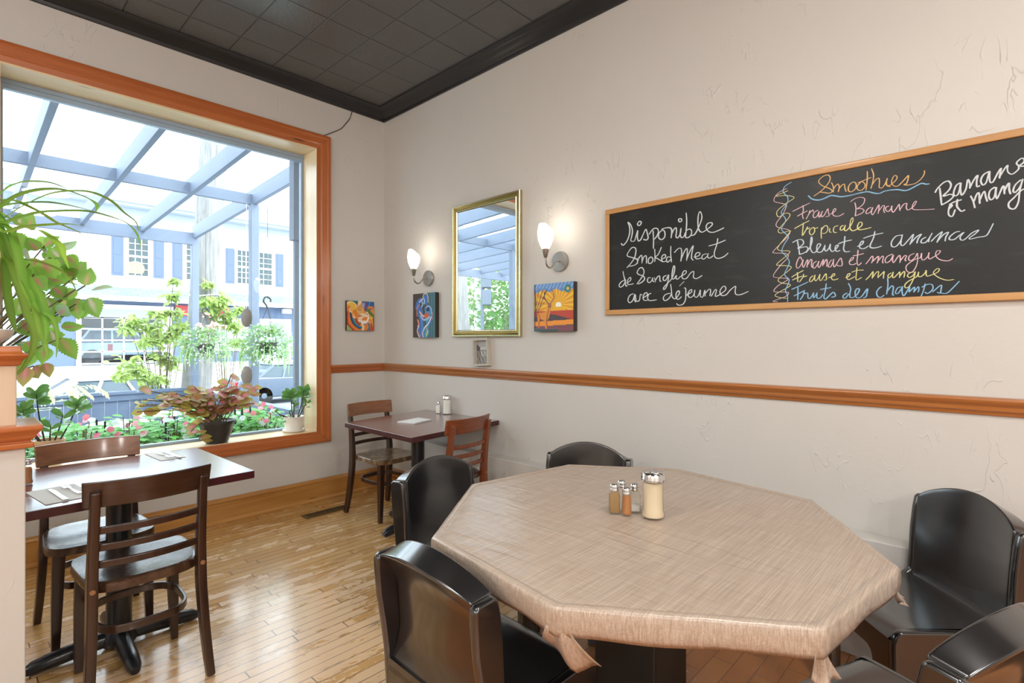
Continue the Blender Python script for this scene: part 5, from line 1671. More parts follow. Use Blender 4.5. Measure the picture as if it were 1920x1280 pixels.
def sunset(U, V):
    out = np.zeros(U.shape + (3,))
    out[:] = (0.78, 0.42, 0.03)
    an = np.arctan2(V - 0.45, U - 0.63)
    ray = np.sin(an * 21) * 0.5 + 0.5
    out += (ray[..., None] - 0.5) * np.array((0.14, 0.28, 0.02))
    out[V < 0.16 + 0.03 * np.sin(U * 19)] = (0.12, 0.26, 0.55)
    cl_ = (V < 0.13 + 0.03 * np.sin(U * 33)) & (np.sin(U * 70 + V * 40) > 0.2)
    out[cl_] = (0.25, 0.42, 0.72)
    out[(V > 0.575)] = (0.50, 0.06, 0.03)
    out[V > 0.72 - 0.07 * np.sin(U * 4)] = (0.07, 0.05, 0.06)
    out[(V > 0.80 - 0.03 * U) & (V < 0.90 - 0.03 * U)] = (0.82, 0.30, 0.03)
    n_ = np.sin(U * 90 + np.sin(V * 60) * 3) * np.sin(V * 75)
    low = V > 0.885
    out[low] = (0.18, 0.04, 0.06)
    out[low & (n_ > 0.35)] = (0.40, 0.10, 0.14)
    out[low & (n_ < -0.55)] = (0.10, 0.16, 0.20)
    out[U < 0.05] *= 0.4
    return out
B2 = (0.03, 0.03, 0.05)
ops = [('disc', (0.64, 0.47, 0.075, 0.065), (0.92, 0.92, 0.85)), ('poly', [(0.5, 0.50), (0.8, 0.50), (0.8, 0.56), (0.5, 0.56)], (0.80, 0.45, 0.02)), ('disc', (0.87, 0.14, 0.085, 0.085), (0.02, 0.22, 0.22)), ('disc', (0.87, 0.14, 0.03, 0.03), (0.85, 0.45, 0.08)),
       ('line', [(0.05, 0.75), (0.05, 0.4), (0.03, 0.12)], B2, 0.025), ('line', [(0.05, 0.6), (0.13, 0.42), (0.24, 0.12)], B2, 0.018), ('line', [(0.06, 0.7), (0.18, 0.45), (0.34, 0.14)], B2, 0.018), ('line', [(0.05, 0.5), (0.10, 0.3), (0.14, 0.1)], B2, 0.012), ('line', [(0.16, 0.50), (0.30, 0.38)], B2, 0.010),
       ('poly', [(0.09, 0.62), (0.30, 0.60), (0.38, 0.52), (0.44, 0.56), (0.40, 0.72), (0.33, 0.80), (0.36, 0.95), (0.31, 0.95), (0.28, 0.78), (0.16, 0.74), (0.15, 0.92), (0.11, 0.92)], (0.72, 0.28, 0.04)), ('line', [(0.12, 0.64), (0.16, 0.72), (0.13, 0.9)], RD, 0.02), ('line', [(0.40, 0.55), (0.36, 0.66), (0.34, 0.8), (0.36, 0.95)], (0.25, 0.05, 0.03), 0.02),
       ('disc', (0.415, 0.475, 0.05, 0.06), (0.35, 0.13, 0.07)), ('line', [(0.39, 0.42), (0.30, 0.34), (0.28, 0.22), (0.33, 0.16)], B2, 0.02), ('line', [(0.44, 0.42), (0.52, 0.33), (0.52, 0.22), (0.47, 0.14)], (0.25, 0.1, 0.1), 0.02), ('line', [(0.30, 0.33), (0.24, 0.30)], B2, 0.014), ('line', [(0.50, 0.34), (0.56, 0.28)], B2, 0.012),
       ('line', [(0.0, 0.97), (0.4, 0.985), (0.62, 0.99)], (0.04, 0.09, 0.10), 0.05)]
img = paint_canvas(0.33, 0.32, 100, 100, ops, sunset)
canvas('canvas_painting', 'square canvas of a stag before a yellow sunset, below the sconce nearer the chalkboard', 0.332, 0.318, 0.042, img, (2.052, -0.001, 1.569), 'right')

# gilt mirror
t = thing('wall_mirror', 'tall gilt-framed mirror reflecting the pergola, between the two wall sconces', 'mirror', (1.373, 0, 1.892))
def frame_ring(w, h, prof, mat, name, parent, mats=None, bevel=0.001):
    # prof: (inset from outer edge, out from wall)
    b = MB()
    vs, fs = [], []
    n = len(prof)
    for a, d in prof:
        x, z = w / 2 - a, h / 2 - a
        vs += [(-x, -d, -z), (x, -d, -z), (x, -d, z), (-x, -d, z)]
    for i in range(n):
        j = (i + 1) % n
        for k in range(4):
            fs.append((i * 4 + k, i * 4 + (k + 1) % 4, j * 4 + (k + 1) % 4, j * 4 + k))
    b.add(vs, fs)
    o = b.build(name, mat, parent)
    bm = bmesh.new(); bm.from_mesh(o.data); bmesh.ops.recalc_face_normals(bm, faces=bm.faces); bm.to_mesh(o.data); bm.free()
    return o
MW, MH = 0.735, 1.034
frame_ring(MW, MH, [(0, 0.001), (0, 0.026), (0.004, 0.031), (0.014, 0.031), (0.017, 0.027), (0.017, 0.001)], M['gold_light'], 'frame', t)
frame_ring(MW - 0.034, MH - 0.034, [(0, 0.001), (0, 0.026), (0.010, 0.019), (0.022, 0.018), (0.022, 0.001)], M['brass'], 'frame_groove', t)
frame_ring(MW - 0.078, MH - 0.078, [(0, 0.001), (0, 0.019), (0.004, 0.024), (0.008, 0.023), (0.014, 0.014), (0.014, 0.001)], M['gold_light'], 'frame_lip', t)
MB().box((-MW / 2 + 0.045, -0.013, -MH / 2 + 0.045), (MW / 2 - 0.045, -0.002, MH / 2 - 0.045)).build('mirror_glass', M['mirror'], t)

# little shadow-box photograph
t = thing('photo_frame', 'small whitewashed shadow-box frame with a grey photograph, under the gilt mirror', 'picture frame', (1.345, 0, 1.260), 0)
t.rotation_euler = (0, R(-3), 0)
FW, FH = 0.165, 0.205
frame_ring(FW, FH, [(0, 0.001), (0, 0.040), (0.014, 0.040), (0.014, 0.001)], M['driftwood'], 'frame', t)
def street_photo(U, V):
    n_ = np.sin(U * 31 + np.sin(V * 23) * 2) * np.sin(V * 41 + U * 7)
    g = np.where(V < 0.3, 0.42, np.where(V < 0.42, 0.55, 0.16 + 0.16 * (n_ > 0.1) + 0.25 * (n_ > 0.6)))
    g = np.where((U > 0.35) & (U < 0.7) & (V > 0.45) & (V < 0.7), g * 1.5, g)
    return np.repeat(g[..., None], 3, axis=2) * np.array((1.0, 0.97, 0.92))
img = paint_canvas(1, 1, 40, 50, [('poly', [(0, 0.15), (0.3, 0.3), (0.3, 0.45), (0, 0.45)], (0.1, 0.1, 0.1))], street_photo)
b = MB()
nx, ny, w, h = 40, 50, FW - 0.026, FH - 0.026
pad = np.pad(img, ((0, 1), (0, 1), (0, 0)), mode='edge')
b.add([(-w / 2 + w * i / nx, -0.008, h / 2 - h * j / ny) for j in range(ny + 1) for i in range(nx + 1)], [(j * (nx + 1) + i, (j + 1) * (nx + 1) + i, (j + 1) * (nx + 1) + i + 1, j * (nx + 1) + i + 1) for j in range(ny) for i in range(nx)], [tuple(c) for c in pad.reshape(-1, 3)])
b.build('photograph', M['paint'], t, color=True)

# wall sconces with lit tulip shades
def sconce(label, x):
    t = thing('wall_sconce', label, 'wall lamp', (x, 0, 1.870), 0, 'tulip wall sconces')
    MB().lathe([(0.066, -0.001), (0.066, -0.017), (0.064, -0.020), (0.0, -0.0215)], 40, axis='y').build('backplate', M['nickel'], t, True)
    MB().tube(smooth_path([(0, -0.024, 0.0), (0, -0.055, -0.004), (0, -0.078, -0.022), (0, -0.100, -0.046), (0, -0.128, -0.050), (0, -0.152, -0.032), (0, -0.160, 0.002), (0, -0.160, 0.012)], 5), 0.0062, 10).build('arm', M['nickel'], t, True)
    MB().lathe([(0.006, 0.006), (0.010, 0.008), (0.024, 0.062), (0.022, 0.064), (0, 0.064)], 24, (0, -0.160, 0)).build('cup', M['nickel'], t, True)
    b = MB()
    prof = [(0.022, 0.062), (0.036, 0.090), (0.048, 0.125), (0.052, 0.160), (0.050, 0.190), (0.043, 0.222), (0.034, 0.245)]
    n = 28
    def cut(px, py, z):
        return min(z, 0.200 - (py * 0.75) + px * -0.25)
    vs, fs = [], []
    for r, z in prof:
        for k in range(n):
            a = 2 * PI * k / n
            px, py = r * math.cos(a), r * math.sin(a)
            vs.append((px, py - 0.160, cut(px, py, z)))
    for i in range(len(prof) - 1):
        for k in range(n):
            fs.append((i * n + k, i * n + (k + 1) % n, (i + 1) * n + (k + 1) % n, (i + 1) * n + k))
    b.add(vs, fs)
    b.build('glass_shade', M['shade'], t, True)
    l = lamp('sconce_bulb', 'POINT', (0, -0.160, 0.225), 0.55, (1.0, 0.88, 0.72), shadow_soft_size=0.03)
    l.parent = t
    return t
sconce('lit tulip sconce nearer the corner, above the blue couple canvas', 0.679)
sconce('lit tulip sconce nearer the chalkboard, above the sunset canvas', 2.085)

# chalkboard menu
BX0, BX1, BZ0, BZ1 = 2.443, 4.86, 1.505, 2.146
t = thing('chalkboard', 'long wood-framed chalkboard menu on the right wall', 'chalkboard', (BX0, 0, BZ0))
w, h = BX1 - BX0, BZ1 - BZ0
MB().box((0.02, -0.016, 0.02), (w - 0.02, -0.002, h - 0.02)).build('board', M['slate'], t)
for nm, a, c, m in (('frame_rail', (0, 0, 0), (w, 0, 0.030), M['oak_frame']), ('frame_rail', (0, 0, h - 0.030), (w, 0, h), M['oak_frame']), ('frame_stile', (0, 0, 0.030), (0.028, 0, h - 0.030), M['oak_frame_z']), ('frame_stile', (w - 0.028, 0, 0.030), (w, 0, h - 0.030), M['oak_frame_z'])):
    b = MB()
    b.box((a[0], -0.024, a[2]), (c[0], -0.001, c[2]))
    b.build(nm, m, t, bevel=0.004)
rc = random.Random(5)
def chalk_mesh(words_strokes, colr, wd, name):
    b = MB()
    for li, P in enumerate(words_strokes):
        n = len(P)
        vs, fs = [], []
        y0 = -0.0165 - 0.00006 * (li % 9)
        for i, p in enumerate(P):
            d = (P[min(i + 1, n - 1)] - P[max(i - 1, 0)])
            d = d.normalized() if d.length > 1e-7 else Vector((1, 0, 0))
            nr = Vector((-d.z, 0, d.x))
            hw = wd * (0.00118 - 0.00030 * p.x) * (0.72 + 0.32 * noise.noise(Vector((p.x * 22, p.z * 22, li))) + 0.30 * abs(d.z)) * (0.6 if i in (0, n - 1) else 1)
            yy = y0 - 4e-6 * i
            vs += [(p.x + nr.x * hw, yy, p.z + nr.z * hw), (p.x - nr.x * hw, yy, p.z - nr.z * hw)]
        for i in range(n - 1):
            fs.append((i * 2, i * 2 + 1, i * 2 + 3, i * 2 + 2))
        b.add(vs, fs)
    b.build(name, CHALKS[colr], t)
for nm, colr, wd, strokes in CHALK:
    paths = []
    for s in strokes:
        pts = [tuple(float(v) / 1000 for v in q.split(',')) for q in s.split()]
        paths.append(smooth_path([(x, 0, z) for x, z in pts], 5))
    if 'line' not in nm:
        chalk_mesh(paths, colr, wd, 'chalk_flourish')
        continue
    # a line of writing falls apart into its words
    words = []
    for P in sorted(paths, key=lambda P: min(p.x for p in P)):
        x0, x1 = min(p.x for p in P), max(p.x for p in P)
        if words and x0 < words[-1][1] + 0.004:
            words[-1][0].append(P); words[-1][1] = max(words[-1][1], x1)
        else:
            words.append([[P], x1])
    for w, _ in words:
        chalk_mesh(w, colr, wd, 'chalk_word')

# ------------------------------------------------------------------ house plants
def jitter(v, s, r=random):
    return Vector((v[0] + r.uniform(-s, s), v[1] + r.uniform(-s, s), v[2] + r.uniform(-s, s)))
# strap-leaved plant on the capped post
t = thing('spider_plant', 'strap-leaved green plant in a pot on top of the capped post', 'potted plant', (1.92, -2.712, 1.337))
MB().lathe([(0, 0.006), (0.055, 0.006), (0.088, 0.030), (0.094, 0.052), (0.091, 0.053), (0.084, 0.034), (0.052, 0.014), (0, 0.014)], 32).build('saucer', M['saucer'], t, True)
MB().lathe([(0, 0.016), (0.050, 0.016), (0.062, 0.12), (0.074, 0.245), (0.080, 0.25), (0.080, 0.272), (0.072, 0.274), (0.070, 0.255), (0, 0.25)], 32).build('pot', M['tan_pot'], t, True)
b = MB()
rs = random.Random(4)
org = Vector((1.92, -2.712, 1.337))
for i, pts in enumerate(STRAPS):
    P = smooth_path([Vector(p) - org for p in pts], 4)
    g = rs.uniform(-0.09, 0.09)
    up = (0, 0, 1) if i < 9 else (0.6, 0.5, 0.35)
    b.strap(P, 0.022 if i < 9 else 0.026, up, (0.20 + g, 0.42 + g, 0.04), (0.32 + g, 0.56 + g, 0.09))
for i in range(16):
    a = rs.uniform(PI * 0.95, PI * 1.95)
    r = rs.uniform(0.25, 0.55); zt = rs.uniform(0.05, 0.45)
    d = Vector((math.cos(a), math.sin(a), 0))
    P = smooth_path([Vector((0, 0, 0.25)), d * r * 0.35 + Vector((0, 0, 0.30 + zt)), d * r * 0.75 + Vector((0, 0, 0.32 + zt * 0.7)), d * r + Vector((0, 0, 0.20 - r * 0.4 + zt * 0.3))], 4)
    b.strap(P, 0.018, (0, 0, 1), (0.16, 0.36, 0.035), (0.26, 0.50, 0.06))
b.build('foliage', M['leaf'], t, True, color=True)

# big green-and-pink coleus behind the post, on a tall stand by the window
SX, SY = 0.42, -2.80
t = thing('plant_stand', 'dark iron plant stand hidden behind the capped post', 'plant stand', (SX, SY, 0))
for k in range(3):
    a = k * 2 * PI / 3 + 0.4
    MB().tube([(0.15 * math.cos(a), 0.15 * math.sin(a), 0), (0.10 * math.cos(a), 0.10 * math.sin(a), 0.92)], 0.008, 8).build('leg', M['dark_metal'], t, True)
MB().lathe([(0, 0.915), (0.13, 0.915), (0.13, 0.93), (0, 0.93)], 28).build('shelf', M['dark_metal'], t, True)
t = thing('coleus', 'tall coleus with big serrated green leaves marked pink, behind the capped post', 'potted plant', (SX, SY, 0.931))
MB().lathe([(0, 0.0), (0.075, 0.0), (0.105, 0.17), (0.11, 0.18), (0.10, 0.18), (0.095, 0.165), (0, 0.16)], 28).build('pot', M['tan_pot'], t, True)
b = MB(); sb = MB()
rs = random.Random(9)
org = Vector((SX, SY, 0.931))
for i, (p, q, w) in enumerate(COLEUS_LEAVES):
    p, q = Vector(p) - org, Vector(q) - org
    red = i in (15, 16, 17)
    k = rs.uniform(0.85, 1.15)
    if red: cm, ce, cv = (0.42, 0.13, 0.10), (0.36, 0.30, 0.06), (0.75, 0.16, 0.28)
    else: cm, ce, cv = (0.22 * k, 0.42 * k, 0.06), (0.20 * k, 0.46 * k, 0.06), (0.58, 0.10 + 0.2 * (i % 3 == 0), 0.20)
    if i % 4 == 1 and not red: cv = (0.75, 0.55, 0.60)
    b.leaf(p, q, w * 0.88, (0.80 + rs.uniform(-0.25, 0.25), rs.uniform(-0.4, 0.3), 0.55 + rs.uniform(-0.3, 0.3)), cm, ce, cv, 20, 0.12, rs.uniform(0.0, 0.18), 0.12, 0.36, None, 1.0)
    z0 = p.z * 0.55
    if i % 3 == 0: sb.tube(smooth_path([(0, 0, 0.15), (p.x * 0.5, p.y * 0.55, 0.15 + (p.z - 0.15) * 0.6), p], 4), 0.004, 6)
b.build('foliage', M['leaf'], t, True, color=True)
sb.build('stem', M['stem'], t, True)

def round_leaf(f):
    return 0.5 * 2 * math.sqrt(max(0, f * (1 - f))) ** 0.9
# red coleus in a dark pot on the sill
t = thing('coleus', 'pink and bronze coleus in a dark grey pot on the window sill', 'potted plant', (-0.070, -1.405, WZ0))
MB().lathe([(0, 0.001), (0.072, 0.001), (0.078, 0.012), (0.100, 0.075), (0.116, 0.135), (0.126, 0.150), (0.126, 0.166), (0.116, 0.168), (0.112, 0.155), (0, 0.152)], 36).build('pot', M['black_pot'], t, True)
MB().lathe([(0, 0.154), (0.108, 0.153)], 24).build('soil', M['soil'], t)
b = MB(); sb = MB()
rs = random.Random(21)
C_BR, C_OL, C_PK, C_RD, C_DK = (0.34, 0.20, 0.05), (0.46, 0.44, 0.07), (0.85, 0.20, 0.38), (0.50, 0.05, 0.10), (0.12, 0.07, 0.04)
stems = []
for i in range(30):
    s = rs.random()
    if i < 15: tip = Vector((rs.uniform(-0.10, 0.09), rs.uniform(-0.50, -0.12), rs.uniform(0.26, 0.44)))
    elif i < 25: tip = Vector((rs.uniform(-0.08, 0.09), rs.uniform(-0.12, 0.16), rs.uniform(0.24, 0.42)))
    else: tip = Vector((rs.uniform(-0.06, 0.06), rs.uniform(0.12, 0.30), rs.uniform(0.26, 0.40)))
    stems.append(tip)
stems += [Vector((0.0, 0.10, 0.50)), Vector((0.03, -0.46, 0.36)), Vector((0.02, -0.50, 0.28)), Vector((0.06, -0.20, 0.10)), Vector((0.07, -0.14, 0.05)), Vector((0.04, 0.28, 0.38))]
for i, tip in enumerate(stems):
    base_ = Vector((rs.uniform(-0.04, 0.04), rs.uniform(-0.05, 0.05), 0.15))
    mid = base_.lerp(tip, 0.5) + Vector((0, 0, 0.05))
    path = smooth_path([base_, mid, tip], 5)
    sb.tube(path, 0.0035, 6)
    for j in range(3, len(path), 2):
        p = path[j]
        f = j / len(path)
        for sgn in (-1, 1):
            a = rs.uniform(0, 2 * PI)
            d = Vector((math.cos(a) * 0.55, math.sin(a), rs.uniform(-0.25, 0.35))).normalized()
            L = rs.uniform(0.050, 0.085) * (0.75 + 0.5 * f)
            pk = (p.y > -0.1)
            k = rs.uniform(0.8, 1.2)
            ce = C_OL if rs.random() < (0.3 if pk else 0.65) else C_BR
            cv = C_PK if rs.random() < 0.75 else C_RD
            cm = (0.58 * k, 0.14 * k, 0.20 * k) if pk else tuple(0.7 * a_ + 0.3 * b_ for a_, b_ in zip(ce, cv))
            b.leaf(p, p + d * L, L * 0.78, (rs.uniform(0.2, 1.0), rs.uniform(-0.6, 0.2), 0.75), cm, ce, cv, 8, 0.06, 0.15, 0.1, 0.42)
b.build('foliage', M['leaf'], t, True, color=True)
sb.build('stem', M['stem'], t, True)

# succulent-leaved cuttings in a white pot in the corner of the sill
def jade(t, heads, seed, pot, soil_z):
    b = MB(); sb = MB()
    rs = random.Random(seed)
    for tip, n, L in heads:
        tip = Vector(tip)
        base_ = Vector((tip.x * 0.25, tip.y * 0.35, soil_z))
        path = smooth_path([base_, base_.lerp(tip, 0.5) + Vector((0, tip.y * 0.1, 0.01)), tip], 5)
        sb.tube(path, [0.0052 - 0.0025 * i / len(path) for i in range(len(path))], 6)
        for i in range(n):
            a = i * 2.4 + rs.random()
            k = i / n
            p = tip - Vector((0, 0, 0.055 * (1 - k)))
            el = 0.15 + 0.75 * k
            d = Vector((math.cos(a) * math.cos(el), math.sin(a) * math.cos(el), math.sin(el)))
            l = L * rs.uniform(0.8, 1.15)
            g = rs.uniform(-0.02, 0.03)
            b.leaf(p, p + d * l, l * 0.66, (0.7, -0.2, 0.7), (0.05 + g, 0.17 + g, 0.05), (0.09 + g, 0.27 + g, 0.06), (0.10, 0.28, 0.08), 9, 0, 0.1, 0.14, 0.55, lambda f: (2 * math.sqrt(max(0, f * (1 - f)))) ** 0.85 * (0.55 + 0.45 * f))
    b.build('foliage', M['leaf_gloss'], t, True, color=True)
    sb.build('stem', M['stem_dark'], t, True)
t = thing('jade_plant', 'leggy green cuttings in a white pot in the corner of the window sill', 'potted plant', (-0.118, -0.800, WZ0))
MB().lathe([(0, 0.001), (0.075, 0.001), (0.088, 0.010), (0.090, 0.020), (0.084, 0.020), (0.070, 0.010), (0, 0.010)], 32).build('saucer', M['saucer'], t, True)
MB().lathe([(0, 0.011), (0.064, 0.011), (0.078, 0.07), (0.083, 0.122), (0.086, 0.128), (0.078, 0.128), (0.074, 0.115), (0, 0.112)], 32).build('pot', M['white_plastic'], t, True)
MB().lathe([(0, 0.114), (0.074, 0.113)], 24).build('soil', M['soil'], t)
jade(t, [((0.02, -0.035, 0.325), 13, 0.075), ((0.00, 0.085, 0.335), 12, 0.072), ((0.03, -0.012, 0.245), 6, 0.055), ((0.0, -0.16, 0.190), 4, 0.04), ((0.03, -0.115, 0.15), 3, 0.045), ((0.02, -0.05, 0.18), 4, 0.035), ((0.02, 0.10, 0.25), 5, 0.06)], 3, None, 0.11)
t = thing('jade_plant', 'branching jade plant in a tan pot on the sill beside the capped post', 'potted plant', (-0.115, -2.345, WZ0))
MB().lathe([(0, 0.001), (0.055, 0.001), (0.070, 0.12), (0.078, 0.125), (0.078, 0.148), (0.070, 0.148), (0.067, 0.13), (0, 0.128)], 28).build('pot', M['tan_pot'], t, True)
MB().lathe([(0, 0.13), (0.067, 0.129)], 24).build('soil', M['soil'], t)
jade(t, [((0.02, 0.13, 0.36), 12, 0.085), ((-0.02, -0.06, 0.43), 12, 0.085), ((0.05, -0.13, 0.36), 10, 0.08), ((0.04, 0.06, 0.30), 5, 0.075), ((0.06, 0.0, 0.24), 5, 0.07), ((0.05, -0.10, 0.27), 6, 0.07)], 8, None, 0.13)

# ------------------------------------------------------------------ outdoors: ground, street
def strip(name, x0, x1, z0, z1, mat, y0=-40, y1=45, th=0.3):
    b = MB()
    b.hexa([(x1, y0, z1 - th), (x0, y0, z0 - th), (x0, y1, z0 - th), (x1, y1, z1 - th)], [(x1, y0, z1), (x0, y0, z0), (x0, y1, z0), (x1, y1, z1)])
    return structure(b.build(name, mat))
strip('patio', -0.27, -4.7, -0.30, -0.30, M['patio'])
strip('sidewalk', -4.7, -7.4, -0.35, -0.62, M['concrete'])
strip('road', -7.4, -19.0, -0.95, -0.95, M['asphalt'])
strip('sidewalk_far', -19.0, -24.5, -0.80, 0.10, M['concrete'])
strip('forecourt', -24.5, -40.0, 0.10, 0.12, M['concrete'])

# pergola
t = thing('pergola', 'blue-grey timber pergola outside the big window', 'pergola', (-2.29, -2.6, -0.3))
PO = Vector((-2.29, -2.6, -0.3))
def pbar(name, p, q, w, h, up=(0, 0, 1)):
    return MB().bar([Vector(p) - PO, Vector(q) - PO], w, h, up).build(name, M['pergola'], t, bevel=0.006)
for x, zt in ((-2.29, 2.95), (-4.54, 2.75)):
    for y in (-0.31, -4.2, -8.1):
        pbar('post', (x, y, -0.3), (x, y, zt), 0.092, 0.092, (0, 1, 0))
pbar('beam', (-2.29, -9.0, 3.008), (-2.29, -0.26, 3.008), 0.045, 0.125)
pbar('beam', (-4.54, -9.0, 2.835), (-4.54, -0.26, 2.835), 0.06, 0.180)
for k in range(14):
    y = -0.31 - 0.652 * k
    pbar('rafter', (-0.30, y, 3.135), (-4.57, y, 2.93), 0.050, 0.185)
pbar('ledger', (-0.315, -9.0, 3.16), (-0.315, 0.2, 3.16), 0.05, 0.22)
pbar('wall_post', (-0.42, -0.635, -0.3), (-0.42, -0.635, 3.1), 0.045, 0.06, (0, 1, 0))
pbar('bracket', (-0.42, -0.645, 2.24), (-0.42, -0.645, 3.1), 0.10, 0.085, (0, 1, 0))

def board_fence(name, label, p, q, z0, z1, group=None):
    p, q = Vector(p + (0,)), Vector(q + (0,))
    t = thing(name, label, 'fence', (p.x, p.y, z0), math.atan2(q.y - p.y, q.x - p.x), group)
    L = (q - p).length
    h = z1 - z0
    n = int(L / 0.14)
    b = MB()
    for i in range(n):
        b.box((i * L / n + 0.003, -0.012, 0.0), ((i + 1) * L / n - 0.003, 0.012, h - 0.05))
    b.build('board_panel', M['fence'], t, bevel=0.003, seg=1)
    MB().box((0, -0.055, h - 0.045), (L, 0.055, h)).build('cap_rail', M['fence'], t, bevel=0.005)
    MB().box((0, -0.035, h - 0.13), (L, 0.035, h - 0.046)).build('top_rail', M['fence'], t, bevel=0.004)
    return t
board_fence('deck_fence', 'long blue-grey board fence along the street edge of the patio', (-4.70, -9.0), (-4.70, -0.22), -0.3, 0.635)
board_fence('deck_fence', 'short blue-grey board fence running back to the house under the white-flowered basket', (-4.62, -0.19), (-0.55, -0.17), -0.3, 0.58)

# utility pole with a rope tied round it
t = thing('utility_pole', 'leaning weathered wooden utility pole behind the pergola posts', 'pole', (-5.15, -0.19, -0.4))
MB().tube([(0, 0, 0), (0.02, 0.16, 2.2), (0.05, 0.30, 4.6), (0.09, 0.50, 9.0)], [0.215, 0.205, 0.195, 0.18], 20).build('shaft', M['pole'], t, True)
pts = [(0.02 + 0.214 * math.cos(a), 0.185 + 0.214 * math.sin(a), 2.45 + 0.02 * math.sin(a * 2)) for a in [2 * PI * k / 24 for k in range(24)]]
MB().tube(pts, 0.012, 6, closed=True).build('rope', M['rope'], t, True)

# white cafe tables on the patio
def patio_table(label, x, y):
    t = thing('patio_table', label, 'table', (x, y, -0.3), 0, 'white patio tables')
    MB().lathe([(0.29, 0.725), (0.305, 0.735), (0.305, 0.748), (0.29, 0.752), (0, 0.750)], 36).build('tabletop', M['white_table'], t, True)
    MB().lathe([(0.035, 0.03), (0.03, 0.40), (0.035, 0.73), (0, 0.73)], 16).build('column', M['white_table'], t, True)
    for k in range(4):
        a = k * PI / 2 + 0.4
        MB().bar([(0, 0, 0.06), (0.17 * math.cos(a), 0.17 * math.sin(a), 0.045), (0.26 * math.cos(a), 0.26 * math.sin(a), 0.012)], 0.045, 0.024).build('foot', M['white_table'], t, bevel=0.005)
patio_table('round white patio table outside, farthest from the jade cuttings in the white pot', -2.75, -1.52)
patio_table('round white patio table outside, behind the red coleus on the sill', -3.35, -0.98)
# white bentwood-back patio chair near the corner
t = thing('patio_chair', 'white round-backed patio chair outside, behind the white pot on the sill', 'chair', (-2.55, -0.62, -0.3), R(60))
MB().lathe([(0, 0.42), (0.20, 0.42), (0.21, 0.435), (0.20, 0.45), (0, 0.445)], 28).build('seat', M['white_table'], t, True)
MB().tube([(0.21 * math.cos(a), 0.21 * math.sin(a) - 0.02, 0.45 + 0.30 * math.sin((a - PI) if a > PI else 0)) for a in [PI + PI * k / 16 for k in range(17)]], 0.016, 8).build('backrest', M['white_table'], t, True)
for sx in (-1, 1):
    for sy in (-1, 1):
        MB().tube([(sx * 0.13, sy * 0.13, 0.43), (sx * 0.19, sy * 0.19, 0.0)], 0.014, 8).build('leg', M['white_table'], t, True)

# flower bed under the window: planter box, impatiens, low wire-fence stakes
t = thing('planter_box', 'long blue-grey planter box under the outside of the window', 'planter', (-0.72, -1.65, -0.3))
MB().box((-0.40, -1.35, 0), (0.40, 0.93, 0.62)).build('box', M['pergola'], t, bevel=0.01)
MB().box((-0.37, -1.32, 0.60), (0.37, 0.90, 0.635)).build('soil', M['soil'], t)
def impatiens(label, x, y, seed, hgt, pinks):
    rs = random.Random(seed)
    t = thing('impatiens', label, 'flower', (x, y, 0.335), 0, 'impatiens in the planter box')
    b = MB(); f = MB(); sb = MB()
    for i in range(230):
        a = rs.uniform(0, 2 * PI); r = 0.22 * math.sqrt(rs.random())
        zt = hgt * (0.25 + 0.75 * rs.random()) * (1 - 0.45 * (r / 0.24) ** 2)
        p = Vector((r * math.cos(a), r * math.sin(a), zt))
        d = Vector((math.cos(a) + rs.uniform(-.6, .6), math.sin(a) + rs.uniform(-.6, .6), rs.uniform(-0.2, 0.5))).normalized()
        L = rs.uniform(0.055, 0.095)
        g = rs.uniform(0.75, 1.3)
        b.leaf(p, p + d * L, L * 0.55, (0.3, 0, 1), (0.08 * g, 0.32 * g, 0.065), (0.11 * g, 0.40 * g, 0.075), (0.19 * g, 0.45 * g, 0.12), 5, 0, 0.15, 0.12, 0.5)
        if i % 5 == 0: sb.tube([(0, 0, 0), (p.x * 0.6, p.y * 0.6, p.z * 0.6), p], 0.004, 5)
    for i in range(6):
        a = rs.uniform(0, 2 * PI); r = 0.17 * math.sqrt(rs.random())
        c = Vector((r * math.cos(a) + 0.03, r * math.sin(a), hgt * (0.80 + 0.30 * rs.random()) * (1 - 0.4 * (r / 0.24) ** 2)))
        nrm = Vector((0.75, -0.3, 0.55)) + Vector((rs.uniform(-.4, .4), rs.uniform(-.4, .4), rs.uniform(-.2, .3)))
        nrm.normalize()
        u = nrm.cross(Vector((0, 0, 1))).normalized(); w = u.cross(nrm)
        col = rs.choice([(0.80, 0.12, 0.28), (0.82, 0.30, 0.42)]) if rs.random() < pinks else (0.80, 0.84, 0.90)
        for k in range(5):
            an = 2 * PI * k / 5
            d = u * math.cos(an) + w * math.sin(an)
            f.leaf(c, c + d * 0.026, 0.026, nrm, col, col, tuple(x * 0.8 for x in col), 4, 0, 0.05, 0.0, 0.62)
    b.build('foliage', M['leaf'], t, True, color=True)
    f.build('blossom', M['petal'], t, True, color=True)
    sb.build('stem', M['stem'], t, True)
    return t
rs = random.Random(2)
ys = [-2.72, -2.42, -2.12, -1.84, -1.55, -1.26, -1.02, -0.82]
words_front = ['nearest the capped post', 'beside the jade plant in the tan pot', 'below the long street fence', 'in front of the round patio table', 'left of the dark pot', 'right behind the dark pot', 'between the two sill pots', 'behind the white pot on the sill']
for i, y in enumerate(ys):
    impatiens('impatiens close to the glass, ' + words_front[i], -0.62 + rs.uniform(-.04, .04), y, 30 + i, 0.37 + 0.04 * rs.random(), 0.55 if i != 1 else 0.3)
words_back = ['farthest from the corner', 'beyond the tan-potted jade', 'beyond the tallest pink blooms', 'before the round patio table', 'beyond the bronze coleus leaves', 'beyond the dark pot', 'beyond the iron stakes', 'nearest the pergola wall post']
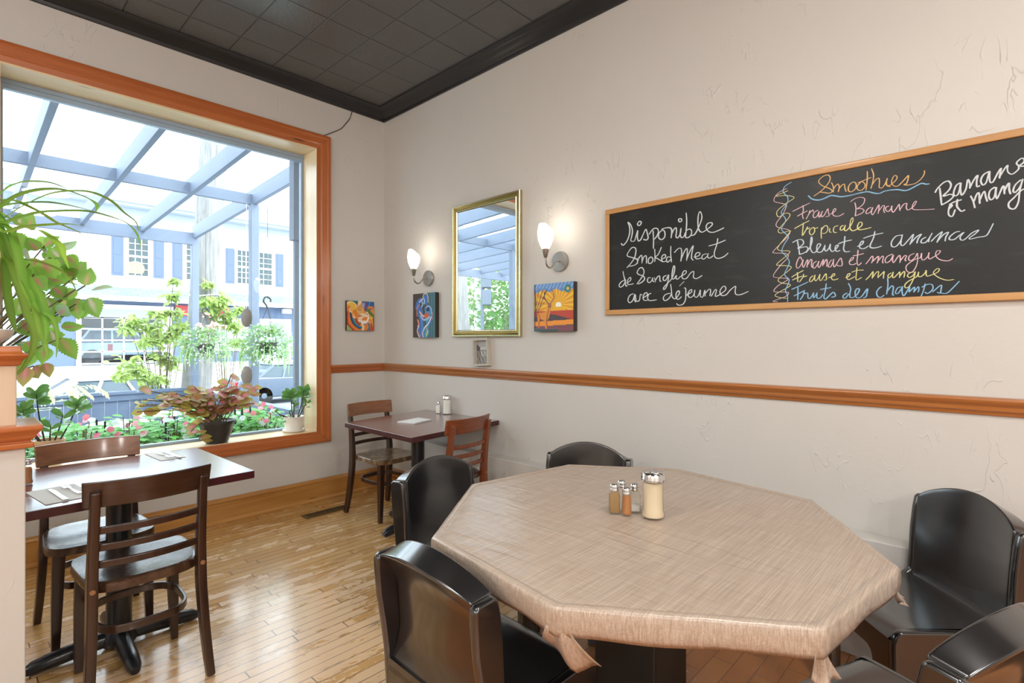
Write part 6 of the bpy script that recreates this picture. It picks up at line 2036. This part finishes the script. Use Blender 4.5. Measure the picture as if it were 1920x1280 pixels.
for i, y in enumerate(ys):
    impatiens('impatiens at the street side of the planter box, ' + words_back[i], -0.93 + rs.uniform(-.04, .04), y + 0.04, 60 + i, 0.40 + 0.06 * rs.random(), 0.45)
for i, (y, z) in enumerate([(-2.02, 0.72), (-1.97, 0.70), (-1.575, 0.68), (-1.515, 0.69), (-1.36, 0.66), (-1.05, 0.73), (-0.99, 0.72), (-0.92, 0.715)]):
    o = MB().tube([(0, 0, 0), (0, 0, z - 0.30)], 0.0075, 8).build('garden_stake', M['dark_metal'], None, True)
    o.location = (-0.74, y, 0.335)
    tag(o, 'thin black iron stake standing in the flower bed outside', 'garden stake', 'iron stakes in the flower bed')

# hanging baskets on the outermost rafter
def basket(label, x, y, z, r, seed, cols, trail, hook_z):
    rs = random.Random(seed)
    t = thing('hanging_basket', label, 'hanging basket', (x, y, z), 0, 'hanging flower baskets')
    MB().lathe([(0, -0.12), (0.07, -0.11), (0.11, -0.03), (0.12, 0.02), (0.11, 0.02), (0.10, -0.03), (0, -0.05)], 24).build('pot', M['dark_metal'], t, True)
    b = MB(); f = MB()
    for i in range(1700):
        a = rs.uniform(0, 2 * PI); ph = rs.uniform(-0.9, 1.45)
        rr = r * rs.uniform(0.55, 1.0)
        zz = math.sin(ph) * rr * (0.8 if ph > 0 else trail)
        if ph < 0 and rs.random() < 0.35: zz *= 1.5
        p = Vector((math.cos(a) * math.cos(ph) * rr, math.sin(a) * math.cos(ph) * rr, zz))
        d = Vector((math.cos(a), math.sin(a), rs.uniform(-0.8, 0.6))).normalized()
        L = rs.uniform(0.035, 0.065)
        g = rs.uniform(0.7, 1.25)
        if rs.random() < 0.82:
            b.leaf(p, p + d * L, L * 0.42, (0.4, 0.1, 1), (0.11 * g, 0.25 * g, 0.09), (0.15 * g, 0.31 * g, 0.11), None, 3, 0, 0.1, 0.1)
        else:
            col = rs.choice(cols)
            nrm = Vector((0.8, -0.5, 0.4)).normalized()
            u = nrm.cross(Vector((0, 0, 1))).normalized(); w = u.cross(nrm)
            s = 0.014
            f.add([p + (u * math.cos(2 * PI * k / 6) + w * math.sin(2 * PI * k / 6)) * s * (1 if k % 2 else 0.6) for k in range(6)] + [p + nrm * 0.006], [(k, (k + 1) % 6, 6) for k in range(6)], col)
    for i in range(26):
        a = rs.uniform(0, 2 * PI)
        q = Vector((math.cos(a) * r * 0.8, math.sin(a) * r * 0.8, -0.02))
        L = rs.uniform(0.12, 0.36)
        b.strap([q, q + Vector((math.cos(a) * 0.05, math.sin(a) * 0.05, -L * 0.5)), q + Vector((math.cos(a) * 0.04, math.sin(a) * 0.04, -L))], 0.012, (1, 0, 0.1), (0.28, 0.46, 0.2))
    b.build('foliage', M['leaf'], t, True, color=True)
    f.build('blossom', M['petal'], t, False, color=True)
    s = MB()
    hz = hook_z - z
    for k in range(3):
        a = k * 2 * PI / 3
        s.tube([(0.15 * math.cos(a), 0.15 * math.sin(a), 0.02), (0, 0, hz - 0.05)], 0.003, 5)
    s.tube([(0, 0, hz + 0.04), (0, 0, 2.86 - z)], 0.003, 5)
    s.build('wire', M['dark_metal'], t, True)
    MB().tube(smooth_path([(0, 0.0, hz - 0.07), (0, -0.015, hz - 0.03), (0, -0.045, hz + 0.01), (0, -0.03, hz + 0.055), (0, 0.01, hz + 0.06), (0, 0.035, hz + 0.03), (0, 0.03, hz + 0.01)], 4), 0.010, 8).build('hook', M['dark_metal'], t, True)
    return t
basket('round hanging basket of fine white flowers trailing green, by the nearer pergola post', -1.85, -0.325, 1.30, 0.30, 5, [(0.80, 0.80, 0.84), (0.75, 0.70, 0.84), (0.80, 0.84, 0.80)], 0.75, 1.77)
tb = basket('hanging basket of pink geraniums over pale small flowers, by the farther pergola post', -4.02, -0.315, 1.27, 0.34, 6, [(0.82, 0.80, 0.80), (0.70, 0.62, 0.80), (0.84, 0.66, 0.70)], 0.8, 1.73)
f = MB()
rs = random.Random(44)
for i in range(9):
    c = Vector((rs.uniform(-0.2, 0.25), rs.uniform(-0.28, 0.26), 0.24 + rs.uniform(0, 0.2)))
    for k in range(16):
        d = Vector((rs.uniform(-1, 1), rs.uniform(-1, 1), rs.uniform(-0.3, 1))).normalized()
        f.leaf(c + d * 0.03, c + d * 0.06, 0.034, (0.6, -0.3, 1), (0.85, 0.40, 0.42), None, None, 3, 0, 0, 0)
f.build('geranium_head', M['petal'], tb, True, color=True)
# shell discs hanging near the nearer pergola post
for lab, z in (('upper brown shell disc hanging beside the nearer pergola post', 1.605), ('lower brown shell disc hanging beside the nearer pergola post', 0.935)):
    t = thing('hanging_disc', lab, 'hanging ornament', (-2.20, -0.425, z), R(12), 'hanging shell discs')
    MB().lathe([(0, -0.006), (0.10, -0.006), (0.11, 0), (0.10, 0.006), (0, 0.006)], 28, axis='y').build('disc', M['capiz'], t, True)
    MB().tube([(0, 0, 0.108), (0, 0, 0.108 + (0.46 if z < 1 else 1.22))], 0.002, 5).build('cord', M['rope'], t, True)

# saplings and fern beyond the fence
def sapling(label, clusters, base_, seed):
    rs = random.Random(seed)
    base_ = Vector(base_)
    t = thing('sapling', label, 'tree', base_)
    b = MB(); sb = MB()
    for (x, y, z, r) in clusters:
        c = Vector((x, y, z)) - base_
        sb.tube(smooth_path([(0, 0, 0), (c.x * 0.3, c.y * 0.45, c.z * 0.55), c], 4), 0.0055, 5)
        for i in range(int(14 + 110 * r)):
            d = Vector((rs.gauss(0, 1), rs.gauss(0, 1), rs.gauss(0, 0.7)))
            p = c + d * r * 0.42
            for k in range(3):
                a = Vector((rs.uniform(-0.6, 0.9), rs.uniform(-1, 1), rs.uniform(-0.9, 0.2))).normalized()
                L = rs.uniform(0.075, 0.125)
                g = rs.uniform(0.85, 1.2)
                b.leaf(p, p + a * L, L * 0.42, (0.5, -0.2, 1), (0.27 * g, 0.38 * g, 0.10), (0.31 * g, 0.43 * g, 0.12), None, 4, 0.12, 0.2, 0.1, 0.4)
    b.build('foliage', M['leaf'], t, True, color=True)
    sb.build('stem', M['stem'], t, True)
sapling('tall light green sapling before the glazed garage door', SAPLING_BIG, (-4.95, -0.62, -0.37), 1)
sapling('smaller light green sapling in front of the utility pole', SAPLING_SMALL, (-4.85, 0.22, -0.37), 2)
t = thing('fern', 'pale yellow-green arching fern in a square planter at the fence', 'plant', (-3.9, -2.05, -0.3))
MB().box((-0.2, -0.2, 0), (0.2, 0.2, 0.62)).build('planter', M['pergola'], t, bevel=0.01)
b = MB()
rs = random.Random(12)
for i in range(16):
    a = rs.uniform(0, 2 * PI)
    d = Vector((math.cos(a), math.sin(a), 0))
    L = rs.uniform(0.35, 0.6)
    P = smooth_path([Vector((0, 0, 0.6)), d * L * 0.4 + Vector((0, 0, 1.0)), d * L * 0.8 + Vector((0, 0, 1.1)), d * L * 1.1 + Vector((0, 0, 1.0))], 5)
    for j in range(3, len(P)):
        s = (P[j] - P[j - 1]).normalized().cross(Vector((0, 0, 1))).normalized()
        for sg in (-1, 1):
            q = P[j] + s * sg * 0.11 * (1.1 - j / len(P)) + (P[j] - P[j - 1]).normalized() * 0.05 - Vector((0, 0, 0.03))
            b.leaf(P[j], q, 0.022, (0, 0, 1), (0.62, 0.66, 0.24), (0.78, 0.78, 0.40), None, 3, 0, 0.1, 0)
b.build('foliage', M['leaf'], t, True, color=True)

# ------------------------------------------------------------------ building across the street
BX = -27.0
t = thing('street_building', 'white clapboard building with blue shutters over a blue-grey shopfront across the street', 'building', (BX, 6.0, 0.1))
BO = Vector((BX, 6.0, 0.1))
def bb(name, a, c, m, parent=t, bevel=0):
    a = Vector(a) - BO; c = Vector(c) - BO
    return MB().box(tuple(a), tuple(c)).build(name, m, parent, bevel=bevel)
BY0, BY1 = -0.6, 22.0
bb('upper_wall', (BX - 7, BY0, 3.75), (BX, BY1, 8.3), M['clapboard'])
# lower shopfront with the garage opening left free
bb('shop_wall', (BX - 7, BY0, 0.1), (BX - 0.02, 1.15, 3.8), M['blue_wall'])
bb('shop_wall', (BX - 7, 4.9, 0.1), (BX - 0.02, BY1, 3.8), M['blue_wall'])
bb('shop_wall', (BX - 7, 1.15, 2.85), (BX - 0.02, 4.9, 3.8), M['blue_wall'])
bb('garage_interior', (BX - 7, 1.15, 0.1), (BX - 6.8, 4.9, 2.85), M['soffit'])
bb('garage_lintel', (BX - 0.03, 1.1, 2.78), (BX + 0.06, 4.95, 3.0), M['white_frame'])
bb('garage_frame', (BX - 0.03, 4.56, 0.1), (BX + 0.05, 4.92, 2.8), M['white_frame'])
bb('garage_frame', (BX - 0.03, 1.08, 0.1), (BX + 0.05, 1.24, 2.8), M['white_frame'])
gd = bb('garage_door', (BX - 0.08, 1.22, 2.35), (BX - 0.03, 4.58, 2.8), M['soffit'])
g = MB()
for z in (0.16, 0.72, 1.26, 1.80, 2.33):
    g.box((BX - 0.10, 1.22, z), (BX - 0.03, 4.58, z + 0.06))
for y in (1.22, 2.02, 2.86, 3.70, 4.50):
    g.box((BX - 0.10, y, 0.12), (BX - 0.03, y + 0.06, 2.4))
g.v = [tuple(Vector(p) - BO) for p in g.v]
g.build('garage_grid', M['white_frame'], t)
g = MB().box((BX - 0.07, 1.24, 0.14), (BX - 0.06, 4.56, 2.34))
g.v = [tuple(Vector(p) - BO) for p in g.v]
g.build('garage_glass', clear_glass('garage_door_glass', (0.80, 0.86, 0.90), 1.5, 0.02), t)
# awning roof
a = MB()
a.hexa([(BX, BY0, 3.30), (BX + 1.0, BY0, 3.18), (BX + 1.0, BY1, 3.18), (BX, BY1, 3.30)], [(BX, BY0, 3.86), (BX + 1.0, BY0, 3.36), (BX + 1.0, BY1, 3.36), (BX, BY1, 3.86)])
a.v = [tuple(Vector(p) - BO) for p in a.v]
a.build('awning_roof', M['shingle'], t)
bb('awning_fascia', (BX + 0.98, BY0, 3.14), (BX + 1.06, BY1, 3.36), M['white_frame'])
# eave and main roof
bb('eave_fascia', (BX + 0.75, BY0 - 0.8, 7.85), (BX + 0.9, BY1, 8.45), M['soffit'])
bb('eave_soffit', (BX - 0.02, BY0 - 0.8, 7.72), (BX + 0.76, BY1, 7.86), M['soffit'])
bb('frieze_board', (BX - 0.02, BY0, 7.25), (BX + 0.12, BY1, 7.72), M['soffit'])
a = MB().hexa([(BX - 7, BY0 - 0.8, 8.3), (BX + 0.9, BY0 - 0.8, 8.3), (BX + 0.9, BY1, 8.3), (BX - 7, BY1, 8.3)], [(BX - 4, BY0 + 1, 9.6), (BX - 3, BY0 + 1, 9.6), (BX - 3, BY1, 9.6), (BX - 4, BY1, 9.6)])
a.v = [tuple(Vector(p) - BO) for p in a.v]
a.build('main_roof', M['shingle'], t)
def far_window(y0, y1, z0, z1, blind=False):
    f = MB()
    for a_, c_ in (((BX - 0.02, y0 - 0.18, z0 - 0.2), (BX + 0.05, y0, z1 + 0.2)), ((BX - 0.02, y1, z0 - 0.2), (BX + 0.05, y1 + 0.18, z1 + 0.2)), ((BX - 0.02, y0, z0 - 0.2), (BX + 0.05, y1, z0)), ((BX - 0.02, y0, z1), (BX + 0.05, y1, z1 + 0.2))):
        f.box(a_, c_)
    zm = (z0 + z1) / 2
    f.box((BX + 0.0, y0, zm - 0.05), (BX + 0.045, y1, zm + 0.05))
    for k in (1, 2):
        yy = y0 + (y1 - y0) * k / 3
        f.box((BX + 0.01, yy - 0.014, z0), (BX + 0.04, yy + 0.014, z1))
    for zz in (z0 + (zm - z0) / 3, z0 + 2 * (zm - z0) / 3, zm + (z1 - zm) / 3, zm + 2 * (z1 - zm) / 3):
        f.box((BX + 0.01, y0, zz - 0.013), (BX + 0.04, y1, zz + 0.013))
    f.v = [tuple(Vector(p) - BO) for p in f.v]
    fo = f.build('window', M['white_frame'], t)
    g_ = MB().box((BX - 0.01, y0, z0), (BX + 0.008, y1, z1))
    g_.v = [tuple(Vector(p) - BO) for p in g_.v]
    g_.build('pane', M['far_glass'], fo)
    if blind:
        g_ = MB().lathe([(0, -0.004), (0.36, -0.004), (0.36, 0), (0, 0)], 24, axis='x')
        g_.v = [(x + BX + 0.012 - BO.x, y + (y0 + y1) / 2 - 0.1 - BO.y, max(z, -0.25) + z0 + 0.35 - BO.z) for x, y, z in g_.v]
        g_.build('blind', M['tan_blind'], fo)
far_window(3.07, 3.86, 4.47, 6.35, True)
far_window(5.55, 6.35, 4.47, 6.35)
far_window(8.05, 8.72, 4.47, 6.30)
far_window(9.22, 9.92, 4.47, 6.30)
far_window(13.4, 14.2, 4.47, 6.30)
far_window(16.4, 17.2, 4.47, 6.30)
def shut(y0, y1):
    s = bb('shutter', (BX - 0.01, y0, 4.41), (BX + 0.05, y1, 6.35), M['shutter'])
    p = MB()
    for z0, z1 in ((4.52, 5.30), (5.42, 6.24)):
        p.box((BX + 0.05, y0 + 0.08, z0), (BX + 0.062, y1 - 0.08, z1))
    p.v = [tuple(Vector(q) - BO) for q in p.v]
    p.build('panel', M['shutter'], s, bevel=0.008)
for y0, y1 in ((2.38, 2.86), (4.09, 4.55), (4.90, 5.37), (6.55, 7.0), (7.43, 7.89), (10.14, 10.60), (12.7, 13.15), (14.45, 14.9)):
    shut(y0, y1)
# shop signs, door, house number
sg = bb('shop_sign', (BX + 0.02, 5.02, 2.56), (BX + 0.10, 7.62, 3.10), M['red_sign'], t, 0.01)
def text_mesh(name, s, size, m, parent, loc, rot, extrude=0.004):
    c = bpy.data.curves.new(name, 'FONT')
    c.body = s; c.size = size; c.extrude = extrude; c.align_x = 'CENTER'
    o = bpy.data.objects.new(name, c)
    COL.objects.link(o)
    dg = bpy.context.evaluated_depsgraph_get()
    me = bpy.data.meshes.new_from_object(o.evaluated_get(dg))
    bpy.data.objects.remove(o)
    me.name = name
    me.materials.clear(); me.materials.append(m)
    o = bpy.data.objects.new(name, me)
    COL.objects.link(o)
    o.parent = parent; o.location = loc; o.rotation_euler = rot
    return o
text_mesh('sign_lettering', 'U', 0.42, M['white_letter'], sg, (BX + 0.105 - BO.x, 6.90 - BO.y, 2.70 - BO.z), (R(90), 0, R(90)))
text_mesh('house_number', '36', 0.26, M['white_letter'], t, (BX + 0.01 - BO.x, 11.42 - BO.y, 2.30 - BO.z), (R(90), 0, R(90)))
dr = bb('shop_door', (BX - 0.02, 9.25, 0.1), (BX + 0.05, 11.05, 2.52), M['white_frame'])
bb('door_pane', (BX + 0.04, 9.42, 0.3), (BX + 0.06, 10.88, 2.36), M['door_glass'], dr)
dr = bb('shop_window', (BX - 0.02, 5.6, 0.7), (BX + 0.05, 8.6, 2.50), M['white_frame'])
bb('window_pane', (BX + 0.04, 5.75, 0.85), (BX + 0.06, 8.45, 2.36), M['door_glass'], dr)
bb('wall_lamp_box', (BX + 0.0, 10.5, 2.85), (BX + 0.25, 11.0, 3.12), M['white_frame'])

# ------------------------------------------------------------------ vehicles
def wheel(t, x, y, r=0.32, w=0.2):
    o = MB().lathe([(0.12, -w / 2), (r - 0.03, -w / 2), (r, -w / 2 + 0.03), (r, w / 2 - 0.03), (r - 0.03, w / 2), (0.12, w / 2)], 28, (x, y, r), axis='y').build('wheel', M['tyre'], t, True)
    MB().lathe([(0.0, -w / 2 - 0.005), (0.19, -w / 2 + 0.005), (0.20, w / 2 - 0.005), (0, w / 2 + 0.005)], 20, (x, y, r), axis='y').build('hub_cap', M['signal'], o, True)
def car(label, prof, cabin, paint, loc, rz, wheels, width=1.75):
    # profiles in (length, height), extruded across the width
    t = thing('car', label, 'car', loc, rz)
    b = MB(); b.prism(prof, 'y', -width / 2, width / 2)
    b.build('body', paint, t, bevel=0.05, seg=3, angle=20)
    c = MB()
    lo, hi = cabin
    c.hexa([(lo[0], -width / 2 + 0.06, lo[2]), (lo[1], -width / 2 + 0.06, lo[2]), (lo[1], width / 2 - 0.06, lo[2]), (lo[0], width / 2 - 0.06, lo[2])], [(hi[0], -width / 2 + 0.2, hi[2]), (hi[1], -width / 2 + 0.2, hi[2]), (hi[1], width / 2 - 0.2, hi[2]), (hi[0], width / 2 - 0.2, hi[2])])
    cb = c.build('windows', M['car_glass'], t, bevel=0.04, seg=2)
    r = MB().box((hi[0] - 0.02, -width / 2 + 0.18, hi[2] - 0.01), (hi[1] + 0.02, width / 2 - 0.18, hi[2] + 0.04))
    r.build('roof', paint, t, bevel=0.02)
    p = MB()
    for s in (-1, 1):
        for k in range(4):
            f = k / 3
            p.bar([(lo[0] + (lo[1] - lo[0]) * f, s * (width / 2 - 0.055), lo[2]), (hi[0] + (hi[1] - hi[0]) * f, s * (width / 2 - 0.195), hi[2])], 0.07, 0.05, (0, 1, 0))
    p.build('window_pillars', paint, t)
    for x in wheels:
        for s in (-1, 1): wheel(t, x, s * (width / 2 - 0.1))
    xs = [q[0] for q in prof]
    for s in (-1, 1):
        MB().box((min(xs) - 0.01, s * 0.62 - 0.14, 0.66), (min(xs) + 0.08, s * 0.62 + 0.14, 0.84)).build('tail_light', M['red_lens'], t, bevel=0.015)
        MB().box((max(xs) - 0.08, s * 0.62 - 0.16, 0.62), (max(xs) + 0.01, s * 0.62 + 0.16, 0.78)).build('headlight', M['white_frame'], t, bevel=0.015)
    return t
sedan = [(-2.2, 0.25), (2.2, 0.25), (2.25, 0.55), (2.1, 0.75), (1.0, 0.92), (-1.5, 0.96), (-2.15, 0.90), (-2.25, 0.6)]
car('silver car on the road beyond the street fence', sedan, ((-1.55, 1.05, 0.92), (-0.95, 0.35, 1.36)), M['car_silver'], (-11.4, 0.05, -0.95), R(90), (-1.35, 1.40))
car('slate blue car on the road behind the hanging baskets', sedan, ((-1.55, 1.05, 0.92), (-0.95, 0.35, 1.36)), M['car_dark'], (-15.5, 6.0, -0.95), R(90), (-1.35, 1.40))
# pickup truck standing inside the glazed garage door
t = thing('pickup_truck', 'white pickup truck standing behind the glazed garage door', 'truck', (BX - 2.2, 3.0, 0.12), R(90))
b = MB(); b.prism([(-1.7, 0.42), (2.5, 0.42), (2.5, 0.95), (1.4, 1.06), (-1.7, 1.06)], 'y', -0.95, 0.95); b.build('body', M['car_white'], t, bevel=0.04, seg=2, angle=20)
b = MB(); b.hexa([(-1.65, -0.88, 1.05), (1.1, -0.88, 1.05), (1.1, 0.88, 1.05), (-1.65, 0.88, 1.05)], [(-1.25, -0.75, 1.66), (0.55, -0.75, 1.66), (0.55, 0.75, 1.66), (-1.25, 0.75, 1.66)]); b.build('windows', M['car_glass'], t, bevel=0.04)
MB().box((-1.3, -0.77, 1.64), (0.6, 0.77, 1.71)).build('roof', M['car_white'], t, bevel=0.02)
p = MB()
for s in (-1, 1):
    for a_, c_ in ((-1.65, -1.25), (-0.35, -0.35), (1.1, 0.55)):
        p.bar([(a_, s * 0.885, 1.05), (c_, s * 0.755, 1.66)], 0.09, 0.05, (0, 1, 0))
p.build('window_pillars', M['car_white'], t)
for x in (-1.15, 1.75):
    for s in (-1, 1): wheel(t, x, s * 0.86, 0.36, 0.24)
for s in (-1, 1): MB().box((-0.55, s * 0.955 - 0.01, 0.62), (-0.35, s * 0.955 + 0.01, 0.98)).build('tail_light', M['red_lens'], t, bevel=0.005)
MB().box((0.9, -0.92, 1.3), (1.2, -0.89, 1.52)).build('red_sticker', M['red_sign'], t)

# ------------------------------------------------------------------ what the gilt mirror shows: street corner down the road
def at_mirror(sx, dist):
    d = {'l': Vector((-0.7528, -0.6645, 0)), 'c': Vector((-0.733, -0.683, 0)), 'm': Vector((-0.7219, -0.6938, 0)), 'r': Vector((-0.694, -0.720, 0))}[sx]
    o = {'l': Vector((1.12, 0, 0)), 'c': Vector((1.285, 0, 0)), 'm': Vector((1.374, 0, 0)), 'r': Vector((1.586, 0, 0))}[sx]
    return o + d * dist
rs = random.Random(77)
def leafy_tree(label, x, y, z, h, rad, seed):
    rs = random.Random(seed)
    t = thing('street_tree', label, 'tree', (x, y, z), 0, 'green trees down the street')
    sb = MB()
    sb.tube([(0, 0, 0), (0.1, 0, h * 0.3), (0, 0.1, h * 0.6)], [0.16, 0.13, 0.08], 10)
    for k in range(6):
        a = k * 1.05
        sb.tube([(0.05, 0, h * 0.3 + k * 0.1), (math.cos(a) * rad * 0.6, math.sin(a) * rad * 0.6, h * 0.6)], [0.06, 0.02], 6)
    sb.build('trunk', M['bark'], t, True)
    b = MB()
    for i in range(4200):
        d = Vector((rs.gauss(0, 1), rs.gauss(0, 1), rs.gauss(0, 1))).normalized()
        r = rs.random() ** 0.35
        p = Vector((d.x * rad * r, d.y * rad * r, h * 0.58 + d.z * h * 0.46 * r))
        p += d * 0.25 * noise.noise(d * 3)
        a = Vector((rs.uniform(-1, 1), rs.uniform(-1, 1), rs.uniform(-1, 0.6))).normalized()
        L = rs.uniform(0.12, 0.22)
        g = rs.uniform(0.7, 1.3)
        b.leaf(p, p + a * L, L * 0.6, (0.4, 0.4, 1), (0.045 * g, 0.15 * g, 0.035), (0.06 * g, 0.19 * g, 0.045), None, 3, 0, 0.1, 0.1)
    b.build('crown', M['leaf'], t, True, color=True)
p = at_mirror('r', 13.5); leafy_tree('bushy green street tree reflected at the window-lit side of the gilt mirror', p.x, p.y, -0.6, 4.6, 1.9, 1)
p = at_mirror('l', 19.0); leafy_tree('low green street tree reflected in the lower corner of the gilt mirror', p.x - 0.3, p.y + 0.4, -0.8, 2.6, 1.2, 2)
p = at_mirror('c', 12.5)
t = thing('street_lamp_pole', 'pale metal street pole reflected in the gilt mirror', 'pole', (p.x, p.y, -0.6))
MB().tube([(0, 0, 0), (0, 0, 6.5)], 0.11, 14).build('shaft', plain('galvanised_pole', (0.6, 0.64, 0.68), 0.5), t, True)
p = at_mirror('m', 11.5)
t = thing('traffic_signal', 'dark traffic signal housings on a bracket reflected in the gilt mirror', 'traffic signal', (p.x, p.y, -0.6), R(45))
MB().tube([(0, 0.1, 0), (0, 0.1, 4.4)], 0.05, 10).build('post', M['signal'], t, True)
for k, z in enumerate((2.95, 3.45, 3.95)):
    s = MB().box((-0.2, -0.16, z), (0.2, 0.1, z + 0.44)).build('signal_head', M['signal'], t, bevel=0.02)
    MB().lathe([(0, -0.01), (0.11, -0.01), (0.11, 0.0), (0, 0)], 18, (0, -0.165, z + 0.22), axis='y').build('lens', M['car_glass'], s, True)
p = at_mirror('m', 9.3)
t = thing('utility_pole', 'pale leaning utility pole reflected in the gilt mirror', 'pole', (p.x - 0.35, p.y + 0.25, -0.5))
MB().tube([(0, 0, 0), (-0.35, 0.35, 8.0)], [0.17, 0.14], 16).build('shaft', M['pole'], t, True)
p = at_mirror('m', 9.0)
t = thing('street_sign', 'small pale blue street sign reflected low in the gilt mirror', 'sign', (p.x, p.y, -0.5), R(45))
MB().tube([(0, 0, 0), (0, 0, 1.75)], 0.025, 8).build('post', M['signal'], t, True)
MB().box((-0.16, -0.015, 1.50), (0.16, 0.0, 1.85)).build('sign_panel', M['sign_blue'], t, bevel=0.006)
p = at_mirror('l', 34.0)
t = thing('corner_building', 'plain white building reflected in the gilt mirror', 'building', (p.x - 3, p.y, -0.9), R(42))
MB().box((-7, -4, 0), (7, 4, 9.0)).build('wall', M['clapboard'], t)
for k in range(5):
    f = MB().box((-6 + k * 2.6, 3.98, 1.2), (-4.9 + k * 2.6, 4.06, 2.9)).build('window', M['white_frame'], t)
    MB().box((-5.9 + k * 2.6, 4.05, 1.3), (-5.0 + k * 2.6, 4.08, 2.8)).build('pane', M['far_glass'], f)
